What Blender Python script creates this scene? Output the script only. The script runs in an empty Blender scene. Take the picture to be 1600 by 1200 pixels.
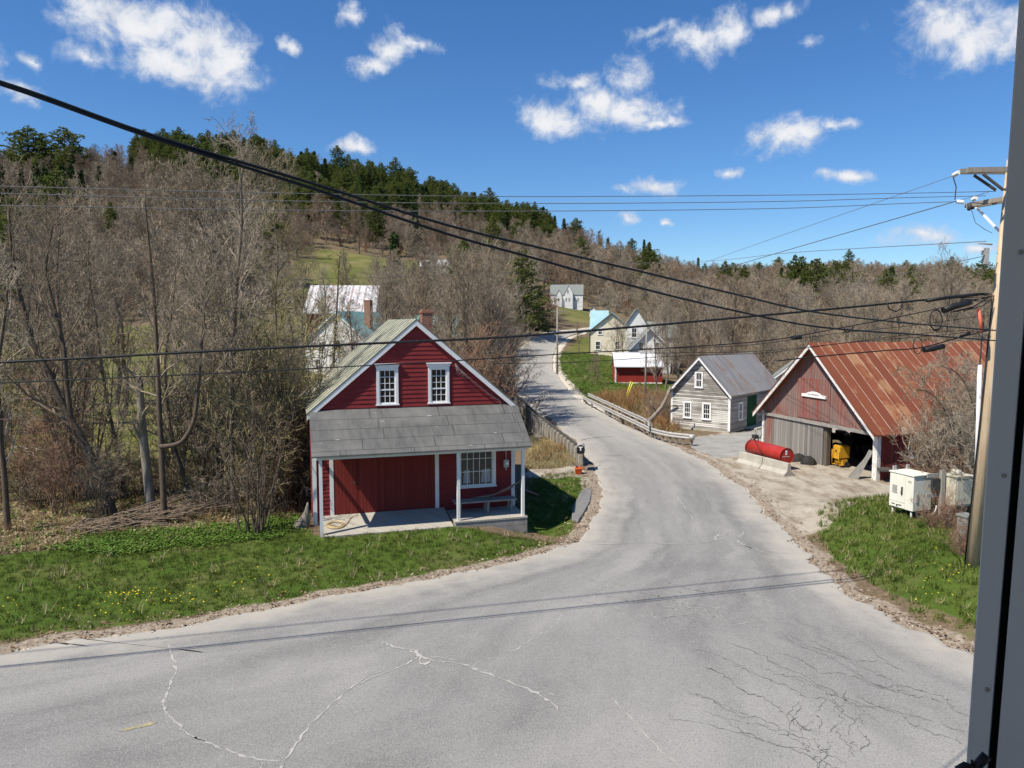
import bpy, bmesh, math, random
import numpy as np
from mathutils import Vector, Matrix

scene = bpy.context.scene
R = math.radians

# ------------------------------------------------------------------ camera, sky, sun, exposure
FPX, CX, CY, HOR = 1150.0, 800.0, 600.0, 505.0      # focal length and horizon of the photograph, in its 1600 px
CAMZ = 7.5
PITCH = math.atan((CY - HOR) / FPX)
cam_d = bpy.data.cameras.new("camera")
cam = bpy.data.objects.new("camera", cam_d)
scene.collection.objects.link(cam)
cam.location = (0, 0, CAMZ)
cam.rotation_euler = (math.pi / 2 - PITCH, 0, 0)
cam_d.sensor_width = 36
cam_d.lens = 36 * FPX / 1600
cam_d.clip_start = 0.05
cam_d.clip_end = 5000
scene.camera = cam

SHADOW_AZ = R(34)           # direction in which shadows run, measured from +x towards +y
SUN_EL = R(54)
sun_dir = Vector((-math.cos(SHADOW_AZ) * math.cos(SUN_EL), -math.sin(SHADOW_AZ) * math.cos(SUN_EL), math.sin(SUN_EL)))
sun_d = bpy.data.lights.new("sun", 'SUN')
sun_d.energy = 4.9
sun_d.angle = R(0.5)
sun_d.color = (1.0, 0.93, 0.81)
sun_o = bpy.data.objects.new("sun", sun_d)
sun_o.rotation_euler = (-sun_dir).to_track_quat('-Z', 'Y').to_euler()
sun_o.location = (0, 0, 60)
scene.collection.objects.link(sun_o)

scene.view_settings.view_transform = 'Standard'
scene.view_settings.look = 'None'
scene.view_settings.gamma = 1
scene.view_settings.exposure = 0.40
scene.cycles.max_bounces = 6
scene.cycles.diffuse_bounces = 3
scene.cycles.glossy_bounces = 2
scene.cycles.transparent_max_bounces = 6


def pix_dir(u, v):
    xc, yc = (u - CX) / FPX, (CY - v) / FPX
    return Vector((xc, math.cos(PITCH) + yc * math.sin(PITCH), -math.sin(PITCH) + yc * math.cos(PITCH)))


def W(u, v, y):
    d = pix_dir(u, v)
    return Vector((0, 0, CAMZ)) + d * (y / d.y)


def G(u, v, z=0.0):
    d = pix_dir(u, v)
    return Vector((0, 0, CAMZ)) + d * ((z - CAMZ) / d.z)


# ------------------------------------------------------------------ node helpers
def nd(nt, kind, **kw):
    n = nt.nodes.new(kind)
    for k, v in kw.items():
        setattr(n, k, v)
    return n


def math_(nt, op, a, b=None, c=None, clamp=False):
    n = nd(nt, 'ShaderNodeMath', operation=op, use_clamp=clamp)
    for i, x in enumerate((a, b, c)):
        if x is None:
            continue
        if isinstance(x, (int, float)):
            n.inputs[i].default_value = x
        else:
            nt.links.new(x, n.inputs[i])
    return n.outputs[0]


def vmath(nt, op, a, b=None, c=None):
    n = nd(nt, 'ShaderNodeVectorMath', operation=op)
    for i, x in enumerate((a, b, c)):
        if x is None:
            continue
        if isinstance(x, (tuple, list)):
            n.inputs[i].default_value = x
        else:
            nt.links.new(x, n.inputs[i])
    return n.outputs['Value'] if op in ('LENGTH', 'DOT_PRODUCT', 'DISTANCE') else n.outputs['Vector']


def maprange(nt, x, a, b, c=0.0, d=1.0, smooth=False):
    n = nd(nt, 'ShaderNodeMapRange', interpolation_type='SMOOTHSTEP' if smooth else 'LINEAR')
    n.inputs['From Min'].default_value = a
    n.inputs['From Max'].default_value = b
    n.inputs['To Min'].default_value = c
    n.inputs['To Max'].default_value = d
    nt.links.new(x, n.inputs['Value'])
    return n.outputs['Result']


def noise(nt, vec, scale, detail=4, rough=0.55, dist=0.0):
    n = nd(nt, 'ShaderNodeTexNoise')
    n.inputs['Scale'].default_value = scale
    n.inputs['Detail'].default_value = detail
    n.inputs['Roughness'].default_value = rough
    n.inputs['Distortion'].default_value = dist
    if vec is not None:
        nt.links.new(vec, n.inputs['Vector'])
    return n.outputs['Fac']


def mix(nt, fac, a, b, blend='MIX'):
    n = nd(nt, 'ShaderNodeMix', data_type='RGBA', blend_type=blend)
    if isinstance(fac, (int, float)):
        n.inputs[0].default_value = fac
    else:
        nt.links.new(fac, n.inputs[0])
    for i, x in ((6, a), (7, b)):
        if isinstance(x, (tuple, list)):
            n.inputs[i].default_value = (*x[:3], 1)
        else:
            nt.links.new(x, n.inputs[i])
    return n.outputs[2]


# ------------------------------------------------------------------ sky with clouds (world)
world = bpy.data.worlds.new("World")
scene.world = world
world.use_nodes = True
wt = world.node_tree
wt.nodes.clear()
sky = nd(wt, 'ShaderNodeTexSky', sky_type='NISHITA', sun_disc=False)
sky.sun_elevation = SUN_EL
sky.sun_rotation = math.atan2(sun_dir.x, sun_dir.y)
sky.altitude = 300
sky.air_density = 1.0
sky.dust_density = 0.2
sky.ozone_density = 2.5
hs = nd(wt, 'ShaderNodeHueSaturation')
hs.inputs['Saturation'].default_value = 1.22
hs.inputs['Value'].default_value = 1.0
wt.links.new(sky.outputs[0], hs.inputs['Color'])
bg_sky = nd(wt, 'ShaderNodeBackground')
bg_sky.inputs['Strength'].default_value = 0.088
tint = mix(wt, 1.0, hs.outputs[0], (0.80, 0.97, 1.16), 'MULTIPLY')
wt.links.new(tint, bg_sky.inputs['Color'])
tc = nd(wt, 'ShaderNodeTexCoord')
dirv = vmath(wt, 'NORMALIZE', tc.outputs['Generated'])
sep = nd(wt, 'ShaderNodeSeparateXYZ')
wt.links.new(dirv, sep.inputs[0])
az = math_(wt, 'ARCTAN2', sep.outputs[0], sep.outputs[1])
el = math_(wt, 'ARCSINE', sep.outputs[2])
comb = nd(wt, 'ShaderNodeCombineXYZ')
wt.links.new(az, comb.inputs[0])
wt.links.new(el, comb.inputs[1])
warp_n = nd(wt, 'ShaderNodeTexNoise')
warp_n.inputs['Scale'].default_value = 9
warp_n.inputs['Detail'].default_value = 5
warp_n.inputs['Roughness'].default_value = 0.6
wt.links.new(comb.outputs[0], warp_n.inputs['Vector'])
wv = vmath(wt, 'SUBTRACT', warp_n.outputs['Color'], (0.5, 0.5, 0.5))
pv = vmath(wt, 'MULTIPLY_ADD', wv, (0.085, 0.060, 0), comb.outputs[0])
CLOUDS = [  # u, v, half width, half height, faintness
    (225, 35, 110, 42, 0.0), (190, 10, 90, 30, 0.15), (250, 95, 70, 34, 0.0), (352, 98, 52, 46, 0.0), (300, 70, 70, 40, 0.1), (130, 82, 58, 24, 0.28),
    (20, 130, 40, 24, 0.25), (40, 80, 30, 18, 0.5), (552, 15, 28, 20, 0.4),
    (582, 95, 40, 24, 0.12), (612, 70, 30, 32, 0.1), (648, 66, 40, 15, 0.25), (450, 67, 18, 13, 0.25), (548, 226, 36, 15, 0.15),
    (865, 185, 62, 32, 0.08), (930, 160, 70, 42, 0.15), (985, 170, 62, 30, 0.08), (900, 125, 60, 26, 0.4), (985, 115, 45, 40, 0.3), (1030, 185, 40, 14, 0.35),
    (1085, 60, 48, 36, 0.22), (1125, 52, 40, 42, 0.12), (1205, 15, 48, 22, 0.3), (1030, 45, 50, 20, 0.55), (1270, 55, 40, 16, 0.55),
    (1225, 220, 62, 28, 0.08), (1262, 208, 34, 22, 0.12), (1308, 199, 30, 11, 0.3), (1030, 288, 42, 17, 0.12), (965, 297, 34, 12, 0.35),
    (1136, 275, 18, 15, 0.4), (1320, 277, 50, 13, 0.12), (1438, 372, 66, 19, 0.0), (1545, 390, 40, 12, 0.3), (1490, 45, 90, 62, 0.22), (1550, 60, 70, 50, 0.2),
    (1480, 15, 100, 40, 0.35), (974, 347, 24, 11, 0.15), (1036, 346, 12, 9, 0.4), (-150, 60, 120, 50, 0.1), (1900, 160, 150, 50, 0.1), (-420, 180, 120, 40, 0.1), (2400, 60, 160, 70, 0.1)]
dmin = None
low = None
for (u, v, rx, ry, faint) in CLOUDS:
    d0, d1, d2 = pix_dir(u, v).normalized(), pix_dir(u + rx, v).normalized(), pix_dir(u, v - ry).normalized()
    a0, e0 = math.atan2(d0.x, d0.y), math.asin(d0.z)
    sx = 1.38 * math.hypot(math.atan2(d1.x, d1.y) - a0, math.asin(d1.z) - e0)
    sy = 1.36 * abs(math.asin(d2.z) - e0)
    q = vmath(wt, 'MULTIPLY_ADD', pv, (1 / sx, 1 / sy, 0), (-a0 / sx, -e0 / sy, 0))
    ln = vmath(wt, 'LENGTH', q)
    if faint:
        ln = math_(wt, 'ADD', ln, faint * 0.75)
    dmin = ln if dmin is None else math_(wt, 'MINIMUM', dmin, ln)
    # height inside the cloud that is nearest: greyer bases
n1 = noise(wt, comb.outputs[0], 22, 7, 0.66, 0.4)
n2 = noise(wt, comb.outputs[0], 60, 5, 0.6)
dens = math_(wt, 'SUBTRACT', 1.0, dmin)
dens = math_(wt, 'MULTIPLY_ADD', math_(wt, 'SUBTRACT', n1, 0.5), 1.9, dens)
dens = math_(wt, 'MULTIPLY_ADD', math_(wt, 'SUBTRACT', n2, 0.5), 0.55, dens)
alpha = maprange(wt, dens, 0.0, 0.80, 0, 0.97, True)
near = maprange(wt, dmin, 1.05, 1.5, 1, 0, True)
alpha = math_(wt, 'MULTIPLY', alpha, near)
shade = maprange(wt, dens, 0.25, 1.0, 0.0, 1.0, True)
ccol = mix(wt, shade, (0.60, 0.68, 0.82), (0.93, 0.93, 0.95))
n3 = noise(wt, comb.outputs[0], 30, 3, 0.5)
ccol = mix(wt, maprange(wt, n3, 0.5, 0.75, 0, 0.55), ccol, (0.62, 0.66, 0.74))
bg_cl = nd(wt, 'ShaderNodeBackground')
wt.links.new(ccol, bg_cl.inputs['Color'])
bg_cl.inputs['Strength'].default_value = 0.74
mx = nd(wt, 'ShaderNodeMixShader')
wt.links.new(alpha, mx.inputs[0])
wt.links.new(bg_sky.outputs[0], mx.inputs[1])
wt.links.new(bg_cl.outputs[0], mx.inputs[2])
wo = nd(wt, 'ShaderNodeOutputWorld')
wt.links.new(mx.outputs[0], wo.inputs[0])

# ------------------------------------------------------------------ object helpers
COL = scene.collection


def tag(o, label=None, cat=None, group=None, kind=None):
    if label:
        o['label'] = label
    if cat:
        o['category'] = cat
    if group:
        o['group'] = group
    if kind:
        o['kind'] = kind
    return o


def thing(name, label, cat, loc=(0, 0, 0), rz=0.0, group=None):
    o = bpy.data.objects.new(name, None)
    o.empty_display_size = 0.3
    COL.objects.link(o)
    o.location = loc
    o.rotation_euler = (0, 0, rz)
    return tag(o, label, cat, group)


class MB:
    """Collects shapes; build() links them as one mesh object."""

    def __init__(self):
        self.v, self.f, self.m, self.s = [], [], [], []

    def add(self, vs, fs, mi=0, smooth=False):
        k = len(self.v)
        self.v.extend(tuple(p) for p in vs)
        for f in fs:
            self.f.append([i + k for i in f])
            self.m.append(mi)
            self.s.append(smooth)
        return self

    def box(self, c, size, mi=0, rot=None, taper=None):
        hx, hy, hz = size[0] / 2, size[1] / 2, size[2] / 2
        vs = [Vector((sx * hx, sy * hy, sz * hz)) for sz in (-1, 1) for sy in (-1, 1) for sx in (-1, 1)]
        if taper:
            for p in vs:
                if p.z > 0:
                    p.x *= taper
                    p.y *= taper
        if rot is not None:
            vs = [rot @ p for p in vs]
        c = Vector(c)
        return self.add([p + c for p in vs], [(0, 2, 3, 1), (4, 5, 7, 6), (0, 1, 5, 4), (2, 6, 7, 3), (0, 4, 6, 2), (1, 3, 7, 5)], mi)

    def span(self, a, b, mi=0):
        a, b = Vector(a), Vector(b)
        return self.box((a + b) / 2, [abs(x) for x in (b - a)], mi)

    def beam(self, a, b, w, h, mi=0, up=(0, 0, 1)):
        """a square-section bar from a to b"""
        a, b = Vector(a), Vector(b)
        d = (b - a)
        L = d.length
        z = d.normalized()
        x = Vector(up).cross(z)
        if x.length < 1e-4:
            x = Vector((1, 0, 0)).cross(z)
        x.normalize()
        y = z.cross(x)
        rot = Matrix((x, y, z)).transposed()
        return self.box((a + b) / 2, (w, h, L), mi, rot)

    def quad(self, a, b, c, d, mi=0):
        return self.add([a, b, c, d], [(0, 1, 2, 3)], mi)

    def tube(self, pts, r, n=8, mi=0, caps=True, smooth=True):
        pts = [Vector(p) for p in pts]
        rs = r if isinstance(r, (list, tuple)) else [r] * len(pts)
        vs, fs = [], []
        ref = None
        for i, p in enumerate(pts):
            d = (pts[min(i + 1, len(pts) - 1)] - pts[max(i - 1, 0)])
            d = d.normalized() if d.length > 1e-9 else Vector((0, 0, 1))
            if ref is None:
                ref = Vector((0, 0, 1)) if abs(d.z) < 0.9 else Vector((1, 0, 0))
            x = ref - d * ref.dot(d)
            if x.length < 1e-5:
                x = Vector((0.3, 1, 0.2)) - d * d.dot(Vector((0.3, 1, 0.2)))
            x.normalize()
            ref = x
            y = d.cross(x)
            for k in range(n):
                a = 2 * math.pi * k / n
                vs.append(p + (x * math.cos(a) + y * math.sin(a)) * rs[i])
        for i in range(len(pts) - 1):
            for k in range(n):
                k2 = (k + 1) % n
                fs.append((i * n + k, i * n + k2, (i + 1) * n + k2, (i + 1) * n + k))
        self.add(vs, fs, mi, smooth)
        if caps:
            k0 = len(self.v) - len(vs)
            self.f.append([k0 + k for k in reversed(range(n))])
            self.f.append([k0 + (len(pts) - 1) * n + k for k in range(n)])
            self.m += [mi, mi]
            self.s += [False, False]
        return self

    def prism(self, poly, axis_a, axis_b, offset, depth_vec, mi=0):
        """polygon in the plane (axis_a, axis_b) through offset, pushed along depth_vec"""
        A, B, O, D = Vector(axis_a), Vector(axis_b), Vector(offset), Vector(depth_vec)
        n = len(poly)
        vs = [O + A * p[0] + B * p[1] for p in poly] + [O + A * p[0] + B * p[1] + D for p in poly]
        fs = [tuple(reversed(range(n))), tuple(range(n, 2 * n))] + [(i, (i + 1) % n, n + (i + 1) % n, n + i) for i in range(n)]
        return self.add(vs, fs, mi)

    def build(self, name, mats, parent=None, loc=None, bevel=0.0):
        me = bpy.data.meshes.new(name)
        me.from_pydata(self.v, [], self.f)
        for m in (mats if isinstance(mats, (list, tuple)) else [mats]):
            me.materials.append(m)
        me.polygons.foreach_set('material_index', self.m)
        me.polygons.foreach_set('use_smooth', self.s)
        bm = bmesh.new()
        bm.from_mesh(me)
        bmesh.ops.recalc_face_normals(bm, faces=bm.faces)
        bm.to_mesh(me)
        bm.free()
        o = bpy.data.objects.new(name, me)
        COL.objects.link(o)
        if parent is not None:
            o.parent = parent
        if loc is not None:
            o.location = loc
        if bevel:
            b = o.modifiers.new('bevel', 'BEVEL')
            b.width = bevel
            b.segments = 2
            b.limit_method = 'ANGLE'
        return o


def np_mesh(name, verts, quads, mats, smooth=False, tris=None, mat_idx=None):
    """mesh from arrays of vertices and quads (and triangles)"""
    me = bpy.data.meshes.new(name)
    verts = np.asarray(verts, dtype=np.float32)
    nq = 0 if quads is None else len(quads)
    ntr = 0 if tris is None else len(tris)
    me.vertices.add(len(verts))
    me.vertices.foreach_set('co', verts.ravel())
    loops = []
    if nq:
        loops.append(np.asarray(quads, dtype=np.int32).ravel())
    if ntr:
        loops.append(np.asarray(tris, dtype=np.int32).ravel())
    loops = np.concatenate(loops)
    me.loops.add(len(loops))
    me.loops.foreach_set('vertex_index', loops)
    me.polygons.add(nq + ntr)
    start = np.concatenate([np.arange(nq) * 4, nq * 4 + np.arange(ntr) * 3]).astype(np.int32)
    me.polygons.foreach_set('loop_start', start)
    for m in (mats if isinstance(mats, (list, tuple)) else [mats]):
        me.materials.append(m)
    if mat_idx is not None:
        me.polygons.foreach_set('material_index', np.asarray(mat_idx, dtype=np.int32))
    me.polygons.foreach_set('use_smooth', np.full(nq + ntr, smooth, dtype=bool))
    me.update(calc_edges=True)
    me.validate()
    return me


def link_mesh(name, me, parent=None, loc=(0, 0, 0), rz=0.0, scale=None):
    o = bpy.data.objects.new(name, me)
    COL.objects.link(o)
    o.parent = parent
    o.location = loc
    o.rotation_euler = (0, 0, rz)
    if scale is not None:
        o.scale = scale if isinstance(scale, tuple) else (scale,) * 3
    return o


# ------------------------------------------------------------------ materials
def new_mat(name, rough=0.8, spec=0.3, metallic=0.0):
    m = bpy.data.materials.new(name)
    m.use_nodes = True
    nt = m.node_tree
    b = nt.nodes['Principled BSDF']
    b.inputs['Roughness'].default_value = rough
    b.inputs['Specular IOR Level'].default_value = spec
    b.inputs['Metallic'].default_value = metallic
    return m, nt, b


def coord(nt, kind='Object', scale=None):
    t = nd(nt, 'ShaderNodeTexCoord')
    out = t.outputs[kind]
    if scale is not None:
        out = vmath(nt, 'MULTIPLY', out, scale)
    return out


def bump(nt, b, h, strength=0.3, dist=0.02):
    n = nd(nt, 'ShaderNodeBump')
    n.inputs['Strength'].default_value = strength
    n.inputs['Distance'].default_value = dist
    nt.links.new(h, n.inputs['Height'])
    nt.links.new(n.outputs[0], b.inputs['Normal'])


def mat_mottled(name, c1, c2, scale=4.0, rough=0.8, stretch=(1, 1, 1), spots=None, spot_scale=12, spot_amt=(0.6, 0.7), bump_s=0.15, spec=0.3, metallic=0.0, detail=6):
    """two tones mixed by noise, with optional spots of a third"""
    m, nt, b = new_mat(name, rough, spec, metallic)
    c = coord(nt, 'Object', stretch)
    f = noise(nt, c, scale, detail, 0.65)
    col = mix(nt, maprange(nt, f, 0.32, 0.68), c1, c2)
    if spots:
        s = noise(nt, c, spot_scale, 5, 0.6)
        col = mix(nt, maprange(nt, s, spot_amt[0], spot_amt[1]), col, spots)
    nt.links.new(col, b.inputs['Base Color'])
    if bump_s:
        bump(nt, b, noise(nt, c, scale * 5, 4, 0.6), bump_s, 0.01)
    return m


M = {}
M['red_paint'] = mat_mottled('red_clapboard_paint', (0.165, 0.016, 0.018), (0.235, 0.030, 0.030), 1.6, 0.75, (1.2, 1, 5), (0.06, 0.012, 0.012), 9, (0.62, 0.74))
M['red_door'] = mat_mottled('red_door_paint', (0.115, 0.014, 0.014), (0.185, 0.030, 0.026), 2.2, 0.7, (4, 4, 0.5), (0.075, 0.02, 0.016), 7, (0.6, 0.75))
M['white_paint'] = mat_mottled('white_house_paint', (0.70, 0.69, 0.67), (0.82, 0.81, 0.79), 3, 0.6, (1, 1, 0.5), (0.48, 0.46, 0.42), 14, (0.66, 0.76))
M['chipped_white'] = mat_mottled('chipped_white_paint', (0.62, 0.60, 0.56), (0.80, 0.78, 0.75), 3, 0.7, (1, 1, 0.4), (0.30, 0.26, 0.22), 10, (0.56, 0.66))
M['window_white'] = mat_mottled('window_white_paint', (0.74, 0.73, 0.71), (0.84, 0.83, 0.81), 6, 0.5, bump_s=0)
M['grey_wood'] = mat_mottled('weathered_grey_wood', (0.23, 0.215, 0.195), (0.36, 0.34, 0.305), 3, 0.9, (1.5, 9, 1), (0.15, 0.13, 0.11), 10, (0.6, 0.75), 0.3)
M['dark_wood'] = mat_mottled('dark_old_wood', (0.05, 0.045, 0.04), (0.10, 0.09, 0.08), 4, 0.9, (1, 6, 1))
M['concrete'] = mat_mottled('weathered_concrete', (0.33, 0.305, 0.255), (0.45, 0.42, 0.36), 2.2, 0.9, (1, 1, 1.5), (0.26, 0.23, 0.19), 6, (0.6, 0.75), 0.3)
M['galv'] = mat_mottled('galvanised_steel', (0.36, 0.35, 0.33), (0.52, 0.505, 0.475), 4, 0.6, (1, 1, 1), (0.27, 0.22, 0.17), 5, (0.62, 0.75), metallic=0.25, bump_s=0)
M['dark_metal'] = mat_mottled('dark_metal', (0.03, 0.03, 0.03), (0.06, 0.058, 0.055), 6, 0.5)
M['black_cable'] = mat_mottled('black_cable', (0.010, 0.010, 0.011), (0.022, 0.022, 0.022), 20, 0.5)
M['grey_cable'] = mat_mottled('bare_aluminium_cable', (0.10, 0.10, 0.10), (0.16, 0.16, 0.16), 20, 0.5)
M['pole_wood'] = mat_mottled('pale_pole_wood', (0.42, 0.30, 0.18), (0.60, 0.47, 0.32), 3, 0.85, (6, 6, 0.35), (0.24, 0.17, 0.11), 8, (0.6, 0.72), 0.3)
M['old_pole_wood'] = mat_mottled('grey_pole_wood', (0.22, 0.19, 0.155), (0.32, 0.285, 0.24), 3, 0.9, (6, 6, 0.35))
M['rubber'] = mat_mottled('black_rubber', (0.015, 0.015, 0.015), (0.035, 0.033, 0.03), 8, 0.8)
M['orange'] = mat_mottled('orange_plastic', (0.70, 0.10, 0.02), (0.78, 0.15, 0.03), 8, 0.5)
M['red_tank'] = mat_mottled('red_tank_paint', (0.33, 0.024, 0.018), (0.42, 0.04, 0.03), 2, 0.42, (1, 1, 1), (0.40, 0.06, 0.05), 8, (0.66, 0.8), 0.05)
M['yellow'] = mat_mottled('yellow_paint', (0.52, 0.27, 0.015), (0.60, 0.33, 0.03), 4, 0.5, spots=(0.30, 0.18, 0.03), spot_scale=7, spot_amt=(0.62, 0.75))
M['cabinet_cream'] = mat_mottled('cream_cabinet_paint', (0.70, 0.68, 0.57), (0.78, 0.76, 0.66), 1.5, 0.45, spots=(0.62, 0.59, 0.48), spot_scale=9, spot_amt=(0.6, 0.8), bump_s=0)
M['cabinet_grey'] = mat_mottled('grey_green_cabinet', (0.17, 0.18, 0.16), (0.30, 0.30, 0.27), 3, 0.7, spots=(0.12, 0.11, 0.09), spot_scale=6, spot_amt=(0.5, 0.62))
M['old_cream'] = mat_mottled('stained_cream_metal', (0.46, 0.42, 0.32), (0.66, 0.62, 0.50), 3, 0.6, (1, 1, 0.5), (0.26, 0.20, 0.13), 7, (0.55, 0.68))
M['green_door'] = mat_mottled('green_door_paint', (0.008, 0.050, 0.020), (0.012, 0.075, 0.03), 3, 0.6)
M['teal_roof'] = mat_mottled('teal_metal_roof', (0.16, 0.33, 0.32), (0.24, 0.42, 0.40), 0.8, 0.45, bump_s=0)
M['sky_blue_roof'] = mat_mottled('light_blue_metal_roof', (0.25, 0.42, 0.47), (0.33, 0.50, 0.54), 0.8, 0.45, bump_s=0)
M['grey_shingle'] = mat_mottled('grey_asphalt_shingles', (0.16, 0.18, 0.17), (0.25, 0.265, 0.25), 6, 0.95)
M['white_metal_roof'] = mat_mottled('white_metal_roof', (0.55, 0.56, 0.58), (0.70, 0.71, 0.72), 1.2, 0.5, (0.3, 2, 1), (0.40, 0.33, 0.30), 3, (0.58, 0.7))
M['far_white'] = mat_mottled('far_white_clapboard', (0.66, 0.65, 0.63), (0.78, 0.77, 0.75), 2, 0.7, (1, 1, 6))
M['cream_wall'] = mat_mottled('cream_stucco_wall', (0.66, 0.59, 0.45), (0.76, 0.69, 0.55), 1.5, 0.8)
M['shed_red'] = mat_mottled('shed_red_paint', (0.24, 0.022, 0.016), (0.30, 0.035, 0.024), 2, 0.7)
M['orange_pipe'] = mat_mottled('red_orange_conduit', (0.66, 0.13, 0.075), (0.74, 0.18, 0.11), 5, 0.5)
M['pvc'] = mat_mottled('white_plastic_guard', (0.60, 0.60, 0.60), (0.76, 0.76, 0.76), 3, 0.5, (1, 1, 0.6), (0.30, 0.28, 0.26), 5, (0.60, 0.68))
M['yellow_plastic'] = mat_mottled('yellow_guard_plastic', (0.72, 0.62, 0.06), (0.80, 0.70, 0.10), 5, 0.5)
M['porcelain'] = mat_mottled('pale_porcelain', (0.70, 0.71, 0.72), (0.82, 0.82, 0.82), 8, 0.25)
M['shade_white'] = mat_mottled('white_trim_paint', (0.80, 0.82, 0.85), (0.84, 0.86, 0.89), 2, 0.55, (1, 1, 0.2), bump_s=0.05)
M['hose'] = mat_mottled('tan_hose', (0.40, 0.30, 0.14), (0.5, 0.38, 0.2), 8, 0.6)
M['curtain'] = mat_mottled('pale_curtain', (0.30, 0.30, 0.30), (0.42, 0.42, 0.42), 3, 0.9, (6, 6, 0.4))


def mat_glass(name, c=(0.012, 0.014, 0.016), rough=0.06):
    m, nt, b = new_mat(name, rough, 0.5)
    b.inputs['Base Color'].default_value = (*c, 1)
    w = noise(nt, coord(nt), 3, 2, 0.5)
    bump(nt, b, w, 0.05, 0.02)
    return m


M['pane'] = mat_glass('dark_window_glass')
M['pane_grey'] = mat_glass('grey_window_glass', (0.035, 0.035, 0.033), 0.12)


def mat_brick(name):
    m, nt, b = new_mat(name, 0.9)
    c = coord(nt)
    # courses on both faces: use x+y as the running direction
    sp = nd(nt, 'ShaderNodeSeparateXYZ')
    nt.links.new(c, sp.inputs[0])
    cb = nd(nt, 'ShaderNodeCombineXYZ')
    nt.links.new(math_(nt, 'ADD', sp.outputs[0], sp.outputs[1]), cb.inputs[0])
    nt.links.new(sp.outputs[2], cb.inputs[1])
    br = nd(nt, 'ShaderNodeTexBrick')
    nt.links.new(cb.outputs[0], br.inputs['Vector'])
    br.inputs['Scale'].default_value = 1
    br.inputs['Brick Width'].default_value = 0.21
    br.inputs['Row Height'].default_value = 0.072
    br.inputs['Mortar Size'].default_value = 0.009
    br.inputs['Color1'].default_value = (0.22, 0.075, 0.038, 1)
    br.inputs['Color2'].default_value = (0.33, 0.125, 0.06, 1)
    br.inputs['Mortar'].default_value = (0.30, 0.25, 0.20, 1)
    col = mix(nt, maprange(nt, noise(nt, c, 5, 4), 0.55, 0.75), br.outputs['Color'], (0.10, 0.055, 0.04))
    nt.links.new(col, b.inputs['Base Color'])
    bump(nt, b, br.outputs['Fac'], -0.4, 0.01)
    return m


M['brick'] = mat_brick('old_chimney_brick')


def mat_planks(name, c1, c2, board=0.18, vertical=True, paint=None, paint_amt=(0.4, 0.6), dark=(0.02, 0.018, 0.016), rough=0.9, scale=1.0):
    """boards side by side along local x (or z), each with its own tone, grain and dark joints, and peeling paint"""
    m, nt, b = new_mat(name, rough, 0.2)
    c = coord(nt)
    sp = nd(nt, 'ShaderNodeSeparateXYZ')
    nt.links.new(c, sp.inputs[0])
    if vertical:
        run = math_(nt, 'ADD', sp.outputs[0], math_(nt, 'MULTIPLY', sp.outputs[1], 0.83))
    else:
        run = sp.outputs[2]
    k = math_(nt, 'DIVIDE', run, board)
    idx = math_(nt, 'FLOOR', k)
    fr = math_(nt, 'FRACT', k)
    wn = nd(nt, 'ShaderNodeTexWhiteNoise', noise_dimensions='1D')
    nt.links.new(idx, wn.inputs['W'])
    grain_scale = (9, 9, 0.55) if vertical else (0.6, 0.6, 10)
    gv = vmath(nt, 'MULTIPLY', c, grain_scale)
    off = nd(nt, 'ShaderNodeCombineXYZ')
    nt.links.new(math_(nt, 'MULTIPLY', wn.outputs['Value'], 37), off.inputs[2 if vertical else 0])
    gv = vmath(nt, 'ADD', gv, off.outputs[0])
    g = noise(nt, gv, 1.6 * scale, 6, 0.65)
    col = mix(nt, math_(nt, 'MULTIPLY_ADD', wn.outputs['Value'], 0.5, math_(nt, 'MULTIPLY', g, 0.6)), c1, c2)
    if paint:
        pn = noise(nt, gv, 0.9 * scale, 8, 0.7)
        big = noise(nt, c, 0.5, 3, 0.5)
        s = math_(nt, 'ADD', math_(nt, 'MULTIPLY', pn, 0.65), math_(nt, 'MULTIPLY_ADD', big, 0.35, math_(nt, 'MULTIPLY_ADD', wn.outputs['Value'], 0.12, -0.06)))
        col = mix(nt, maprange(nt, s, paint_amt[0], paint_amt[1]), col, paint)
    jl = math_(nt, 'GREATER_THAN', math_(nt, 'ABSOLUTE', math_(nt, 'SUBTRACT', fr, 0.5)), 0.46)
    col = mix(nt, math_(nt, 'MULTIPLY', jl, 0.75), col, dark)
    nt.links.new(col, b.inputs['Base Color'])
    hgt = math_(nt, 'MULTIPLY_ADD', jl, -1.0, math_(nt, 'MULTIPLY', g, 0.5))
    bump(nt, b, hgt, 0.4, 0.015)
    return m


M['barn_grey'] = mat_planks('barn_grey_planks', (0.10, 0.095, 0.085), (0.34, 0.32, 0.29), 0.21)
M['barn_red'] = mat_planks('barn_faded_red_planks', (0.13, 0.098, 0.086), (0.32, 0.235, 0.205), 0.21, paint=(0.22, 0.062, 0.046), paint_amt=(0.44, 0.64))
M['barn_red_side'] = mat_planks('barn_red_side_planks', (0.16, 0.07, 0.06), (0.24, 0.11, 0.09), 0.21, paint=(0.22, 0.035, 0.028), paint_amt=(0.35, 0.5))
M['inner_planks'] = mat_planks('barn_inner_planks', (0.10, 0.085, 0.065), (0.18, 0.15, 0.12), 0.2)
M['old_white_clap'] = mat_planks('peeling_white_clapboard', (0.17, 0.155, 0.14), (0.30, 0.28, 0.25), 0.125, False, paint=(0.62, 0.60, 0.55), paint_amt=(0.47, 0.58), dark=(0.10, 0.09, 0.08))
M['grey_clap'] = mat_planks('greyed_clapboard', (0.20, 0.19, 0.17), (0.34, 0.325, 0.30), 0.125, False, paint=(0.52, 0.51, 0.48), paint_amt=(0.5, 0.68), dark=(0.10, 0.09, 0.08))
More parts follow.
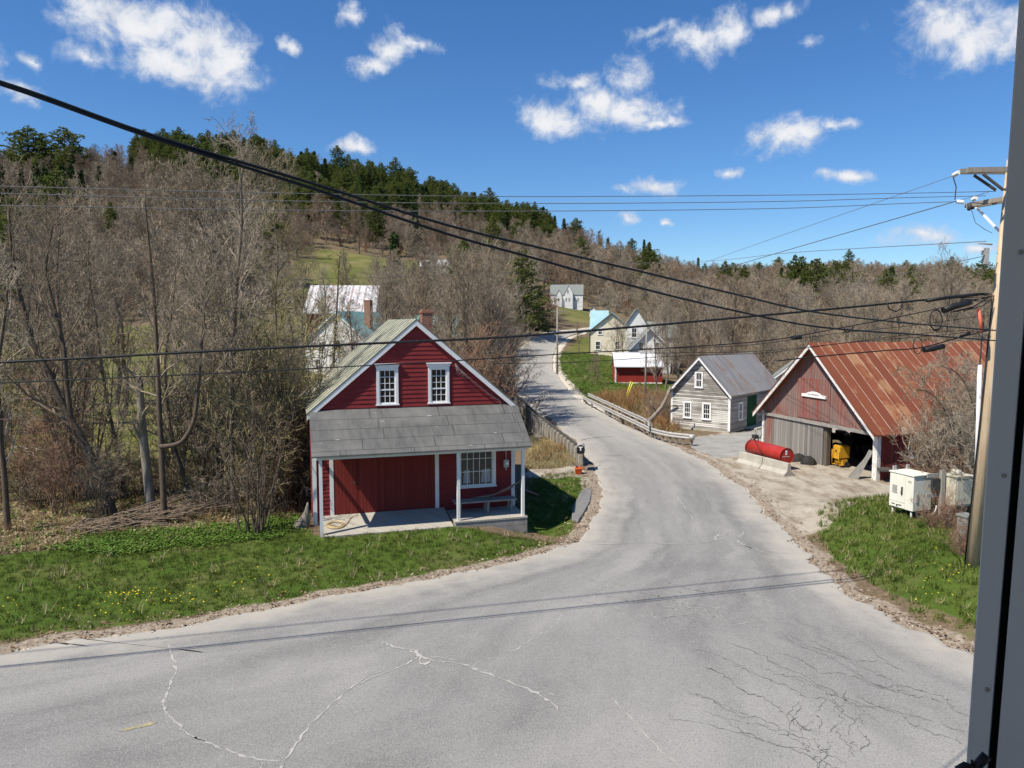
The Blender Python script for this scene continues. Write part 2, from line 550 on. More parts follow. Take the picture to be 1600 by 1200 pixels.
M['white_clap'] = mat_planks('white_clapboard', (0.68, 0.67, 0.64), (0.80, 0.79, 0.76), 0.13, False, dark=(0.25, 0.25, 0.24))
M['deck_wood'] = mat_planks('grey_deck_boards', (0.33, 0.30, 0.25), (0.46, 0.43, 0.37), 0.14, True)
M['door_planks'] = mat_planks('red_door_planks', (0.135, 0.017, 0.015), (0.225, 0.034, 0.027), 0.13, True, dark=(0.04, 0.008, 0.008), rough=0.75)
M['green_planks'] = mat_planks('green_door_planks', (0.008, 0.048, 0.02), (0.013, 0.075, 0.03), 0.14, True)


def mat_seam_roof(name, base1, base2, rust, seam_col, pitch, axis=0, rust_amt=(0.5, 0.62), seam_w=0.06, rough=0.55, sheet_rust=0.25):
    """sheet-metal roof; seams along the slope every `pitch` metres along local axis; each sheet has its own tone"""
    m, nt, b = new_mat(name, rough, 0.4)
    c = coord(nt)
    sp = nd(nt, 'ShaderNodeSeparateXYZ')
    nt.links.new(c, sp.inputs[0])
    k = math_(nt, 'DIVIDE', sp.outputs[axis], pitch)
    idx = math_(nt, 'FLOOR', k)
    fr = math_(nt, 'FRACT', k)
    wn = nd(nt, 'ShaderNodeTexWhiteNoise', noise_dimensions='1D')
    nt.links.new(idx, wn.inputs['W'])
    st = (5, 0.5, 0.5) if axis == 0 else (0.5, 5, 0.5)
    g = noise(nt, vmath(nt, 'MULTIPLY', c, st), 1.3, 6, 0.6)
    col = mix(nt, math_(nt, 'MULTIPLY_ADD', wn.outputs['Value'], 0.55, math_(nt, 'MULTIPLY', g, 0.5)), base1, base2)
    big = noise(nt, c, 0.8, 6, 0.68, 0.3)
    s = math_(nt, 'MULTIPLY_ADD', wn.outputs['Value'], sheet_rust, math_(nt, 'SUBTRACT', big, sheet_rust * 0.5))
    col = mix(nt, maprange(nt, s, rust_amt[0], rust_amt[1]), col, rust)
    sm = math_(nt, 'LESS_THAN', fr, seam_w)
    fade = maprange(nt, noise(nt, c, 2.5, 3), 0.35, 0.6, 0.35, 1.0)
    col = mix(nt, math_(nt, 'MULTIPLY', sm, fade), col, seam_col)
    nt.links.new(col, b.inputs['Base Color'])
    bump(nt, b, math_(nt, 'MULTIPLY_ADD', sm, 1.0, math_(nt, 'MULTIPLY', g, 0.15)), 0.5, 0.02)
    return m


M['barn_roof'] = mat_seam_roof('rusty_red_metal_roof', (0.155, 0.042, 0.018), (0.25, 0.080, 0.033), (0.33, 0.17, 0.08), (0.50, 0.38, 0.29), 0.62, 1, (0.56, 0.68), 0.06)
M['grey_roof'] = mat_seam_roof('grey_metal_roof', (0.225, 0.21, 0.19), (0.34, 0.325, 0.30), (0.27, 0.20, 0.15), (0.46, 0.44, 0.41), 0.55, 1, (0.52, 0.66), 0.08)
M['house_roof'] = mat_seam_roof('lichened_ribbed_metal_roof', (0.115, 0.115, 0.082), (0.21, 0.205, 0.15), (0.095, 0.115, 0.072), (0.46, 0.45, 0.345), 0.72, 1, (0.52, 0.64), 0.42, 0.6, 0.3)


def mat_roll_roof(name):
    """grey roll roofing in courses, local x along the eave, local y up the slope"""
    m, nt, b = new_mat(name, 0.85, 0.3)
    c = coord(nt)
    sp = nd(nt, 'ShaderNodeSeparateXYZ')
    nt.links.new(c, sp.inputs[0])
    row = math_(nt, 'DIVIDE', math_(nt, 'ADD', sp.outputs[1], math_(nt, 'MULTIPLY', noise(nt, c, 0.6, 2), 0.05)), 0.44)
    ri = math_(nt, 'FLOOR', row)
    wn = nd(nt, 'ShaderNodeTexWhiteNoise', noise_dimensions='1D')
    nt.links.new(ri, wn.inputs['W'])
    colx = math_(nt, 'DIVIDE', math_(nt, 'MULTIPLY_ADD', wn.outputs['Value'], 3.1, sp.outputs[0]), 2.6)
    j1 = math_(nt, 'LESS_THAN', math_(nt, 'FRACT', row), 0.045)
    j2 = math_(nt, 'LESS_THAN', math_(nt, 'FRACT', colx), 0.012)
    jj = math_(nt, 'MAXIMUM', j1, j2)
    streak = noise(nt, vmath(nt, 'MULTIPLY', c, (3.2, 0.5, 1)), 2.0, 6, 0.65)
    big = noise(nt, c, 0.7, 4, 0.6)
    col = mix(nt, maprange(nt, streak, 0.3, 0.7), (0.080, 0.081, 0.078), (0.140, 0.138, 0.130))
    col = mix(nt, maprange(nt, big, 0.45, 0.7), col, (0.165, 0.160, 0.150))
    scr = noise(nt, vmath(nt, 'MULTIPLY', c, (1.2, 9, 1)), 1.4, 3, 0.4)
    col = mix(nt, maprange(nt, scr, 0.72, 0.76), col, (0.38, 0.38, 0.37))
    col = mix(nt, math_(nt, 'MULTIPLY', jj, 0.8), col, (0.035, 0.037, 0.038))
    nt.links.new(col, b.inputs['Base Color'])
    bump(nt, b, math_(nt, 'MULTIPLY_ADD', jj, -1, streak), 0.25, 0.015)
    return m


M['roll_roof'] = mat_roll_roof('grey_roll_roofing')


def mat_vary(name, c1, c2, c3, rough=0.9, scale=2.0, patch=None, glow_through=0.0):
    """tone chosen per object instance, for trees"""
    m, nt, b = new_mat(name, rough, 0.15)
    oi = nd(nt, 'ShaderNodeObjectInfo')
    rp = nd(nt, 'ShaderNodeValToRGB')
    rp.color_ramp.elements[0].color = (*c1, 1)
    rp.color_ramp.elements[1].color = (*c3, 1)
    e = rp.color_ramp.elements.new(0.5)
    e.color = (*c2, 1)
    nt.links.new(oi.outputs['Random'], rp.inputs[0])
    n = noise(nt, coord(nt), scale, 3, 0.6)
    base = rp.outputs[0]
    if patch:   # stands of different kinds of tree, by where each one grows
        loc = vmath(nt, 'MULTIPLY', oi.outputs['Location'], (0.022, 0.014, 0.0))
        base = mix(nt, maprange(nt, noise(nt, loc, 1.0, 3, 0.6), 0.46, 0.62, 0, 0.75), base, patch[0])
        base = mix(nt, maprange(nt, noise(nt, vmath(nt, 'ADD', loc, (7.3, 2.1, 0)), 1.3, 3, 0.6), 0.52, 0.66, 0, 0.7), base, patch[1])
    col = mix(nt, maprange(nt, n, 0.3, 0.7, 0.0, 0.5), base, tuple(x * 0.55 for x in c2))
    nt.links.new(col, b.inputs['Base Color'])
    if glow_through:   # thin leaves let some sunlight through
        tr = nd(nt, 'ShaderNodeBsdfTranslucent')
        nt.links.new(col, tr.inputs['Color'])
        ms = nd(nt, 'ShaderNodeMixShader')
        ms.inputs[0].default_value = glow_through
        nt.links.new(b.outputs[0], ms.inputs[1])
        nt.links.new(tr.outputs[0], ms.inputs[2])
        nt.links.new(ms.outputs[0], nt.nodes['Material Output'].inputs['Surface'])
    return m


M['bark'] = mat_mottled('grey_brown_bark', (0.115, 0.084, 0.058), (0.225, 0.172, 0.125), 6, 0.95, (2, 2, 0.5), (0.24, 0.21, 0.18), 9, (0.62, 0.75), 0.5)
M['dark_bark'] = mat_mottled('dark_wet_bark', (0.070, 0.050, 0.036), (0.145, 0.108, 0.080), 6, 0.95, (2, 2, 0.5), bump_s=0.5)
M['pale_bark'] = mat_mottled('pale_dead_bark', (0.16, 0.135, 0.105), (0.30, 0.26, 0.215), 5, 0.95, (2, 2, 0.4), (0.12, 0.09, 0.07), 6, (0.58, 0.7), 0.5)
M['twig'] = mat_vary('bare_twigs', (0.245, 0.190, 0.132), (0.325, 0.265, 0.192), (0.42, 0.355, 0.275))
M['far_twig'] = mat_vary('far_bare_twigs', (0.26, 0.195, 0.130), (0.35, 0.275, 0.198), (0.44, 0.37, 0.28), patch=((0.27, 0.175, 0.115), (0.29, 0.29, 0.20)))
M['olive_twig'] = mat_vary('budding_twigs', (0.23, 0.20, 0.09), (0.29, 0.24, 0.125), (0.25, 0.23, 0.085))
M['red_twig'] = mat_vary('reddish_twigs', (0.24, 0.135, 0.09), (0.30, 0.18, 0.12), (0.34, 0.22, 0.15))
M['needles'] = mat_vary('pine_needles', (0.110, 0.150, 0.034), (0.150, 0.185, 0.042), (0.190, 0.210, 0.058), glow_through=0.35)
M['dark_needles'] = mat_vary('spruce_needles', (0.034, 0.062, 0.02), (0.050, 0.082, 0.025), (0.07, 0.10, 0.03))
M['grass_blade'] = mat_vary('grass_blades', (0.064, 0.105, 0.015), (0.090, 0.132, 0.020), (0.145, 0.158, 0.042), 0.7, glow_through=0.3)
M['lush_blade'] = mat_vary('lush_grass_blades', (0.075, 0.12, 0.02), (0.11, 0.155, 0.026), (0.18, 0.20, 0.05), 0.6)
M['dry_blade'] = mat_vary('dry_grass_blades', (0.33, 0.27, 0.145), (0.40, 0.335, 0.19), (0.27, 0.25, 0.105), 0.8)
M['weed_leaf'] = mat_vary('weed_leaves', (0.06, 0.125, 0.018), (0.09, 0.165, 0.024), (0.14, 0.21, 0.04), 0.6)
M['rust_stem'] = mat_vary('rusty_weed_stems', (0.24, 0.12, 0.05), (0.30, 0.17, 0.075), (0.36, 0.24, 0.11), 0.9)

# ================================================================== TERRAIN
rng = np.random.default_rng(11)


def sstep(a, b, x):
    t = np.clip((x - a) / (b - a), 0, 1)
    return t * t * (3 - 2 * t)


def tt(u):
    return (u - CX) / FPX


# skyline of the photograph (tree tops) -> ground of the ridge behind, by bearing
SKY_U = np.array([-900, -400, 0, 100, 200, 300, 400, 500, 600, 700, 800, 850, 900, 1000, 1100, 1180, 1240, 1320, 1400, 1500, 1600, 2000, 2600], float)
SKY_V = np.array([240, 235, 224, 226, 216, 210, 222, 240, 264, 284, 316, 336, 353, 384, 410, 412, 410, 408, 412, 414, 418, 425, 430], float)
RDG_Y = np.array([330, 350, 370, 380, 385, 385, 385, 390, 395, 400, 410, 415, 425, 450, 490, 560, 620, 620, 600, 580, 570, 540, 500], float)
TREE_H = np.array([14, 14, 14, 14, 15, 17, 17, 17, 17, 17, 16, 15, 14, 14, 14, 13, 13, 13, 13, 13, 13, 13, 13], float)
SKY_Z = CAMZ + (HOR - SKY_V) * RDG_Y / FPX - TREE_H
Y0_U = np.array([-900, 0, 500, 700, 850, 1000, 1200, 1400, 2600], float)
Y0_V = np.array([70, 72, 74, 76, 75, 78, 90, 110, 110], float)

BROOK = np.array([(-120, 33), (-60, 36), (-30, 41), (-14, 46), (-5, 51), (2.5, 55.5), (10, 60.5), (22, 68), (40, 74), (80, 84)], float)


def seg_dist(x, y, P):
    d = np.full(x.shape, 1e9)
    for (x0, y0), (x1, y1) in zip(P[:-1], P[1:]):
        dx, dy = x1 - x0, y1 - y0
        t = np.clip(((x - x0) * dx + (y - y0) * dy) / (dx * dx + dy * dy), 0, 1)
        d = np.minimum(d, np.hypot(x - x0 - t * dx, y - y0 - t * dy))
    return d


def wav(x, y):
    return (np.sin(x * 0.031 + 1.3) * np.cos(y * 0.027 - 0.4) + 0.6 * np.sin(x * 0.071 - y * 0.053 + 2.1) + 0.4 * np.sin(x * 0.13 + y * 0.17))


def inside(x, y, P):
    r = np.zeros(x.shape, bool)
    n = len(P)
    for i in range(n):
        (x0, y0), (x1, y1) = P[i], P[(i + 1) % n]
        c = ((y0 > y) != (y1 > y)) & (x < (x1 - x0) * (y - y0) / ((y1 - y0) if y1 != y0 else 1e-9) + x0)
        r ^= c
    return r


def H0(x, y):
    """ground height without the road bed"""
    x, y = np.asarray(x, float), np.asarray(y, float)
    t = x / np.maximum(y, 1.0)
    u = t * FPX + CX
    zr, yr, y0 = np.interp(u, SKY_U, SKY_Z), np.interp(u, SKY_U, RDG_Y), np.interp(u, Y0_U, Y0_V)
    s = (y - y0) / (yr - y0)
    z = np.where(s <= 1, zr * np.clip(s, 0, 1) ** 1.35, zr * (1 - 0.35 * np.clip(s - 1, 0, 1)))
    z = z + wav(x, y) * 1.6 * sstep(0.12, 0.5, s) * (y > 0)
    # low lumps on the flat, away from road and buildings
    far = sstep(30, 45, y) * sstep(8, 16, -x) * (1 - sstep(0, 0.1, s))
    z = z + far * 0.25 * wav(x * 3, y * 3)
    # the brook
    b = seg_dist(x, y, BROOK)
    z = z - np.where(x < -12, 1.0, 2.1) * (1 - sstep(1.8, 6.0, b)) * (y > 0)
    # bank with the cabinet
    z = z + 0.72 * sstep(10.2, 13.0, x) * (1 - sstep(27, 31.5, y - 0.25 * (x - 13))) * sstep(6, 15, y) * (1 - sstep(18, 30, x))
    # hollow beside the red house
    z = z - 0.38 * np.exp(-(((x - 0.3) / 1.0) ** 2 + ((y - 26.7) / 0.8) ** 2))
    z = z - 0.55 * np.exp(-(((x - 1.4) / 1.1) ** 2 + ((y - 27.9) / 2.3) ** 2))
    return z


# ------------------------------------------------------------------ road outline (left edge, right edge), matched pairs
def RW(u, v, y=None):
    if y is None:
        p = G(u, v, 0)
        return (p.x, p.y)
    return (tt(u) * y, y)


PAIRS = [((1040, 495, 184), (1040, 500, 184)), ((975, 500, 172), (985, 505, 172)), ((935, 505, 160), (947, 511, 158)), ((900, 514, 150), (912, 519, 148)), ((868, 521, 142), (888, 529, 138)),
         ((840, 530, 134), (873, 544, 127)), ((820, 545, 121), (866, 560, 113)), ((805, 562, 108), (865, 580, 98)), ((797, 580, 97), (872, 598)),
         ((802, 597), (889, 614)), ((818, 614), (912, 630)), ((838, 634), (945, 648)), ((858, 652), (990, 671)), ((880, 672), (1030, 688)),
         ((903, 694), (1065, 703)), ((922, 720), (1105, 722)), ((936, 752), (1148, 753)), ((940, 785), (1190, 795)), ((932, 815), (1225, 828)),
         ((908, 843), (1255, 860)), ((868, 858), (1275, 882)), ((800, 878), (1300, 907)), ((700, 900), (1330, 930)), ((600, 920), (1370, 953)),
         ((500, 938), (1430, 985)), ((380, 960), (1515, 1022)), ((250, 985), (11.3, 14)), ((130, 1003), (12, 12)), ((0, 1022), (12.5, 10)),
         ((-18, 13.3), (13, 8)), ((-26, 9.4), (13.5, 5)), ((-40, 2.4), (14, 2))]


def pair_pt(p):
    if len(p) == 3:
        return RW(*p)
    if abs(p[0]) > 45 or p[1] > 100:
        return RW(*p)
    return p


Lk = np.array([pair_pt(a) for a, b in PAIRS])
Rk = np.array([pair_pt(b) for a, b in PAIRS])
Lk[28] = RW(0, 1022)


def catmull(P, n):
    P = np.asarray(P, float)
    out = []
    for i in range(len(P) - 1):
        p0, p1, p2, p3 = P[max(i - 1, 0)], P[i], P[i + 1], P[min(i + 2, len(P) - 1)]
        for k in range(n):
            t = k / n
            out.append(0.5 * ((2 * p1) + (-p0 + p2) * t + (2 * p0 - 5 * p1 + 4 * p2 - p3) * t * t + (-p0 + 3 * p1 - 3 * p2 + p3) * t ** 3))
    out.append(P[-1])
    return np.array(out)


Le, Re = catmull(Lk, 12), catmull(Rk, 12)


def fray(E, seed, amp):
    r = np.random.default_rng(seed)
    n = r.normal(size=len(E))
    n = np.convolve(n, [0.2, 0.6, 0.2], 'same') + np.convolve(r.normal(size=len(E)), np.ones(9) / 5, 'same')
    d = np.gradient(E, axis=0)
    nn = np.stack([-d[:, 1], d[:, 0]], 1) / (np.linalg.norm(d, axis=1, keepdims=True) + 1e-9)
    return E + nn * (n * amp)[:, None]


Le, Re = fray(Le, 1, 0.09), fray(Re, 2, 0.09)
ROAD_POLY = np.concatenate([Le, Re[::-1]])
EDGE_STEP = 3


def road_sd(x, y):
    """distance to the road edge, negative on the road"""
    x, y = np.asarray(x, float), np.asarray(y, float)
    d = np.minimum(seg_dist(x, y, Le[::EDGE_STEP]), seg_dist(x, y, Re[::EDGE_STEP]))
    return np.where(inside(x, y, ROAD_POLY), -d, d)


def H(x, y):
    """final ground height"""
    x, y = np.asarray(x, float), np.asarray(y, float)
    z = H0(x, y)
    near = (y > 0) & (y < 190) & (np.abs(x) < 60)
    sd = np.full(x.shape, 50.0)
    if near.any():
        sd[near] = road_sd(x[near], y[near])
    return carve(x, y, z, sd)


def carve(x, y, z, sd):
    lvl = np.where(y > 70, H_road(x, y), 0.0)
    w = 1 - sstep(0.0, np.where(y > 60, 4.0, 1.4), sd)
    z = z * (1 - w) + lvl * w
    return z - np.where(y > 60, 0.22, 0.10) * (1 - sstep(-0.6, 0.35, sd))


def H_road(x, y):
    """road level: like the ground but even across, no brook"""
    x, y = np.asarray(x, float), np.asarray(y, float)
    u = x / np.maximum(y, 1.0) * FPX + CX
    zr, yr, y0 = np.interp(u, SKY_U, SKY_Z), np.interp(u, SKY_U, RDG_Y), np.interp(u, Y0_U, Y0_V)
    return zr * np.clip((y - y0) / (yr - y0), 0, 1) ** 1.35


def spaced(lo, hi, f0, f1, fine, grow):
    """grid lines: `fine` apart between f0 and f1, growing outside"""
    a = list(np.arange(f0, f1 + 1e-6, fine))
    s, p = fine, f1
    while p < hi:
        s = min(s * grow, 30)
        p += s
        a.append(p)
    s, p = fine, f0
    while p > lo:
        s = min(s * grow, 30)
        p -= s
        a.insert(0, p)
    return np.array(a)


gx = spaced(-900, 1100, -26, 26, 0.36, 1.06)
gy = spaced(-60, 1500, 6, 62, 0.36, 1.035)
X, Y = np.meshgrid(gx, gy)
Z0 = H0(X, Y)
nearm = (Y > 0) & (Y < 190) & (np.abs(X) < 60)
SD = np.full(X.shape, 50.0)
SD[nearm] = road_sd(X[nearm], Y[nearm])
Z = carve(X, Y, Z0, SD)
r1 = rng.normal(size=X.shape)
Z = Z + r1 * 0.018 * (SD > 0.4) * (Y < 90)


def poly_mask(P, soft=0.6):
    P = np.asarray(P, float)
    ins = inside(X, Y, P)
    d = seg_dist(X, Y, np.concatenate([P, P[:1]]))
    return np.clip(0.5 + np.where(ins, d, -d) / (2 * soft), 0, 1)


def gp(*pts):
    return [tuple(G(u, v, 0).xy) for u, v in pts]


# zones: lawn, gravel, dry grass, litter
left_lawn = poly_mask(gp((-700, 820), (0, 868), (60, 862), (150, 850), (300, 845), (420, 822), (478, 812), (490, 838), (600, 825), (700, 822), (822, 830), (880, 846), (868, 858), (800, 876), (700, 895), (600, 914), (500, 930), (380, 950), (250, 968), (130, 985), (0, 998), (-300, 1050), (-900, 1150)), 0.5)
cover_zone = gp((70, 858), (150, 832), (240, 828), (330, 822), (420, 812), (470, 806), (476, 838), (420, 850), (300, 858), (180, 868))
side_lawn = poly_mask(gp((812, 812), (815, 780), (835, 745), (900, 736), (918, 750), (925, 770), (905, 800), (890, 830), (850, 812)), 0.4)
right_bank = poly_mask([(10.3, 23.0), (10.9, 25.6), (12.6, 28.4), (16.4, 30.3), (24, 31), (40, 30), (30, 4), (13.4, 5), (12.2, 12), (11.3, 17), (10.4, 20.4)], 0.45)
far_lawn = poly_mask([RW(880, 0, 118), RW(868, 0, 108), RW(872, 0, 97), RW(892, 0, 84), RW(925, 0, 72), RW(990, 0, 66), RW(1030, 0, 72), RW(1050, 0, 88), RW(1010, 0, 112), RW(930, 0, 119)], 1.2)
yellow_yard = poly_mask([RW(885, 0, 119), RW(905, 0, 140), RW(1000, 0, 150), RW(1020, 0, 112)], 2)
meadow = poly_mask([RW(-900, 0, 36), RW(-100, 0, 35), RW(250, 0, 38), RW(480, 0, 52), RW(640, 0, 78), RW(690, 0, 98), RW(640, 0, 128), RW(520, 0, 138), RW(300, 0, 122), RW(0, 0, 118), RW(-900, 0, 120)], 5)
hill_field = poly_mask([RW(470, 0, 146), RW(560, 0, 150), RW(640, 0, 165), RW(720, 0, 190), RW(690, 0, 222), RW(600, 0, 236), RW(500, 0, 236), RW(470, 0, 205), RW(440, 0, 170)], 5)
top_lawn = poly_mask([RW(850, 0, 180), RW(895, 0, 164), RW(975, 0, 168), RW(965, 0, 194), RW(890, 0, 200)], 4)
gravel_lot = poly_mask(gp((1075, 702), (1085, 682), (1130, 676), (1200, 672), (1300, 700), (1400, 745), (1440, 780), (1340, 812), (1290, 835), (1240, 838), (1195, 790), (1150, 752)), 0.5)
grey_lot = poly_mask(gp((1080, 700), (1085, 684), (1140, 678), (1195, 670), (1260, 660), (1300, 672), (1200, 700), (1170, 712), (1120, 716)), 0.5)
bare_l = poly_mask(gp((815, 745), (835, 728), (905, 726), (918, 742), (860, 748)), 0.4)
dirt_r = poly_mask(gp((905, 745), (930, 745), (944, 790), (925, 838), (898, 836), (912, 800)), 0.4)
dry_l = poly_mask(gp((822, 732), (828, 690), (870, 678), (905, 700), (912, 722), (870, 730)), 0.6)
dry_r = poly_mask(gp((925, 620), (1000, 612), (1050, 625), (1060, 676), (1030, 672)), 1.0)
verge = np.clip(1 - np.maximum(SD, 0) / 0.9, 0, 1) * (SD < 3)

bridge_gap = (1 - sstep(3.0, 6.0, seg_dist(X, Y, BROOK)))
lawn = np.clip(left_lawn + side_lawn + right_bank + far_lawn, 0, 1)
soft = np.clip(meadow + hill_field + top_lawn + yellow_yard, 0, 1)
gravel = np.clip(gravel_lot * (1 - grey_lot) + bare_l + dirt_r * 0.9, 0, 1)
dry = np.clip(dry_l + dry_r, 0, 1)
far_verge = np.clip(1 - np.maximum(SD, 0) / 2.2, 0, 1) * (SD < 5) * (Y > 60)

nx, ny = len(gx), len(gy)
ii = np.arange((ny - 1) * nx).reshape(ny - 1, nx)[:, :-1].ravel()
quads = np.stack([ii, ii + 1, ii + nx + 1, ii + nx], 1)


def mat_ground():
    m, nt, b = new_mat('ground_cover', 0.95, 0.1)
    c = coord(nt, 'Object')

    def at(nm):
        a = nd(nt, 'ShaderNodeAttribute')
        a.attribute_name = nm
        return a.outputs['Fac']
    nA = noise(nt, c, 0.9, 7, 0.68)
    nB = noise(nt, c, 7, 5, 0.65)
    nC = noise(nt, c, 0.12, 5, 0.6)
    fine = noise(nt, c, 30, 3, 0.7)

    def cut(x, amp=0.7, lo=0.42, hi=0.58):
        return maprange(nt, math_(nt, 'ADD', x, math_(nt, 'MULTIPLY', math_(nt, 'SUBTRACT', nA, 0.5), amp)), lo, hi, 0, 1, True)
    litter = mix(nt, maprange(nt, nB, 0.3, 0.7), (0.10, 0.072, 0.046), (0.22, 0.16, 0.105))
    litter = mix(nt, maprange(nt, nA, 0.5, 0.66, 0, 0.7), litter, (0.10, 0.115, 0.035))
    litter = mix(nt, maprange(nt, fine, 0.6, 0.75), litter, (0.26, 0.20, 0.14))
    g1 = mix(nt, maprange(nt, nA, 0.35, 0.65), (0.048, 0.090, 0.012), (0.080, 0.122, 0.018))
    g1 = mix(nt, maprange(nt, nB, 0.40, 0.72, 0, 0.65), g1, (0.034, 0.056, 0.012))
    g1 = mix(nt, maprange(nt, fine, 0.5, 0.8, 0, 0.5), g1, (0.16, 0.18, 0.055))
    g1 = mix(nt, maprange(nt, noise(nt, c, 0.30, 5, 0.65), 0.50, 0.68, 0, 0.6), g1, (0.15, 0.135, 0.055))
    s1 = mix(nt, maprange(nt, nA, 0.3, 0.7), (0.085, 0.110, 0.022), (0.145, 0.145, 0.045))
    s1 = mix(nt, maprange(nt, nC, 0.42, 0.62), s1, (0.19, 0.165, 0.07))
    s1 = mix(nt, maprange(nt, nB, 0.45, 0.75, 0, 0.6), s1, (0.11, 0.10, 0.04))
    gr = mix(nt, maprange(nt, nA, 0.3, 0.7), (0.30, 0.262, 0.205), (0.44, 0.395, 0.325))
    gr = mix(nt, maprange(nt, noise(nt, vmath(nt, 'MULTIPLY', c, (1, 0.35, 1)), 1.6, 5, 0.7), 0.47, 0.62, 0, 0.9), gr, (0.22, 0.175, 0.125))
    gr = mix(nt, maprange(nt, fine, 0.62, 0.7, 0, 0.7), gr, (0.20, 0.16, 0.11))
    lot = mix(nt, maprange(nt, nA, 0.3, 0.7), (0.23, 0.225, 0.21), (0.36, 0.35, 0.32))
    lot = mix(nt, maprange(nt, fine, 0.6, 0.7, 0, 0.5), lot, (0.16, 0.155, 0.145))
    dr = mix(nt, maprange(nt, nB, 0.3, 0.7), (0.20, 0.15, 0.06), (0.36, 0.28, 0.13))
    vg = mix(nt, maprange(nt, nB, 0.35, 0.65), (0.15, 0.112, 0.08), (0.36, 0.305, 0.235))
    vg = mix(nt, maprange(nt, fine, 0.55, 0.7), vg, (0.50, 0.43, 0.34))
    sand = mix(nt, maprange(nt, nB, 0.3, 0.7), (0.46, 0.40, 0.31), (0.60, 0.55, 0.46))
    col = litter
    col = mix(nt, cut(at('soft'), 0.8), col, s1)
    col = mix(nt, cut(at('dry'), 0.6), col, dr)
    col = mix(nt, cut(at('lawn'), 0.55), col, g1)
    col = mix(nt, cut(at('gravel'), 0.7), col, gr)
    col = mix(nt, cut(at('lot'), 0.5), col, lot)
    col = mix(nt, cut(at('verge'), 0.75, 0.32, 0.5), col, vg)
    col = mix(nt, cut(at('verge'), 0.5, 0.86, 1.0), col, sand)
    col = mix(nt, cut(at('sandy'), 0.6), col, sand)
    nt.links.new(col, b.inputs['Base Color'])
    bump(nt, b, math_(nt, 'MULTIPLY_ADD', fine, 0.5, nB), 0.6, 0.05)
    return m


M['ground'] = mat_ground()
gme = np_mesh('ground', np.stack([X.ravel(), Y.ravel(), Z.ravel()], 1), quads, M['ground'], smooth=True)
for nm, arr in (('lawn', lawn), ('soft', soft), ('gravel', gravel), ('lot', grey_lot), ('dry', dry), ('verge', verge), ('sandy', far_verge)):
    a = gme.attributes.new(nm, 'FLOAT', 'POINT')
    a.data.foreach_set('value', arr.astype(np.float32).ravel())
ground = link_mesh('ground', gme)
ground['kind'] = 'structure'

# ------------------------------------------------------------------ road
NA = 30
rows = len(Le)
fr = np.linspace(0, 1, NA + 1)
frs = 0.5 - 0.5 * np.cos(np.pi * fr)
RX = Le[:, None, 0] * (1 - frs) + Re[:, None, 0] * frs
RY = Le[:, None, 1] * (1 - frs) + Re[:, None, 1] * frs
RZ = np.where(RY > 70, H_road(RX, RY), 0.0) + np.where(RY > 60, 0.05, 0.02)
RZ[:, 0] -= 0.03
RZ[:, -1] -= 0.03
rsd = np.minimum(seg_dist(RX, RY, Le), seg_dist(RX, RY, Re))
cw = NA + 1
ri = np.arange((rows - 1) * cw).reshape(rows - 1, cw)[:, :-1].ravel()
rq = np.stack([ri, ri + 1, ri + cw + 1, ri + cw], 1)
rverts = np.stack([RX.ravel(), RY.ravel(), RZ.ravel()], 1)


def mat_asphalt():
    m, nt, b = new_mat('worn_asphalt', 0.9, 0.2)
    c = coord(nt, 'Object')
    uv = nd(nt, 'ShaderNodeUVMap').outputs[0]
    e = nd(nt, 'ShaderNodeAttribute')
    e.attribute_name = 'edge'
    ed = e.outputs['Fac']
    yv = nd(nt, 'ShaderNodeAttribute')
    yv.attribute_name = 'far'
    fine = noise(nt, c, 38, 2, 0.8)
    fine2 = noise(nt, c, 14, 3, 0.7)
    med = noise(nt, c, 1.1, 6, 0.65)
    big = noise(nt, c, 0.23, 4, 0.6)
    trk = noise(nt, vmath(nt, 'MULTIPLY', uv, (9.0, 0.10, 1)), 1.0, 5, 0.62, 0.2)
    col = mix(nt, maprange(nt, med, 0.3, 0.7), (0.192, 0.188, 0.180), (0.238, 0.232, 0.221))
    col = mix(nt, maprange(nt, big, 0.4, 0.62, 0, 0.75), col, (0.165, 0.160, 0.152))
    col = mix(nt, maprange(nt, trk, 0.42, 0.60, 0, 0.85), col, (0.275, 0.267, 0.250))
    col = mix(nt, maprange(nt, trk, 0.56, 0.70, 0, 0.45), col, (0.345, 0.333, 0.31))
    col = mix(nt, maprange(nt, trk, 0.45, 0.30, 0, 0.65), col, (0.130, 0.125, 0.118))
    col = mix(nt, maprange(nt, fine, 0.52, 0.68, 0, 0.75), col, (0.36, 0.35, 0.325))
    col = mix(nt, maprange(nt, fine, 0.45, 0.33, 0, 0.7), col, (0.095, 0.091, 0.084))
    col = mix(nt, maprange(nt, fine2, 0.58, 0.7, 0, 0.35), col, (0.34, 0.33, 0.31))
    dn = math_(nt, 'MULTIPLY_ADD', math_(nt, 'SUBTRACT', noise(nt, c, 0.7, 6, 0.65), 0.5), 2.4, ed)
    dust = maprange(nt, dn, 1.5, -0.2, 0, 0.85, True)
    col = mix(nt, dust, col, (0.41, 0.38, 0.325))
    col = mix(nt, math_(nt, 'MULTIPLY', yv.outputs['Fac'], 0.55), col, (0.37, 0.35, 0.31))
    nt.links.new(col, b.inputs['Base Color'])
    bump(nt, b, fine, 0.35, 0.008)
    return m


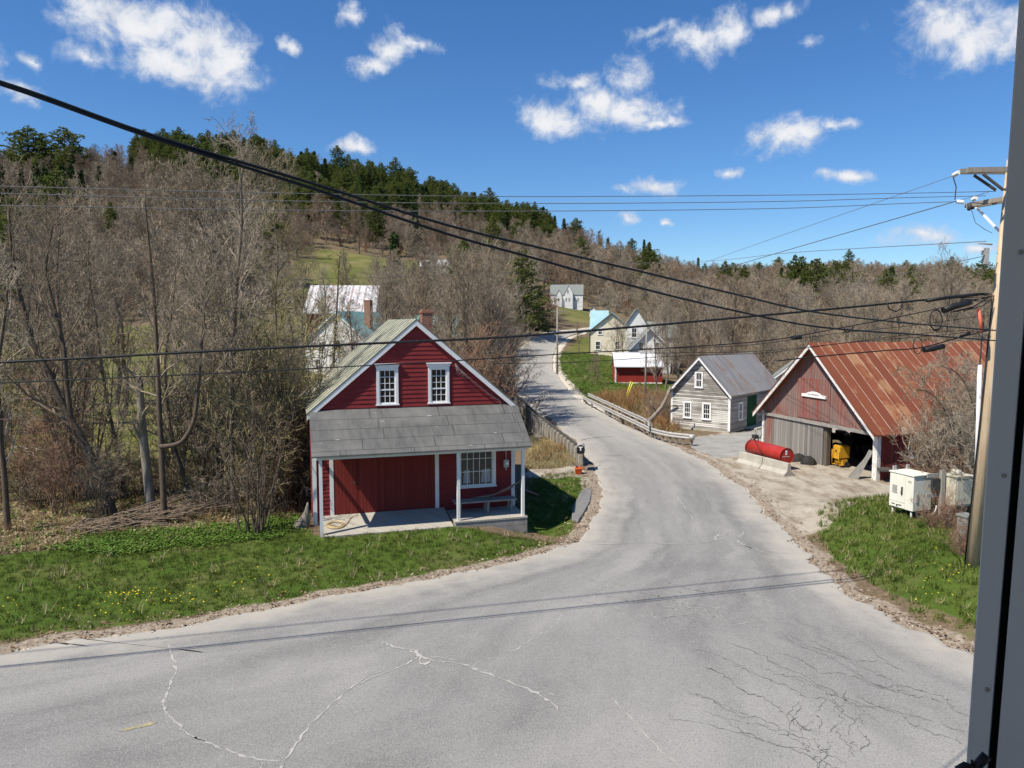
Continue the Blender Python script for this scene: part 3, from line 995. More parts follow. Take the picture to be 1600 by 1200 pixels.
M['asphalt'] = mat_asphalt()
M['crack_pale'] = mat_mottled('dusty_crack_filler', (0.33, 0.32, 0.295), (0.43, 0.415, 0.385), 5, 0.95, bump_s=0)
M['crack_dark'] = mat_mottled('open_dark_crack', (0.125, 0.122, 0.117), (0.170, 0.166, 0.160), 5, 0.95, bump_s=0)
M['crack_faint'] = mat_mottled('faint_pale_crack', (0.30, 0.292, 0.275), (0.36, 0.35, 0.325), 5, 0.95, bump_s=0)
M['road_yellow'] = mat_mottled('worn_yellow_line', (0.26, 0.235, 0.15), (0.40, 0.345, 0.16), 6, 0.9, (1, 1, 1), (0.22, 0.215, 0.205), 16, (0.48, 0.6), bump_s=0)
cv, cq, cm = [], [], []


def crack(uvpts, w0, mi, seed, jit=0.05, sub=7, wvar=0.7, zoff=0.025):
    r = np.random.default_rng(seed)
    P = np.array([tuple(G(u, v, 0.02).xy) for u, v in uvpts])
    Q = catmull(P, sub)
    n = len(Q)
    j = r.normal(size=(n, 2)) * jit
    j[0] = j[-1] = 0
    Q = Q + j
    d = np.gradient(Q, axis=0)
    nn = np.stack([-d[:, 1], d[:, 0]], 1) / (np.linalg.norm(d, axis=1, keepdims=True) + 1e-9)
    w = w0 * (0.62 if mi != 4 else 1) * np.clip(1 + wvar * r.normal(size=n), 0.25, 2.4) * np.clip(np.minimum(np.arange(n), np.arange(n)[::-1]) / 3, 0.15, 1)
    k = len(cv)
    zz = zoff + 0.001 * (seed % 7)
    for i in range(n):
        a, b_ = Q[i] + nn[i] * w[i] / 2, Q[i] - nn[i] * w[i] / 2
        cv.append((a[0], a[1], zz))
        cv.append((b_[0], b_[1], zz))
    for i in range(n - 1):
        cq.append((k + 2 * i, k + 2 * i + 1, k + 2 * i + 3, k + 2 * i + 2))
        cm.append(mi)


crack([(262, 1005), (268, 1022), (275, 1045), (268, 1065), (258, 1090), (256, 1103), (263, 1118), (278, 1130), (290, 1145), (320, 1158), (355, 1172), (395, 1185), (440, 1190)], 0.05, 1, 1, 0.02)
crack([(410, 1187), (405, 1215)], 0.04, 1, 2, 0.01)
crack([(436, 1215), (447, 1187), (470, 1152), (500, 1118), (530, 1090), (560, 1068), (600, 1052), (635, 1038), (657, 1025)], 0.045, 1, 3, 0.02)
crack([(535, 1088), (575, 1057), (605, 1047)], 0.025, 1, 4, 0.02)
crack([(590, 1003), (615, 1010), (650, 1020), (675, 1032), (700, 1035), (735, 1041), (745, 1047), (800, 1067), (850, 1090), (875, 1112)], 0.05, 1, 5, 0.025)
crack([(645, 1015), (655, 1026), (660, 1038), (672, 1034)], 0.10, 1, 6, 0.02)
crack([(655, 1030), (690, 1028), (735, 1041)], 0.04, 1, 13, 0.02)
crack([(740, 1047), (745, 1036), (790, 1022), (830, 1000), (865, 978), (876, 962), (872, 950)], 0.03, 1, 7, 0.03)
crack([(735, 1041), (770, 1055), (830, 1078), (880, 1088)], 0.035, 1, 8, 0.03)
crack([(950, 1085), (985, 1122), (1020, 1160), (1060, 1195)], 0.03, 1, 9, 0.02)
crack([(1052, 770), (1065, 785), (1080, 808), (1083, 835)], 0.04, 1, 10, 0.05)
crack([(920, 851), (1000, 848), (1080, 850), (1115, 843), (1140, 828), (1160, 832), (1158, 850), (1190, 862), (1235, 875)], 0.045, 1, 11, 0.06)
crack([(1105, 846), (1130, 834), (1150, 826)], 0.06, 1, 12, 0.05)
crack([(262, 1004), (250, 1000), (240, 992)], 0.03, 3, 14, 0.03)
crack([(560, 985), (590, 1003)], 0.02, 3, 15, 0.03)
rr = random.Random(5)
for k in range(16):   # worn band of fine pale cracks across the junction
    u0, v0 = 880 + rr.uniform(0, 240), 902 + rr.uniform(0, 40)
    n = rr.randint(3, 6)
    crack([(u0 + i * rr.uniform(24, 34), v0 + i * rr.uniform(6, 11)) for i in range(n)], rr.uniform(0.015, 0.035), 3, 30 + k, 0.05)
for k in range(22):   # dark alligator cracks lower right
    u0, v0 = 1020 + rr.uniform(0, 330), 985 + rr.uniform(0, 150)
    n = rr.randint(4, 7)
    su, sv = rr.uniform(28, 42), rr.uniform(8, 22)
    crack([(u0 + i * su, v0 + i * sv + rr.uniform(-6, 6)) for i in range(n)], rr.uniform(0.012, 0.024), 2, 60 + k, 0.035)
for k in range(12):
    u0, v0 = 1230 + rr.uniform(0, 120), 1050 + rr.uniform(0, 110)
    crack([(u0 + rr.uniform(-18, 18), v0 + i * 18) for i in range(4)], rr.uniform(0.012, 0.018), 2, 90 + k, 0.035)
for k in range(8):   # winding tar lines beyond the bridge
    u0, v0 = 836 + 14 * rr.uniform(0, 3), 605 + rr.uniform(0, 30)
    crack([(u0, v0), (u0 + 18, v0 + 6), (u0 + 14, v0 + 12), (u0 + 34, v0 + 20)], 0.10, 2, 110 + k, 0.08, zoff=0.03)
crack([(905, 688), (930, 684), (960, 682)], 0.22, 2, 120, 0.04)
crack([(935, 712), (985, 712)], 0.08, 2, 121, 0.04)
crack([(185, 1143), (215, 1136), (246, 1129)], 0.11, 4, 122, 0.004, wvar=0.15)
n0 = len(rverts)
allv = np.concatenate([rverts, np.array(cv)])
allq = np.concatenate([rq, np.array(cq) + n0])
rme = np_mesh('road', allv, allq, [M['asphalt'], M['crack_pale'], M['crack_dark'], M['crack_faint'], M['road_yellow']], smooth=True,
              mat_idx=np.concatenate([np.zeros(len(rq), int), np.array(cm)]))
a = rme.attributes.new('edge', 'FLOAT', 'POINT')
a.data.foreach_set('value', np.concatenate([rsd.ravel(), np.full(len(cv), 5.0)]).astype(np.float32))
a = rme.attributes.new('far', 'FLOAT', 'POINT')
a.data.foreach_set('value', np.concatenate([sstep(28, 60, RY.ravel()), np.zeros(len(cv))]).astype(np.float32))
along = np.concatenate([[0], np.cumsum(np.linalg.norm(np.diff((Le + Re) / 2, axis=0), axis=1))])
UU = np.concatenate([np.repeat(fr[None, :], rows, 0).ravel(), np.zeros(len(cv))])
VV = np.concatenate([np.repeat(along[:, None], cw, 1).ravel(), np.zeros(len(cv))])
uvl = rme.uv_layers.new(name='UVMap')
li = np.empty(len(rme.loops), np.int32)
rme.loops.foreach_get('vertex_index', li)
uvl.data.foreach_set('uv', np.stack([UU[li], VV[li]], 1).astype(np.float32).ravel())
road = link_mesh('road', rme)
road['kind'] = 'structure'

# water in the brook
bp = catmull(BROOK, 8)
d = np.gradient(bp, axis=0)
nn = np.stack([-d[:, 1], d[:, 0]], 1) / np.linalg.norm(d, axis=1, keepdims=True)
ba, bb = bp + nn * 2.6, bp - nn * 2.6
bv = np.concatenate([np.c_[ba, np.full(len(ba), -1.75)], np.c_[bb, np.full(len(bb), -1.75)]])
n = len(bp)
bq = [(i, i + 1, n + i + 1, n + i) for i in range(n - 1)]
M['water'] = mat_glass('brook_water', (0.03, 0.03, 0.022), 0.12)
brook = link_mesh('brook', np_mesh('brook', bv, bq, M['water']))
brook['kind'] = 'structure'

# broken apron of old asphalt at the verge
def apron():
    P = [tuple(G(u, v, 0.0).xy) for u, v in ((908, 768), (918, 762), (925, 768), (922, 785), (912, 803), (904, 815), (893, 812), (895, 792))]
    mb = MB()
    mb.prism(P, (1, 0, 0), (0, 1, 0), (0, 0, -0.06), (0, 0, 0.12))
    o = mb.build('path', mat_mottled('old_broken_asphalt', (0.15, 0.148, 0.143), (0.22, 0.215, 0.205), 9, 0.95), bevel=0.04)
    o['kind'] = 'structure'


apron()

# ================================================================== BUILDINGS
def hz(x, y):
    return float(H(np.array([float(x)]), np.array([float(y)]))[0])


def hroad(x, y):
    return float(H_road(np.array([float(x)]), np.array([float(y)]))[0])


def clap(mb, O, A, N, zlo, zhi, ext, step, openings=(), mi=0):
    """lapped boards on a wall: O origin, A along, N outward; ext(z) gives the two ends at height z"""
    O, A, N = Vector(O), Vector(A), Vector(N)
    up = Vector((0, 0, 1))
    z = zlo
    while z < zhi - 0.02:
        z1 = min(z + step, zhi)
        (l0, r0), (l1, r1) = ext(z), ext(z1)
        cuts = sorted((a, b) for a, b, c, d in openings if c < (z + z1) / 2 < d)
        segs, lo = [], (l0, l1)
        for a, b in cuts:
            segs.append((lo, (a, a)))
            lo = (b, b)
        segs.append((lo, (r0, r1)))
        for (la, lb), (ra, rb) in segs:
            if ra - la < 0.02 and rb - lb < 0.02:
                continue
            p = [O + A * la + up * z + N * 0.026, O + A * ra + up * z + N * 0.026, O + A * rb + up * (z1 + 0.012) + N * 0.004, O + A * lb + up * (z1 + 0.012) + N * 0.004,
                 O + A * la + up * z, O + A * ra + up * z]
            mb.add(p, [(0, 1, 2, 3), (4, 5, 1, 0), (0, 3, 4), (1, 5, 2)], mi)
        z = z1


def window(parent, O, A, N, w, h, cols, rows, trim=0.1, header=0.0, sill=0.05, frame_mat='window_white', pane_mat='pane', label=None, meeting=True, name='window'):
    """O = lower left corner of the outer trim on the wall plane"""
    O, A, N = Vector(O), Vector(A), Vector(N)
    U = Vector((0, 0, 1))
    rot = Matrix((A, -N, U)).transposed()
    mb = MB()

    def bx(a0, a1, z0, z1, n0, n1, m):
        m.box(O + A * (a0 + a1) / 2 + U * (z0 + z1) / 2 + N * (n0 + n1) / 2, (a1 - a0, abs(n1 - n0), z1 - z0), 0, rot)
    bx(0, trim, sill, h, -0.02, 0.05, mb)
    bx(w - trim, w, sill, h, -0.02, 0.05, mb)
    bx(trim, w - trim, h - trim, h, -0.02, 0.047, mb)
    bx(-0.03, w + 0.03, 0, sill, -0.02, 0.075, mb)
    if header:
        bx(-0.035, w + 0.035, h, h + header * 0.7, -0.02, 0.07, mb)
        bx(-0.075, w + 0.075, h + header * 0.7, h + header, -0.02, 0.12, mb)
    g0, g1, k0, k1 = trim, w - trim, sill, h - trim
    s = 0.045
    if trim > 0.05:
        for a in (g0, g1 - s):
            bx(a, a + s, k0, k1, -0.02, 0.018, mb)
        bx(g0 + s, g1 - s, k0, k0 + s * 1.3, -0.02, 0.018, mb)
        bx(g0 + s, g1 - s, k1 - s, k1, -0.02, 0.018, mb)
    else:
        s = 0.0
    q0, q1 = g0 + s, g1 - s
    zb, zt = k0 + s * 1.3, k1 - s
    tot = sum(rows) if isinstance(rows, (tuple, list)) else rows
    mt = 0.022
    for i in range(1, cols):
        a = q0 + (q1 - q0) * i / cols
        bx(a - mt / 2, a + mt / 2, zb, zt, -0.02, 0.008, mb)
    for i in range(1, tot):
        z = zb + (zt - zb) * i / tot
        meet = isinstance(rows, (tuple, list)) and i == rows[0]
        hh = 0.05 if meet else mt
        bx(q0, q1, z - hh / 2, z + hh / 2, -0.02, 0.022 if meet else 0.006, mb)
    o = mb.build(name, M[frame_mat], parent)
    if label:
        o['label'] = label
    g = MB()
    g.box(O + A * (q0 + q1) / 2 + U * (zb + zt) / 2 + N * (-0.018), (q1 - q0, 0.012, zt - zb), 0, rot)
    g.build('pane', M[pane_mat], o)
    return o


def chevron(mb, Wd, y0, y1, eave, peak, oh, th, mi=0, ridge_x=None):
    rx = Wd / 2 if ridge_x is None else ridge_x
    sl, sr = (peak - eave) / rx, (peak - eave) / (Wd - rx)
    P = [(-oh, eave - oh * sl), (rx, peak), (Wd + oh, eave - oh * sr), (Wd + oh, eave - oh * sr + th), (rx, peak + th), (-oh, eave - oh * sl + th)]
    n = len(P)
    vs = [(x, y0, z) for x, z in P] + [(x, y1, z) for x, z in P]
    fs = [(0, 1, 4, 5), (1, 2, 3, 4), (6, 11, 10, 7), (7, 10, 9, 8)] + [(i, n + i, n + (i + 1) % n, (i + 1) % n) for i in range(n)]
    return mb.add(vs, fs, mi)


def rake_boards(mb, Wd, y, depth, eave, peak, oh, wide, mi=0, gap=0.004):
    sl = (peak - eave) / (Wd / 2)
    vz = wide * math.hypot(1, sl)
    for sgn in (0, 1):
        P = [(-oh, eave - oh * sl - gap), (Wd / 2, peak - gap), (Wd / 2, peak - gap - vz), (-oh, eave - oh * sl - gap - vz)]
        if sgn:
            P = [(Wd - a, b) for a, b in P]
        mb.prism(P, (1, 0, 0), (0, 0, 1), (0, y, 0), (0, depth, 0), mi)


def pentagon(mb, Wd, y0, y1, base, eave, peak, mi=0):
    P = [(0, base), (Wd, base), (Wd, eave), (Wd / 2, peak), (0, eave)]
    return mb.prism(P, (1, 0, 0), (0, 0, 1), (0, y0, 0), (0, y1 - y0, 0), mi)


AX, AY, NX, NY = Vector((1, 0, 0)), Vector((0, 1, 0)), Vector((-1, 0, 0)), Vector((0, -1, 0))


# ------------------------------------------------------------------ the red house
def red_house():
    Wd, L, eave, peak = 7.85, 8.0, 4.28, 7.62
    h = thing('red_house', 'red clapboard house with white trim and a grey porch roof', 'house', (-7.4, 26.9, 0), R(16.8))
    w = MB()
    pentagon(w, Wd, 0.03, L, 0.1, eave - 0.01, peak - 0.02)
    sl = (peak - eave) / (Wd / 2)
    gw1, gw2 = (2.40, 3.22, 4.40, 5.86), (4.37, 5.19, 4.40, 5.86)
    clap(w, (0, 0.03, 0), AX, NY, 4.0, peak - 0.05, lambda z: (0.02 + max(0, z - eave) / sl, Wd - 0.02 - max(0, z - eave) / sl), 0.165, (gw1, gw2))
    big = (5.48, 7.05, 1.02, 2.85)
    clap(w, (0, 0.03, 0), AX, NY, 0.30, 4.0, lambda z: (0.15, 0.62), 0.150)
    clap(w, (0, 0.03, 0), AX, NY, 0.18, 4.0, lambda z: (4.75, Wd - 0.15), 0.150, (big,))
    clap(w, (0, 0.0, 0), AY, NX, 0.3, eave - 0.05, lambda z: (0.03, L), 0.165)
    clap(w, (Wd, 0.0, 0), AY, AX, 0.0, eave - 0.05, lambda z: (0.03, L), 0.165)
    w.build('wall', M['red_paint'], h)
    f = MB()
    f.span((0.02, 0.06, -1.2), (Wd - 0.02, L - 0.03, 0.1))
    f.build('foundation', M['concrete'], h)
    r = MB()
    chevron(r, Wd, -0.11, L + 0.15, eave, peak, 0.16, 0.05)
    roof = r.build('roof', M['house_roof'], h)
    c = MB()
    c.span((4.72, 3.25, 6.2), (5.18, 3.75, 7.93))
    c.span((4.69, 3.22, 7.93), (5.21, 3.78, 8.01))
    c.span((4.74, 3.27, 8.01), (5.16, 3.73, 8.10))
    c.build('chimney', M['brick'], roof)
    t = MB()
    rake_boards(t, Wd, -0.098, 0.118, eave, peak, 0.15, 0.16)
    t.span((0, -0.012, -0.1), (0.15, 0.10, eave - 0.1))
    t.span((Wd - 0.15, -0.012, -0.3), (Wd, 0.10, eave - 0.1))
    t.span((-0.012, 0.10, 0.1), (0.05, 0.24, eave - 0.1))
    t.span((-0.09, 0.10, eave - 0.26), (-0.03, L, eave - 0.12))
    t.span((0.62, -0.045, 0.3), (0.76, 0.02, 3.0))
    t.span((4.60, -0.045, 0.2), (4.75, 0.02, 3.0))
    t.build('trim', M['white_paint'], h)
    for a, lab in ((gw1, None), (gw2, None)):
        window(h, (a[0], 0.012, a[2]), AX, NY, a[1] - a[0], a[3] - a[2], 3, (2, 3), 0.10, 0.13)
    bw = window(h, (big[0], 0.012, big[2]), AX, NY, big[1] - big[0], big[3] - big[2], 5, 3, 0.12, 0, 0.07, pane_mat='pane_grey', label='wide window of fifteen panes under the porch')
    for a0, a1 in ((5.72, 6.02), (6.45, 6.85)):
        cu = MB()
        cu.prism([(a0, 1.20), (a1, 1.20), (a1 - 0.03, 1.75), (a0 + 0.05, 1.72)], (1, 0, 0), (0, 0, 1), (0, 0.018, 0), (0, 0.004, 0))
        cu.build('curtain', M['curtain'], bw)
    for a0, a1 in ((0.76, 1.63), (1.645, 4.60)):
        d = MB()
        d.span((a0, -0.035, 0.34), (a1, 0.02, 2.85))
        dd = d.build('door', M['door_planks'], h)
        if a0 < 1:
            k = MB()
            k.span((1.50, -0.06, 1.52), (1.58, -0.036, 1.58))
            k.tube([(1.52, -0.05, 1.55), (1.52, -0.09, 1.48), (1.52, -0.05, 1.40)], 0.012, 6)
            k.build('latch', M['dark_metal'], dd)
    # porch
    pr = MB()
    z0, z1, yo = 4.30, 2.92, 1.95
    P = [(-0.02, 4.30), (-yo, 2.92), (-yo, 2.86), (-0.02, 4.22)]
    pr.prism(P, (0, 1, 0), (0, 0, 1), (-0.06, 0, 0), (Wd + 0.14, 0, 0))
    pr.build('porch_roof', M['roll_roof'], h)
    bm_ = MB()
    bm_.span((0.1, -1.72, 2.74), (Wd - 0.05, -1.60, 2.90))
    bm_.span((0.02, -1.6, 2.76), (0.10, -0.03, 2.92))
    bm_.span((Wd - 0.10, -1.6, 2.76), (Wd - 0.02, -0.03, 2.92))
    bm_.build('porch_beam', M['white_paint'], h)
    for s, zb in ((0.24, -0.05), (5.16, 0.2), (7.66, 0.2)):
        p = MB()
        p.span((s - 0.055, -1.71, zb), (s + 0.055, -1.60, 2.74))
        p.build('porch_post', M['white_paint'], h)
    rp = MB()
    rp.prism([(-1.80, 0.04), (-0.036, 0.33), (-0.036, 0.0), (-1.80, -0.2)], (0, 1, 0), (0, 0, 1), (0.32, 0, 0), (4.62, 0, 0))
    rp.build('ramp', M['deck_wood'], h)
    dk = MB()
    dk.span((5.0, -1.82, 0.14), (7.80, -0.03, 0.20))
    dk.build('deck', M['deck_wood'], h)
    sk = MB()
    sk.span((5.02, -1.80, -0.10), (7.79, -1.75, 0.137))
    sk.span((5.4, -1.797, -0.62), (7.79, -1.752, -0.104))
    sk.span((5.02, -1.75, -0.3), (5.07, -0.05, 0.137))
    sk.span((7.74, -1.75, -0.62), (7.79, -0.05, 0.137))
    sk.build('deck_skirt', M['grey_wood'], h)
    # meter with its conduit, service conduit under the right rake
    m = MB()
    m.span((7.36, -0.13, 1.78), (7.56, -0.012, 2.08))
    m.tube([(7.46, -0.06, 2.08), (7.46, -0.06, 2.86)], 0.018, 6)
    m.tube([(7.46, -0.07, 1.78), (7.46, -0.07, 1.66)], 0.03, 6)
    mm = m.build('electric_meter', M['galv'], h)
    mg = MB()
    mg.tube([(7.47, -0.13, 1.95), (7.47, -0.19, 1.95)], 0.07, 12)
    mg.build('meter_glass', M['porcelain'], mm)
    cd = MB()
    pts = [(5.42, -0.06, 5.95), (5.6, -0.06, 5.72), (6.2, -0.06, 5.16), (6.9, -0.06, 4.62), (7.2, -0.06, 4.45), (7.27, -0.06, 4.3), (7.3, -0.10, 4.2)]
    cd.tube(pts, 0.018, 6)
    for k in range(3):
        cd.tube([(5.42, -0.05, 5.95 - 0.02 * k), (5.5 + 0.1 * k, -0.12, 5.5), (5.75 + 0.1 * k, -0.10, 5.35), (5.62, -0.06, 5.72)], 0.009, 5)
    cd.build('conduit', M['grey_cable'], h)
    return h


house = red_house()


def hp(s, out, z):
    """point in the red house's own frame -> world"""
    c, s_ = math.cos(R(16.8)), math.sin(R(16.8))
    return Vector((-7.4 + c * s + s_ * out, 26.9 + s_ * s - c * out, z))


b = thing('bench', 'low grey plank bench on the house deck under the wide window', 'bench', hp(6.4, 0.62, 0.2), R(16.8))
q = MB()
for k in range(3):
    q.span((-1.2, -0.30 + 0.2 * k, 0.43), (1.25, -0.12 + 0.2 * k, 0.48))
q.build('seat', M['grey_wood'], b)
for a in (-1.0, 0.1, 1.05):
    for yy in (-0.24, 0.24):
        q = MB()
        q.beam((a, yy, 0), (a + 0.03, yy * 0.83, 0.43), 0.07, 0.07)
        q.build('leg', M['grey_wood'], b)
q = MB()
rr = random.Random(8)
for k in range(5):
    q.tube([hp(5.9 + 0.2 * k, 0.5 + 0.06 * k, 0.72 + 0.02 * k), hp(6.9, 0.45 + 0.05 * k, 0.80 + 0.02 * k), hp(7.55 + 0.1 * k, 0.35 + 0.05 * k, 0.95 + 0.09 * k)], 0.02, 6)
tag(q.build('wooden_pole', M['pale_bark']), 'bundle of thin pale poles lying along the bench', 'poles')
q = MB()
sp = []
for i in range(90):
    a = i * 0.32
    rad = 0.42 - 0.0022 * i
    if i < 70:
        s, o = 0.75 + rad * math.cos(a) * 0.8, 0.95 + rad * math.sin(a) * 0.8
    else:
        s, o = 0.95 + (i - 70) * 0.035, 1.15 - (i - 70) * 0.055 + 0.1 * math.sin((i - 70) * 0.4)
    o = min(max(o, 0.08), 1.72)
    sp.append(hp(s, o, 0.335 - (o - 0.036) * 0.29 / 1.764 + 0.03))
q.tube(sp, 0.014, 6)
tag(q.build('hose', M['hose']), 'tan rope or hose loosely coiled on the sunny end of the ramp', 'hose')
q = MB()
prof = []
base = hp(-0.28, 0.1, 0)
for k, (zz, rx_, ry_, off) in enumerate(((-0.1, 0.34, 0.26, -0.18), (0.15, 0.30, 0.22, -0.15), (0.32, 0.20, 0.16, -0.05), (0.5, 0.11, 0.10, 0.04), (0.75, 0.06, 0.06, 0.08), (0.9, 0.03, 0.03, 0.1))):
    prof.append([(off + rx_ * math.cos(a) * (1 + 0.12 * math.sin(3 * a + k)), ry_ * math.sin(a), zz) for a in np.linspace(0, 2 * math.pi, 12, endpoint=False)])
vs = [p for ring in prof for p in ring]
fs = [(i * 12 + k, i * 12 + (k + 1) % 12, (i + 1) * 12 + (k + 1) % 12, (i + 1) * 12 + k) for i in range(5) for k in range(12)] + [tuple(range(60, 72))]
q.add(vs, fs, 0, True)
tag(q.build('stump', M['pale_bark'], loc=base), 'pale grey flared stump against the left corner of the red house', 'stump')


# ------------------------------------------------------------------ the weathered white workshop
def workshop():
    Wd, L, eave, peak = 4.47, 8.8, 2.75, 5.15
    h = thing('workshop', 'small peeling white clapboard workshop with grey metal roof and green door', 'workshop', (11.5, 52.9, 0), math.atan2(-2.9, 3.4))
    w = MB()
    pentagon(w, Wd, 0.03, L, 0.1, eave - 0.01, peak - 0.02)
    sl = (peak - eave) / (Wd / 2)
    ws = [(0.98, 1.62, 0.75, 1.95), (2.42, 3.10, 0.75, 1.95), (1.82, 2.44, 2.95, 4.1)]
    clap(w, (0, 0.03, 0), AX, NY, 0.15, peak - 0.05, lambda z: (0.06 + max(0, z - eave) / sl, Wd - 0.06 - max(0, z - eave) / sl), 0.125, ws)
    w.build('wall', M['old_white_clap'], h)
    w = MB()
    clap(w, (Wd, 0, 0), AY, AX, 0.15, eave - 0.02, lambda z: (0.05, L), 0.125, ((1.35, 2.05, 0.7, 2.0), (2.85, 4.5, 0.1, 2.35)))
    clap(w, (0, 0, 0), AY, NX, 0.15, eave - 0.02, lambda z: (0.05, L), 0.125)
    w.build('side_wall', M['grey_clap'], h)
    r = MB()
    chevron(r, Wd, -0.32, L + 0.2, eave, peak, 0.22, 0.05)
    r.build('roof', M['grey_roof'], h)
    t = MB()
    rake_boards(t, Wd, -0.30, 0.05, eave, peak, 0.2, 0.13)
    t.span((-0.01, -0.01, 0.1), (0.13, 0.05, eave - 0.1))
    t.span((Wd - 0.13, -0.01, 0.1), (Wd + 0.03, 0.06, eave - 0.1))
    t.build('trim', M['white_paint'], h)
    t = MB()
    t.span((-0.15, -0.12, -0.4), (Wd + 0.02, L, 0.12))
    t.build('foundation', M['concrete'], h)
    for a in ws:
        window(h, (a[0], 0.012, a[2]), AX, NY, a[1] - a[0], a[3] - a[2], 3, (1, 2) if a[2] < 2 else (1, 1), 0.085, 0.0, 0.05)
    window(h, (Wd + 0.012, 1.35, 0.7), AY, AX, 0.7, 1.3, 2, (1, 1), 0.09, 0, 0.05, pane_mat='pane_grey')
    for k in (0, 1):
        d = MB()
        d.span((Wd + 0.0, 2.9 + 0.8 * k, 0.1), (Wd + 0.05, 3.68 + 0.8 * k, 2.3))
        dd = d.build('door', M['green_planks'], h)
        if k == 0:
            d = MB()
            d.span((Wd + 0.05, 3.58, 1.1), (Wd + 0.08, 3.64, 1.2))
            d.build('handle', M['galv'], dd)
    st = MB()
    st.span((Wd + 0.03, 2.5, -0.2), (Wd + 0.9, 4.8, 0.12))
    st.build('step', M['concrete'], h)
    # slim post with a bracket at the left corner
    p = MB()
    p.tube([(-0.12, -0.2, -0.3), (-0.1, -0.2, 1.9)], 0.04, 6)
    p.beam((-0.65, -0.45, 1.45), (0.55, -0.1, 1.62), 0.10, 0.05)
    p.build('bracket', M['dark_wood'], h)
    return h


workshop()


# ------------------------------------------------------------------ the red barn
BW, BL, BE, BP = 9.06, 14.0, 2.45, 6.42
BRZ = math.atan2(-0.96, 0.28)


def bpnt(s, y, z):
    c, sn = math.cos(BRZ), math.sin(BRZ)
    return Vector((14.95 + c * s - sn * y, 43.5 + sn * s + c * y, z))


def barn():
    h = thing('barn', 'weathered red barn with rusty metal roof and open front bay', 'barn', (14.95, 43.5, 0), BRZ)
    th = 0.1
    sl = (BP - BE) / (BW / 2)
    beam = 2.2
    g = MB()
    P = [(0, beam), (BW, beam), (BW, BE), (BW / 2, BP - 0.02), (0, BE)]
    g.prism(P, (1, 0, 0), (0, 0, 1), (0, 0, 0), (0, th, 0))
    gb = g.build('gable', M['barn_red'], h)
    d = MB()
    d.span((2.75, -0.03, 2.3), (6.1, -0.004, 5.0))
    d = MB()
    d.prism([(3.1, 2.35), (5.7, 2.35), (5.7, 4.55), (3.1, 4.55)], (1, 0, 0), (0, 0, 1), (0, -0.035, 0), (0, 0.03, 0))
    d.beam((3.15, -0.045, 4.5), (4.9, -0.045, 2.4), 0.03, 0.09, 0)
    d.build('loft_door', mat_planks('loft_door_planks', (0.15, 0.10, 0.085), (0.30, 0.19, 0.165), 0.24, paint=(0.24, 0.062, 0.046), paint_amt=(0.38, 0.60)), h)
    w = MB()
    w.span((1.0, 0, -0.3), (5.2, th, beam - 0.003))
    w.build('front_wall', M['barn_grey'], h)
    w = MB()
    w.span((0.12, 0.02, -0.3), (0.996, th - 0.02, beam - 0.003))
    w.build('side_door', M['barn_red'], h)
    t = MB()
    t.span((0.1, -0.09, beam - 0.1), (BW - 0.1, -0.003, beam + 0.06))
    t.build('door_track', M['grey_wood'], h)
    t = MB()
    rake_boards(t, BW, -0.52, 0.05, BE, BP, 0.3, 0.17)
    t.span((-0.03, -0.04, -0.3), (0.117, 0.12, BE - 0.1))
    t.build('trim', M['chipped_white'], h)
    t = MB()
    t.span((BW - 0.26, -0.06, -0.2), (BW + 0.03, 0.16, BE - 0.05))
    t.build('corner_post', M['chipped_white'], h)
    t = MB()
    t.span((8.55, 0.165, -0.2), (8.80, 0.35, beam))
    t.span((5.2, 0.105, -0.2), (5.4, 0.35, beam))
    t.span((6.9, 6.0, -0.2), (7.1, 6.2, 3.0))
    t.span((3.0, 6.0, -0.2), (3.2, 6.2, 3.0))
    t.span((0.1, 6.0, 2.45), (BW - 0.1, 6.2, 2.65))
    t.build('inner_post', M['inner_planks'], h)
    # side walls: right one with a window, left one with a wide opening towards the back
    w = MB()
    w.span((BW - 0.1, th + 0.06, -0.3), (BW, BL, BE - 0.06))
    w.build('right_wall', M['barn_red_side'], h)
    w = MB()
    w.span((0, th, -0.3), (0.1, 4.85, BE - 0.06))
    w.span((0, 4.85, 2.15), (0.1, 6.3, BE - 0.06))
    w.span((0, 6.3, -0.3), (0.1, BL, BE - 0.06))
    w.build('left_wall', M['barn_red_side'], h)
    w = MB()
    pentagon(w, BW - 0.04, BL - 0.1, BL, -0.3, BE - 0.04, BP - 0.05)
    w.build('back_wall', M['inner_planks'], h)
    window(h, (BW + 0.004, 1.9, 0.95), AY, AX, 1.0, 0.95, 1, 1, 0.09, 0, 0.06, frame_mat='chipped_white')
    r = MB()
    chevron(r, BW, -0.55, BL + 0.3, BE, BP, 0.32, 0.06)
    r.build('roof', M['barn_roof'], h)
    # painted board with an arched top over the doors
    s = MB()
    pts = [(-0.95, -0.11), (0.95, -0.11), (0.95, 0.05)] + [(0.55 * math.cos(a), 0.05 + 0.14 * math.sin(a)) for a in np.linspace(0, math.pi, 9)] + [(-0.95, 0.05)]
    pts = [(-0.95, -0.12), (0.95, -0.12), (0.95, 0.03), (0.62, 0.05), (0.42, 0.13), (0.15, 0.19), (-0.15, 0.19), (-0.42, 0.13), (-0.62, 0.05), (-0.95, 0.03)]
    s.prism(pts, (1, 0, 0), (0, 0, 1), (4.5, -0.12, 3.66), (0, 0.07, 0))
    sb = s.build('sign_board', M['white_paint'], h)
    s = MB()
    rr = random.Random(3)
    for k in range(13):
        a = 4.05 + k * 0.072
        hh = rr.uniform(0.03, 0.075)
        s.span((a, -0.126, 3.66), (a + rr.uniform(0.02, 0.05), -0.121, 3.66 + hh))
    s.build('lettering', M['dark_metal'], sb)
    return h


barn()


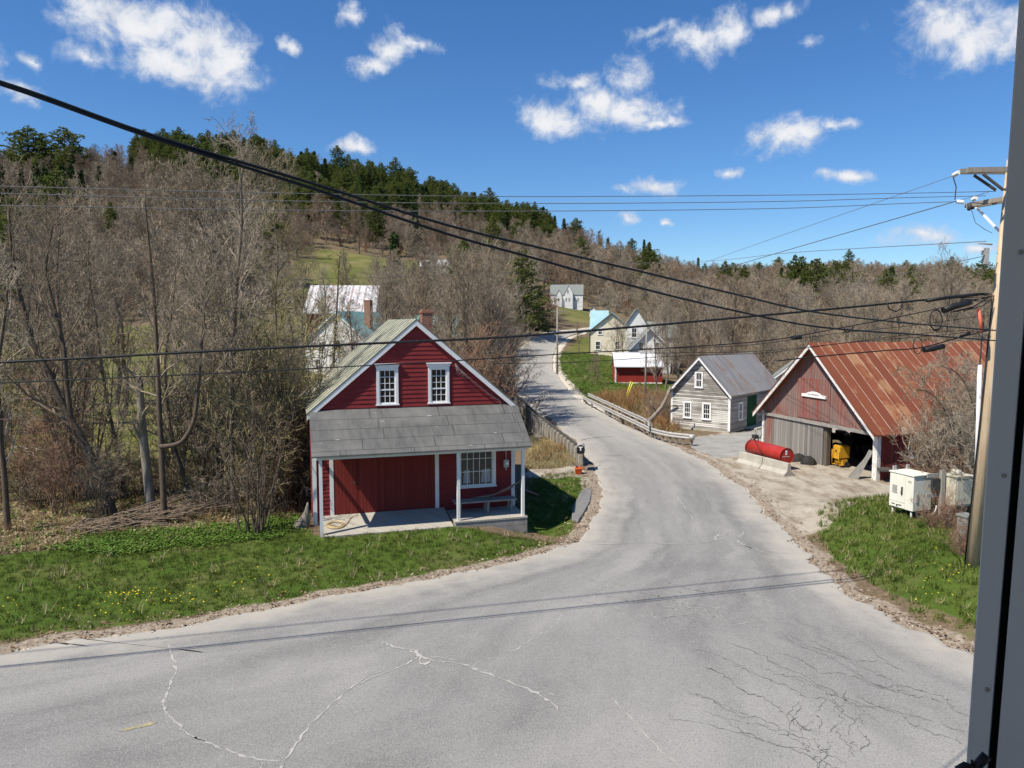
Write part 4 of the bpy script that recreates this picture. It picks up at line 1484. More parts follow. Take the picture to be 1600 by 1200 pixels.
def world_thing(name, label, cat, p, rz=0.0, group=None):
    return thing(name, label, cat, p, rz, group)


# things in and around the barn
yb = thing('generator', 'yellow wheeled machine standing just inside the barn doorway', 'machine', bpnt(5.75, 0.75, 0.0), BRZ)
q = MB()
q.box((0, 0, 0.78), (0.52, 0.62, 0.62))
q.box((0, -0.02, 1.11), (0.46, 0.56, 0.05))
q.build('housing', M['yellow'], yb, bevel=0.03)
q = MB()
for a in (-0.25, 0.25):
    q.tube([(a, -0.36, 0.12), (a, -0.36, 0.9)], 0.025, 6)
    q.tube([(a, -0.36, 0.12), (a, 0.35, 0.12)], 0.025, 6)
q.tube([(-0.25, -0.36, 0.47), (0.25, -0.36, 0.47)], 0.025, 6)
q.beam((-0.3, 0, 0.25), (0.3, 0, 0.25), 0.3, 0.3)
q.build('frame', M['yellow'], yb)
q = MB()
q.tube([(0, -0.33, 0.86), (0, -0.345, 0.86)], 0.05, 10)
q.build('badge', M['dark_metal'], yb)
for a in (-0.3, 0.3):
    q = MB()
    q.tube([(a - 0.04, 0.1, 0.15), (a + 0.04, 0.1, 0.15)], 0.15, 14)
    q.build('wheel', M['rubber'], yb)
tr = thing('tractor', 'dark old tractor parked in the shade deep in the barn', 'tractor', bpnt(2.5, 3.7, 0.0), BRZ + R(60))
q = MB()
q.box((0, 0.1, 0.95), (0.55, 2.3, 0.5))
q.box((0, 1.2, 0.8), (1.2, 0.4, 0.4))
q.box((0, -1.1, 0.85), (0.5, 0.2, 0.55))
q.build('body', M['dark_metal'], tr, bevel=0.05)
q = MB()
q.box((0, 0.9, 1.32), (0.45, 0.45, 0.1))
q.box((0, 1.12, 1.5), (0.45, 0.08, 0.4))
q.build('seat', M['rubber'], tr, bevel=0.03)
q = MB()
q.tube([(0, 0.1, 1.2), (0, 0.45, 1.55)], 0.02, 6)
q.tube([(0.17 * math.cos(a), 0.45, 1.55 + 0.17 * math.sin(a)) for a in np.linspace(0, 2 * math.pi, 14)], 0.015, 6, caps=False)
q.build('steering_wheel', M['dark_metal'], tr)


def wheel(parent, x, y, z, r, w, hub='dark_metal', name='wheel'):
    q = MB()
    n = 22
    prof = [(-w / 2, r * 0.62), (-w / 2, r * 0.93), (-w * 0.34, r), (w * 0.34, r), (w / 2, r * 0.93), (w / 2, r * 0.62)]
    vs = [(x + px, y + pr * math.cos(2 * math.pi * k / n), z + pr * math.sin(2 * math.pi * k / n)) for px, pr in prof for k in range(n)]
    fs = [(i * n + k, i * n + (k + 1) % n, (i + 1) * n + (k + 1) % n, (i + 1) * n + k) for i in range(5) for k in range(n)]
    q.add(vs, fs, 0, True)
    o = q.build(name, M['rubber'], parent)
    q = MB()
    q.tube([(x - w * 0.3, y, z), (x + w * 0.3, y, z)], r * 0.62, 18)
    q.tube([(x - w * 0.42, y, z), (x + w * 0.42, y, z)], r * 0.25, 10)
    q.build('rim', M[hub], o)
    return o


for a in (-0.75, 0.75):
    wheel(tr, a, 0.9, 0.68, 0.68, 0.36, 'galv')
    wheel(tr, a * 0.8, -0.95, 0.38, 0.38, 0.2, 'galv')
# cart wheel outside, boards leaning, tarps
wl = thing('cart', 'small cart with a dark tyre at the corner of the barn', 'cart', bpnt(BW + 0.62, 0.55, 0.12), BRZ + R(70))
wheel(wl, 0, 0, 0.36, 0.36, 0.2, 'galv')
q = MB()
q.box((-0.45, 0.4, 0.45), (0.6, 1.3, 0.08))
q.beam((-0.4, 0, 0.36), (0.0, 0, 0.36), 0.06, 0.06)
q.build('bed', M['dark_wood'], wl)
for k in range(3):
    q = MB()
    a = bpnt(8.55 - 0.16 * k, -0.75 - 0.05 * k, 0.0)
    bq_ = bpnt(8.75 - 0.02 * k, -0.11, 1.15 + 0.12 * (2 - k))
    q.beam(a, bq_, 0.19, 0.03, up=(0.3, 1, 0))
    tag(q.build('board', M['grey_wood']), ('long', 'middle', 'short')[k] + ' grey board leaning beside the white post of the barn doorway', 'board', 'boards leaning at the barn doorway')
for k, (s, rad) in enumerate(((3.9, 0.42), (4.7, 0.38))):
    q = MB()
    rr = random.Random(20 + k)
    n, mr = 12, 5
    ctr = bpnt(s, -0.45, 0.0)
    vs = []
    for j in range(mr):
        t = j / (mr - 1)
        for i in range(n):
            a = 2 * math.pi * i / n
            rd = rad * math.cos(t * 1.45) * (1 + rr.uniform(-0.13, 0.13))
            vs.append((rd * 1.15 * math.cos(a), rd * math.sin(a), 0.42 * math.sin(t * 1.5) * (1 + rr.uniform(-0.1, 0.1))))
    fs = [(j * n + i, j * n + (i + 1) % n, (j + 1) * n + (i + 1) % n, (j + 1) * n + i) for j in range(mr - 1) for i in range(n)] + [tuple(range((mr - 1) * n, mr * n))]
    q.add(vs, fs, 0, True)
    tag(q.build('tarp', M['rubber'], loc=ctr), ('dark crumpled tarp next to the end of the concrete barrier', 'dark crumpled tarp near the barn door edge')[k], 'tarp', 'tarps at the foot of the grey barn wall')

# red fuel tank behind two concrete barriers
ta, tb = Vector((13.15, 40.0, 0.74)), Vector((14.0, 37.1, 0.74))
td = (tb - ta).normalized()
tk = thing('fuel_tank', 'red horizontal fuel tank lying in front of the grey barn wall', 'tank', (ta.x, ta.y, 0), math.atan2(td.y, td.x))
q = MB()
Ln, n = (tb - ta).length, 28
prof = [(-0.09, 0.10), (-0.07, 0.25), (-0.03, 0.37), (0.0, 0.42), (Ln, 0.42)]
vs = [(px, pr * math.cos(2 * math.pi * k / n), 0.74 + pr * math.sin(2 * math.pi * k / n)) for px, pr in prof for k in range(n)]
fs = [(i * n + k, i * n + (k + 1) % n, (i + 1) * n + (k + 1) % n, (i + 1) * n + k) for i in range(4) for k in range(n)] + [tuple(range(n))]
q.add(vs, fs, 0, True)
q.add([(Ln, 0.42 * math.cos(2 * math.pi * k / n), 0.74 + 0.42 * math.sin(2 * math.pi * k / n)) for k in range(n)], [tuple(range(n))])
q.tube([(Ln - 0.03, 0, 0.74), (Ln + 0.03, 0, 0.74)], 0.425, n, caps=False)
q.build('body', M['red_tank'], tk)
for a in (0.5, 2.4):
    q = MB()
    q.box((a, 0, 0.2), (0.2, 0.8, 0.44))
    q.build('saddle', M['dark_metal'], tk)
q = MB()
q.box((Ln + 0.005, -0.02, 0.98), (0.008, 0.12, 0.12))
q.build('sticker', M['porcelain'], tk)
q = MB()
q.box((Ln + 0.005, -0.02, 0.85), (0.008, 0.10, 0.10))
q.build('sticker', M['porcelain'], tk)
q = MB()
for k in range(5):
    q.box((Ln + 0.004, -0.2 + 0.09 * k, 0.72), (0.006, 0.05, 0.035))
q.build('lettering', M['porcelain'], tk)
q = MB()
q.tube([(0.25, 0, 1.1), (0.25, 0, 1.38)], 0.05, 8)
q.box((0.32, 0, 1.35), (0.32, 0.22, 0.2))
q.tube([(0.6, 0, 1.12), (0.6, 0, 1.3), (0.75, 0.05, 1.42)], 0.03, 6)
q.tube([(0.3, 0.1, 1.4), (0.1, 0.15, 1.65), (0.35, 0.3, 1.75), (0.62, 0.2, 1.5), (0.6, 0.1, 1.25)], 0.016, 6)
q.build('pump', M['dark_metal'], tk)
q = MB()
q.tube([(0.3, -0.2, 1.25), (0.16, -0.40, 0.95), (0.14, -0.46, 0.6)], 0.02, 6)
q.tube([(0.32, -0.05, 1.2), (0.9, -0.32, 1.05), (1.35, -0.435, 0.82), (1.7, -0.45, 0.62)], 0.02, 6)
q.build('hose', M['rubber'], tk)
p0, p1 = G(1152, 723, 0.0), G(1228, 744, 0.0)
bd = (p1 - p0).normalized()
for k in range(2):
    q = MB()
    ln = (p1 - p0).length / 2 - 0.03
    P = [(-0.30, -0.05), (0.30, -0.05), (0.30, 0.08), (0.13, 0.24), (0.085, 0.62), (-0.085, 0.62), (-0.13, 0.24), (-0.30, 0.08)]
    st = p0 + bd * (k * (ln + 0.05))
    side = Vector((-bd.y, bd.x, 0))
    q.prism(P, side, (0, 0, 1), st + side * 0.2, bd * ln)
    tag(q.build('concrete_barrier', M['concrete'], bevel=0.02), ('pale concrete barrier at the pump end of the red tank', 'pale concrete barrier at the stickered end of the red tank')[k], 'barrier', 'concrete barriers guarding the red tank')


# ------------------------------------------------------------------ houses farther off
def simple_house(name, label, cat, loc, rz, Wd, L, eave, peak, wall, roof, trim='far_white', oh=0.25, wins=(), base=-2.0, side_wins=(), front_oh=0.3):
    h = thing(name, label, cat, loc, rz)
    w = MB()
    pentagon(w, Wd, 0.0, L, base, eave - 0.01, peak - 0.02)
    w.build('wall', M[wall], h)
    r = MB()
    chevron(r, Wd, -front_oh, L + 0.3, eave, peak, oh, 0.08)
    rf = r.build('roof', M[roof], h)
    t = MB()
    rake_boards(t, Wd, -front_oh + 0.02, 0.05, eave, peak, oh - 0.01, 0.16)
    t.span((-0.03, -0.03, 0), (0.13, 0.06, eave - 0.05))
    t.span((Wd - 0.13, -0.03, 0), (Wd + 0.03, 0.06, eave - 0.05))
    t.build('trim', M[trim], h)
    for (a, z, ww, hh) in wins:
        window(h, (a, -0.02, z), AX, NY, ww, hh, 2, (1, 1), 0.10, 0, 0.06)
    for (a, z, ww, hh) in side_wins:
        window(h, (Wd + 0.02, a, z), AY, AX, ww, hh, 2, (1, 1), 0.10, 0, 0.06)
    return h, rf


def chimney(parent, x, y, z0, z1, w=0.5):
    q = MB()
    q.span((x, y, z0), (x + w, y + w, z1))
    q.span((x - 0.04, y - 0.04, z1), (x + w + 0.04, y + w + 0.04, z1 + 0.08))
    q.build('chimney', M['brick'], parent)


def place(u, v, y, z=None):
    p = W(u, v, y)
    if z is not None:
        p.z = z
    return p


# teal-roofed white house left of the red one's roof
p = place(478, 545, 90)
zb = hz(p.x, p.y)
h, rf = simple_house('farmhouse', 'white clapboard farmhouse with teal metal roof and brick chimney', 'house', (p.x, p.y, zb), R(-14), 8.2, 13, 9.0 - 3.6 - zb, 8.9 - zb, 'white_clap', 'teal_roof',
                     wins=((1.7, 2.6, 0.8, 1.3), (3.9, 2.7, 0.85, 1.4), (5.9, 2.6, 0.8, 1.3), (1.2, 0.3, 0.9, 1.5), (6.2, 0.3, 0.9, 1.5)))
chimney(rf, 5.9, 4.0, 5.5, 10.3 - zb, 0.8)
w = MB()   # kitchen wing behind, running right
w.prism([(0, -1), (11, -1), (11, 4.6), (0, 4.6)], (1, 0, 0), (0, 0, 1), (5.5, 8.0, 0), (0, 5, 0))
w.build('wing_wall', M['white_clap'], h)
w = MB()
w.prism([(-0.4, 4.3), (2.5, 7.0), (5.4, 4.3), (5.4, 4.42), (2.5, 7.12), (-0.4, 4.42)], (0, 1, 0), (0, 0, 1), (8.0, 8.0, 0), (9.0, 0, 0))
w.build('wing_roof', M['teal_roof'], h)
# big barn with pale metal roof
p = place(478, 515, 118)
zb = hz(p.x, p.y)
h = thing('hay_barn', 'big red barn with a long streaky white metal roof and white gable end', 'barn', (p.x, p.y, zb), R(4))
e, pk = 9.5 - zb, 13.7 - zb
w = MB()
w.prism([(-1, -2), (-1, e), (5.5, pk), (12, e), (12, -2)], (0, 1, 0), (0, 0, 1), (0.3, 1, 0), (10.4, 0, 0))
w.build('wall', M['shed_red'], h)
w = MB()
w.prism([(0, -2), (0, e), (6.5, pk - 0.05), (13, e), (13, -2)], (0, 1, 0), (0, 0, 1), (10.72, 0, 0), (0.12, 0, 0))
w.build('gable_end', M['far_white'], h)
window(h, (10.86, 5.9, pk - 2.6), AY, AX, 1.0, 1.0, 2, 2, 0.1)
w = MB()
w.prism([(-0.8, e - 0.55), (6.5, pk), (13.8, e - 0.55), (13.8, e - 0.4), (6.5, pk + 0.15), (-0.8, e - 0.4)], (0, 1, 0), (0, 0, 1), (-0.4, 0, 0), (11.6, 0, 0))
M['streak_roof'] = mat_seam_roof('streaky_white_metal_roof', (0.46, 0.46, 0.47), (0.66, 0.66, 0.67), (0.36, 0.27, 0.23), (0.30, 0.22, 0.19), 1.1, 0, (0.55, 0.7), 0.28)
w.build('roof', M['streak_roof'], h)

# cream house with light blue roof by the road
p = place(921, 548, 118)
zb = hz(p.x, p.y)
h, rf = simple_house('cream_house', 'cream gabled house with light blue metal roof beside the road', 'house', (p.x, p.y, zb), R(-9), 7.0, 9, 9.0 - zb - 2.7, 9.15 - zb, 'cream_wall', 'sky_blue_roof', trim='dark_wood', oh=0.45,
                     wins=((0.9, 0.6, 0.9, 1.4), (4.0, 0.6, 0.9, 1.4), (1.3, 3.0, 0.8, 1.1)), side_wins=((2, 0.7, 0.9, 1.4),))
w = MB()
w.span((7.05, 1.5, -2), (11.5, 7.5, 3.2))
w.build('ell_wall', M['grey_clap'], h)
w = MB()
w.span((-0.3, 9.4, -2), (2.5, 13.5, 6.0 - zb))
w.build('wing_wall', M['grey_clap'], h)
w = MB()
w.prism([(1.0, 3.1), (4.5, 5.0), (8.0, 3.1), (8.0, 3.2), (4.5, 5.1), (1.0, 3.2)], (0, 1, 0), (0, 0, 1), (7.06, 0, 0), (4.9, 0, 0))
w.build('ell_roof', M['sky_blue_roof'], h)
w = MB()
w.prism([(9.0, 6.2 - zb), (11.5, 9.6 - zb), (14.0, 6.2 - zb), (14.0, 6.3 - zb), (11.5, 9.72 - zb), (9.0, 6.3 - zb)], (0, 1, 0), (0, 0, 1), (-0.5, 0, 0), (3.2, 0, 0))
w.build('wing_roof', M['sky_blue_roof'], h)
# white house: low front gable and tall rear part
p = place(984, 565, 100)
zb = hz(p.x, p.y)
h, rf = simple_house('white_house', 'white house with steep grey roofs and two gables behind the red shed', 'house', (p.x, p.y, zb), R(-8), 5.4, 7, 3.2, 7.0 - zb, 'white_clap', 'grey_shingle', oh=0.35, front_oh=0.5,
                     wins=((1.1, 2.7, 0.8, 1.3), (3.2, 2.7, 0.8, 1.3), (2.1, 0.4, 0.9, 1.5)))
w = MB()
w.prism([(0.1, -2), (3.0, -2), (3.0, 7.3 - zb), (1.55, 9.6 - zb), (0.1, 7.3 - zb)], (1, 0, 0), (0, 0, 1), (-0.5, 8.0, 0), (0, 7, 0))
w.span((2.5, 8.2, -2), (6.5, 14.8, 5.4 - zb))
w.build('rear_wall', M['white_clap'], h)
w = MB()
w.prism([(-0.25, 7.0 - zb), (1.55, 9.62 - zb), (3.35, 7.0 - zb), (3.35, 7.1 - zb), (1.55, 9.75 - zb), (-0.25, 7.1 - zb)], (1, 0, 0), (0, 0, 1), (-0.5, 7.7, 0), (0, 7.6, 0))
w.prism([(7.9, 5.3 - zb), (11.5, 7.6 - zb), (15.1, 5.3 - zb), (15.1, 5.42 - zb), (11.5, 7.72 - zb), (7.9, 5.42 - zb)], (0, 1, 0), (0, 0, 1), (2.9, 0, 0), (4.0, 0, 0))
w.build('rear_roof', M['grey_shingle'], h)
window(h, (0.3, 7.97, 4.4), AX, NY, 0.9, 1.5, 2, (1, 1), 0.1)
# small red shed on the lawn
p = place(961, 597, 88)
zb = hz(p.x, p.y)
h = thing('garden_shed', 'low red shed with white metal roof on the green lawn', 'shed', (p.x, p.y, zb), R(-3))
w = MB()
w.span((0, 0, -0.4), (5.6, 4.2, 2.0))
w.build('wall', M['shed_red'], h)
w = MB()
w.span((-0.04, -0.05, -0.1), (0.14, 0.05, 1.95))
w.span((-0.02, -0.045, -0.1), (5.6, 0.0, 0.05))
w.build('trim', M['far_white'], h)
w = MB()
w.prism([(-0.45, 1.88), (2.1, 3.45), (4.65, 1.88), (4.65, 1.98), (2.1, 3.55), (-0.45, 1.98)], (0, 1, 0), (0, 0, 1), (-0.15, 0, 0), (5.95, 0, 0))
w.build('roof', M['white_metal_roof'], h)
# dark-roofed house behind the barn
p = place(1206, 640, 66)
h, rf = simple_house('cottage', 'white cottage with dark shingled roof half hidden behind the red barn', 'cottage', (p.x, p.y, 0), R(-22), 6.5, 8, 2.6, 5.3, 'white_clap', 'grey_shingle',
                     wins=((2.7, 2.7, 0.9, 1.1), (1.0, 0.8, 0.9, 1.3), (4.4, 0.8, 0.9, 1.3)))
q = MB()
q.span((1.0, -3.2, -0.2), (6.4, -0.35, 2.1))
q.build('porch_wall', M['white_clap'], h)
q = MB()
q.prism([(-3.5, 2.05), (-0.33, 2.9), (-0.33, 3.0), (-3.5, 2.15)], (0, 1, 0), (0, 0, 1), (0.8, 0, 0), (5.9, 0, 0))
q.build('porch_roof', M['grey_shingle'], h)
# white shed wall seen through the barn
p = bpnt(-6.5, 2.5, 0)
h, rf = simple_house('white_shed', 'white clapboard shed seen through the open barn', 'shed', (p.x, p.y, 0), BRZ + R(90) - R(20), 7.5, 4.5, 2.6, 4.2, 'white_clap', 'grey_shingle', wins=())
h.location = (19.6, 47.7, 0)
h.rotation_euler = (0, 0, R(2))
# far white house on the rise, the one behind the trees, a pale roof on the slope
p = place(856, 470, 194)
zb = hz(p.x, p.y)
h, rf = simple_house('hill_house', 'distant white house with grey roof and small front gable on the rise', 'house', (p.x + 8.5, p.y, zb - 0.4), R(90 - 4), 8.0, 17, 4.2, 8.2, 'far_white', 'grey_shingle')
h.rotation_euler = (0, 0, R(82))
h.location = (p.x + 9.2, p.y + 0.5, zb - 0.2)
h.rotation_euler = (0, 0, R(84))
h.scale = (0.6, 0.50, 0.66)
q = MB()
q.prism([(-0.0, -2), (4.2, -2), (4.2, 4.6), (2.1, 7.6), (0, 4.6)], (0, 1, 0), (0, 0, 1), (-1.6, 5.2, 0), (4.0, 0, 0))
q.prism([(-0.0, -2), (3.0, -2), (3.0, 3.6), (1.5, 5.8), (0, 3.6)], (0, 1, 0), (0, 0, 1), (-1.6, 11.0, 0), (4.0, 0, 0))
h2 = q.build('front_gable', M['far_white'], h)
q = MB()
q.prism([(-0.3, 4.2), (2.1, 7.65), (4.5, 4.2), (4.5, 4.35), (2.1, 7.8), (-0.3, 4.35)], (0, 1, 0), (0, 0, 1), (-1.75, 5.2, 0), (5.6, 0, 0))
q.prism([(-0.3, 3.2), (1.5, 5.85), (3.3, 3.2), (3.3, 3.35), (1.5, 6.0), (-0.3, 3.35)], (0, 1, 0), (0, 0, 1), (-1.75, 11.0, 0), (5.6, 0, 0))
q.build('gable_roof', M['grey_shingle'], h2)
for yy, zz in ((6.6, 1.4), (8.2, 1.4), (7.3, 4.6), (2.0, 1.4), (4.0, 1.4), (12.2, 1.3)):
    window(h, (-1.63 if 5 < yy < 15 else -0.02, yy, zz), AY, NX, 0.9, 1.5, 2, (1, 1), 0.12)
p = place(798, 512, 150)
zb = hz(p.x, p.y)
simple_house('old_house', 'pale old house hidden among bare trees left of the road', 'house', (p.x - 3.5, p.y, zb), R(14), 6.5, 8, 4.6, 7.8, 'cream_wall', 'white_metal_roof', wins=((1.2, 0.8, 0.9, 1.5), (4.2, 0.8, 0.9, 1.5), (2.7, 3.6, 0.8, 1.2)))
p = place(700, 428, 205)
zb = hz(p.x, p.y)
simple_house('hillside_shed', 'pale roofed shed behind bare trees under the hill', 'shed', (p.x, p.y, zb), R(84), 6, 8, 2.6, 4.4, 'far_white', 'white_metal_roof')
p = place(925, 475, 178)
zb = hz(p.x, p.y)
h = thing('playhouse', 'tiny white gabled hut on the distant lawn', 'hut', (p.x - 0.6, p.y, zb), R(-12))
q = MB()
pentagon(q, 1.7, 0, 2.2, -0.2, 1.5, 2.5)
q.build('wall', M['far_white'], h)
q = MB()
chevron(q, 1.7, -0.2, 2.4, 1.52, 2.52, 0.25, 0.07)
q.build('roof', M['grey_shingle'], h)
q = MB()
q.span((0.55, -0.03, 0), (1.15, -0.005, 0.9))
q.build('door', M['dark_metal'], h)

# ================================================================== BRIDGE RAIL, GUARDRAIL
def ground_line(uv, z=0.0):
    return [G(u, v, z) for u, v in uv]


rail_top = [W(u, v, G(u, v, 0.85).y) for u, v in ((808, 619), (828, 637), (850, 655), (872, 672), (893, 688), (912, 703))]
rail_pts = [G(u, v, 0.85) for u, v in ((806, 617), (828, 637), (850, 655), (872, 672), (893, 688), (912, 703))]
rp_ = catmull([(p.x, p.y) for p in rail_pts], 12)
br = thing('bridge_railing', 'grey concrete and steel railing with many upright posts along the bridge', 'railing', (rp_[0][0], rp_[0][1], 0))
o0 = Vector((rp_[0][0], rp_[0][1], 0))
seglen = np.concatenate([[0], np.cumsum(np.linalg.norm(np.diff(rp_, axis=0), axis=1))])


def on_rail(s):
    return Vector((np.interp(s, seglen, rp_[:, 0]), np.interp(s, seglen, rp_[:, 1]), 0)) - o0


q = MB()
total = seglen[-1]
N_ = 20
tops = [on_rail(s) + Vector((0, 0, 0.85)) for s in np.linspace(0, total, N_)]
for a, b_ in zip(tops[:-1], tops[1:]):
    q.beam(a, b_, 0.16, 0.09)
    q.beam(a - Vector((0, 0, 0.42)), b_ - Vector((0, 0, 0.42)), 0.05, 0.14)
q.build('rail', M['dark_wood'], br)
q = MB()
for a, b_ in zip(tops[3:-1], tops[4:]):
    q.beam(a - Vector((0, 0, 0.72)), b_ - Vector((0, 0, 0.72)), 0.05, 1.1)
q.build('rail_gap_shade', M['dark_metal'], br)  # dark sheet standing in for the black shade between the posts
for s in np.arange(0.4, total, 1.05):
    q = MB()
    p = on_rail(s)
    d = (on_rail(s + 0.2) - on_rail(s - 0.2)).normalized()
    left = Vector((-d.y, d.x, 0))
    if left.x > 0:
        left = -left
    q.beam(p + left * 0.16 + Vector((0, 0, -0.62)), p + left * 0.10 + Vector((0, 0, 0.80)), 0.20, 0.20, up=(d.x, d.y, 0))
    q.build('post', M['concrete'], br)
    q = MB()
q = MB()
pts = [on_rail(s) for s in np.linspace(total * 0.30, total * 0.86, 14)]
for a, b_ in zip(pts[:-1], pts[1:]):
    q.beam(a + Vector((-0.05, 0, -0.72)), b_ + Vector((-0.05, 0, -0.72)), 0.3, 0.34, up=(1, 0, 0))
q.build('bridge_edge', M['concrete'], br)
for fr_ in (0.36, 0.80):
    p = on_rail(total * fr_)
    q = MB()
    q.box(p + Vector((0.3, 0.2, -1.45)), (1.5, 1.0, 2.0), rot=Matrix.Rotation(R(25), 3, 'Z'))
    q.build('abutment', M['concrete'], br, bevel=0.03)


def wbeam(mb, pts, z, h=0.31, off=0.0):
    """corrugated guardrail strip along plan points"""
    prof = [(0.0, -0.5), (0.055, -0.36), (0.055, -0.2), (0.0, -0.06), (0.0, 0.06), (0.055, 0.2), (0.055, 0.36), (0.0, 0.5)]
    n = len(prof)
    rows_ = []
    for i, p in enumerate(pts):
        d = (pts[min(i + 1, len(pts) - 1)] - pts[max(i - 1, 0)])
        d.z = 0
        d.normalize()
        nrm = Vector((-d.y, d.x, 0))
        if nrm.x > 0:
            nrm = -nrm
        rows_.append([p + nrm * (a + off + t_) + Vector((0, 0, z + b_ * h)) for t_ in (0.0, -0.008) for a, b_ in prof])
    vs = [v for r_ in rows_ for v in r_]
    m2 = 2 * n
    fs = []
    for i in range(len(pts) - 1):
        for k in range(n - 1):
            fs.append((i * m2 + k, i * m2 + k + 1, (i + 1) * m2 + k + 1, (i + 1) * m2 + k))
            fs.append((i * m2 + n + k, (i + 1) * m2 + n + k, (i + 1) * m2 + n + k + 1, i * m2 + n + k + 1))
    mb.add(vs, fs, 0)


gr = thing('guardrail', 'double galvanised guardrail curving along the right roadside', 'guardrail', (0, 0, 0))
front = [Vector((x, y, 0)) for x, y in catmull([tuple(G(u, v, 0.55).xy) for u, v in ((910, 619), (918, 625), (960, 645), (1000, 664), (1017, 672), (1040, 678), (1060, 681), (1083, 683))], 6)]
back = [Vector((x, y, 0)) for x, y in catmull([tuple(G(u, v, 0.75).xy) for u, v in ((919, 616), (950, 630), (980, 644), (1010, 658), (1015, 668))], 6)]
q = MB()
wbeam(q, front, 0.56)
q.build('rail', M['galv'], gr)
q = MB()
wbeam(q, back, 0.72)
q.build('rail', M['galv'], gr)
for pts, zt, sp_ in ((front, 0.70, 3), (back, 0.86, 2)):
    for p in pts[1::sp_]:
        q = MB()
        q.box(p + Vector((0.14, 0.03, zt / 2 - 0.5)), (0.14, 0.17, zt + 1.0))
        q.build('post', M['old_pole_wood'], gr)
q = MB()
e0 = front[-1]
q.tube([e0 + Vector((-0.1, -0.1, 0.42)), e0 + Vector((-0.1, -0.1, 0.72))], 0.17, 10)
q.build('end_cap', M['galv'], gr)

# ------------------------------------------------------------------ mailbox, planter, stake
mp = G(904, 735, 0.0)
mbx = thing('mailbox', 'grey arched mailbox with black door on a post beside the bridge end', 'mailbox', (mp.x, mp.y, -0.03), R(-96))
q = MB()   # local x = forwards (door towards the camera)
wv_, hv_, lv_ = 0.24, 0.26, 0.60
arch = [(-wv_ / 2, 0), (wv_ / 2, 0), (wv_ / 2, 0.13)] + [(wv_ / 2 * math.cos(a), 0.13 + wv_ / 2 * math.sin(a)) for a in np.linspace(0.2, math.pi - 0.2, 8)] + [(-wv_ / 2, 0.13)]
arch = [(a * 1.7, b_ * 1.7) for a, b_ in arch]
q.prism(arch, (0, 1, 0), (0, 0, 1), (-0.42, 0.1, 1.0), (0.8, 0, 0))
q.build('body', M['galv'], mbx)
q = MB()
q.prism([(a * 0.96, b_ * 0.96 + 0.004) for a, b_ in arch], (0, 1, 0), (0, 0, 1), (0.38, 0.1, 1.0), (0.02, 0, 0))
dr_ = q.build('door', M['black_cable'], mbx)
q = MB()
q.box((0.402, 0.1, 1.30), (0.006, 0.2, 0.05))
q.box((0.402, 0.1, 1.20), (0.006, 0.06, 0.15))
q.build('lettering', M['porcelain'], dr_)
q = MB()
q.beam((0.0, -0.1, -0.3), (0.0, -0.1, 1.0), 0.1, 0.1)
q.beam((-0.3, 0.1, 0.95), (0.3, 0.1, 0.95), 0.3, 0.05)
q.beam((0.0, -0.1, 0.95), (0.0, 0.15, 0.95), 0.1, 0.06)
q.build('post', M['old_pole_wood'], mbx)
bp_ = G(903, 738, 0)
bk = thing('bucket', 'small orange bucket with dead stalks at the foot of the mailbox', 'bucket', (bp_.x, bp_.y - 0.35, -0.02))
q = MB()
n = 16
prof = [(0.0, 0.14), (0.28, 0.19), (0.30, 0.21), (0.33, 0.21), (0.31, 0.175), (0.25, 0.15)]
vs = [(r_ * math.cos(2 * math.pi * k / n), r_ * math.sin(2 * math.pi * k / n), z) for z, r_ in prof for k in range(n)]
fs = [(i * n + k, i * n + (k + 1) % n, (i + 1) * n + (k + 1) % n, (i + 1) * n + k) for i in range(5) for k in range(n)] + [tuple(range(n)), tuple(range(5 * n, 6 * n))]
q.add(vs, fs, 0, True)
q.build('body', M['orange'], bk)
q = MB()
rr = random.Random(2)
for k in range(14):
    a = rr.uniform(0, 6.28)
    q.tube([(0.05 * math.cos(a), 0.05 * math.sin(a), 0.25), (0.16 * math.cos(a), 0.16 * math.sin(a), 0.45), (0.22 * math.cos(a), 0.22 * math.sin(a), rr.uniform(0.5, 0.62))], 0.012, 4)
q.build('stalks', M['red_twig'], bk)
sp0 = G(892, 730, 0)
q = MB()
q.beam((sp0.x, sp0.y, -0.3), (sp0.x + 0.02, sp0.y, 0.95), 0.09, 0.06)
tag(q.build('stake', M['old_pole_wood']), 'short weathered stake left of the mailbox', 'stake')
lp = G(828, 724, 0.2)
q = MB()
q.tube([hp(7.9, 0.25, 0.9), hp(8.6, -0.6, 0.55), hp(9.3, -1.4, 0.15)], 0.07, 8)
tag(q.build('drain_pipe', M['dark_metal']), 'dark pipe sloping down from the right corner of the red house', 'pipe')


# ------------------------------------------------------------------ cabinets on the bank
cz = hz(14.0, 25.4)
ca = math.atan2(0.34, 0.94)
cb = thing('equipment_cabinet', 'cream equipment cabinet numbered 43 standing on the grass bank', 'cabinet', (13.85, 25.0, cz), ca)
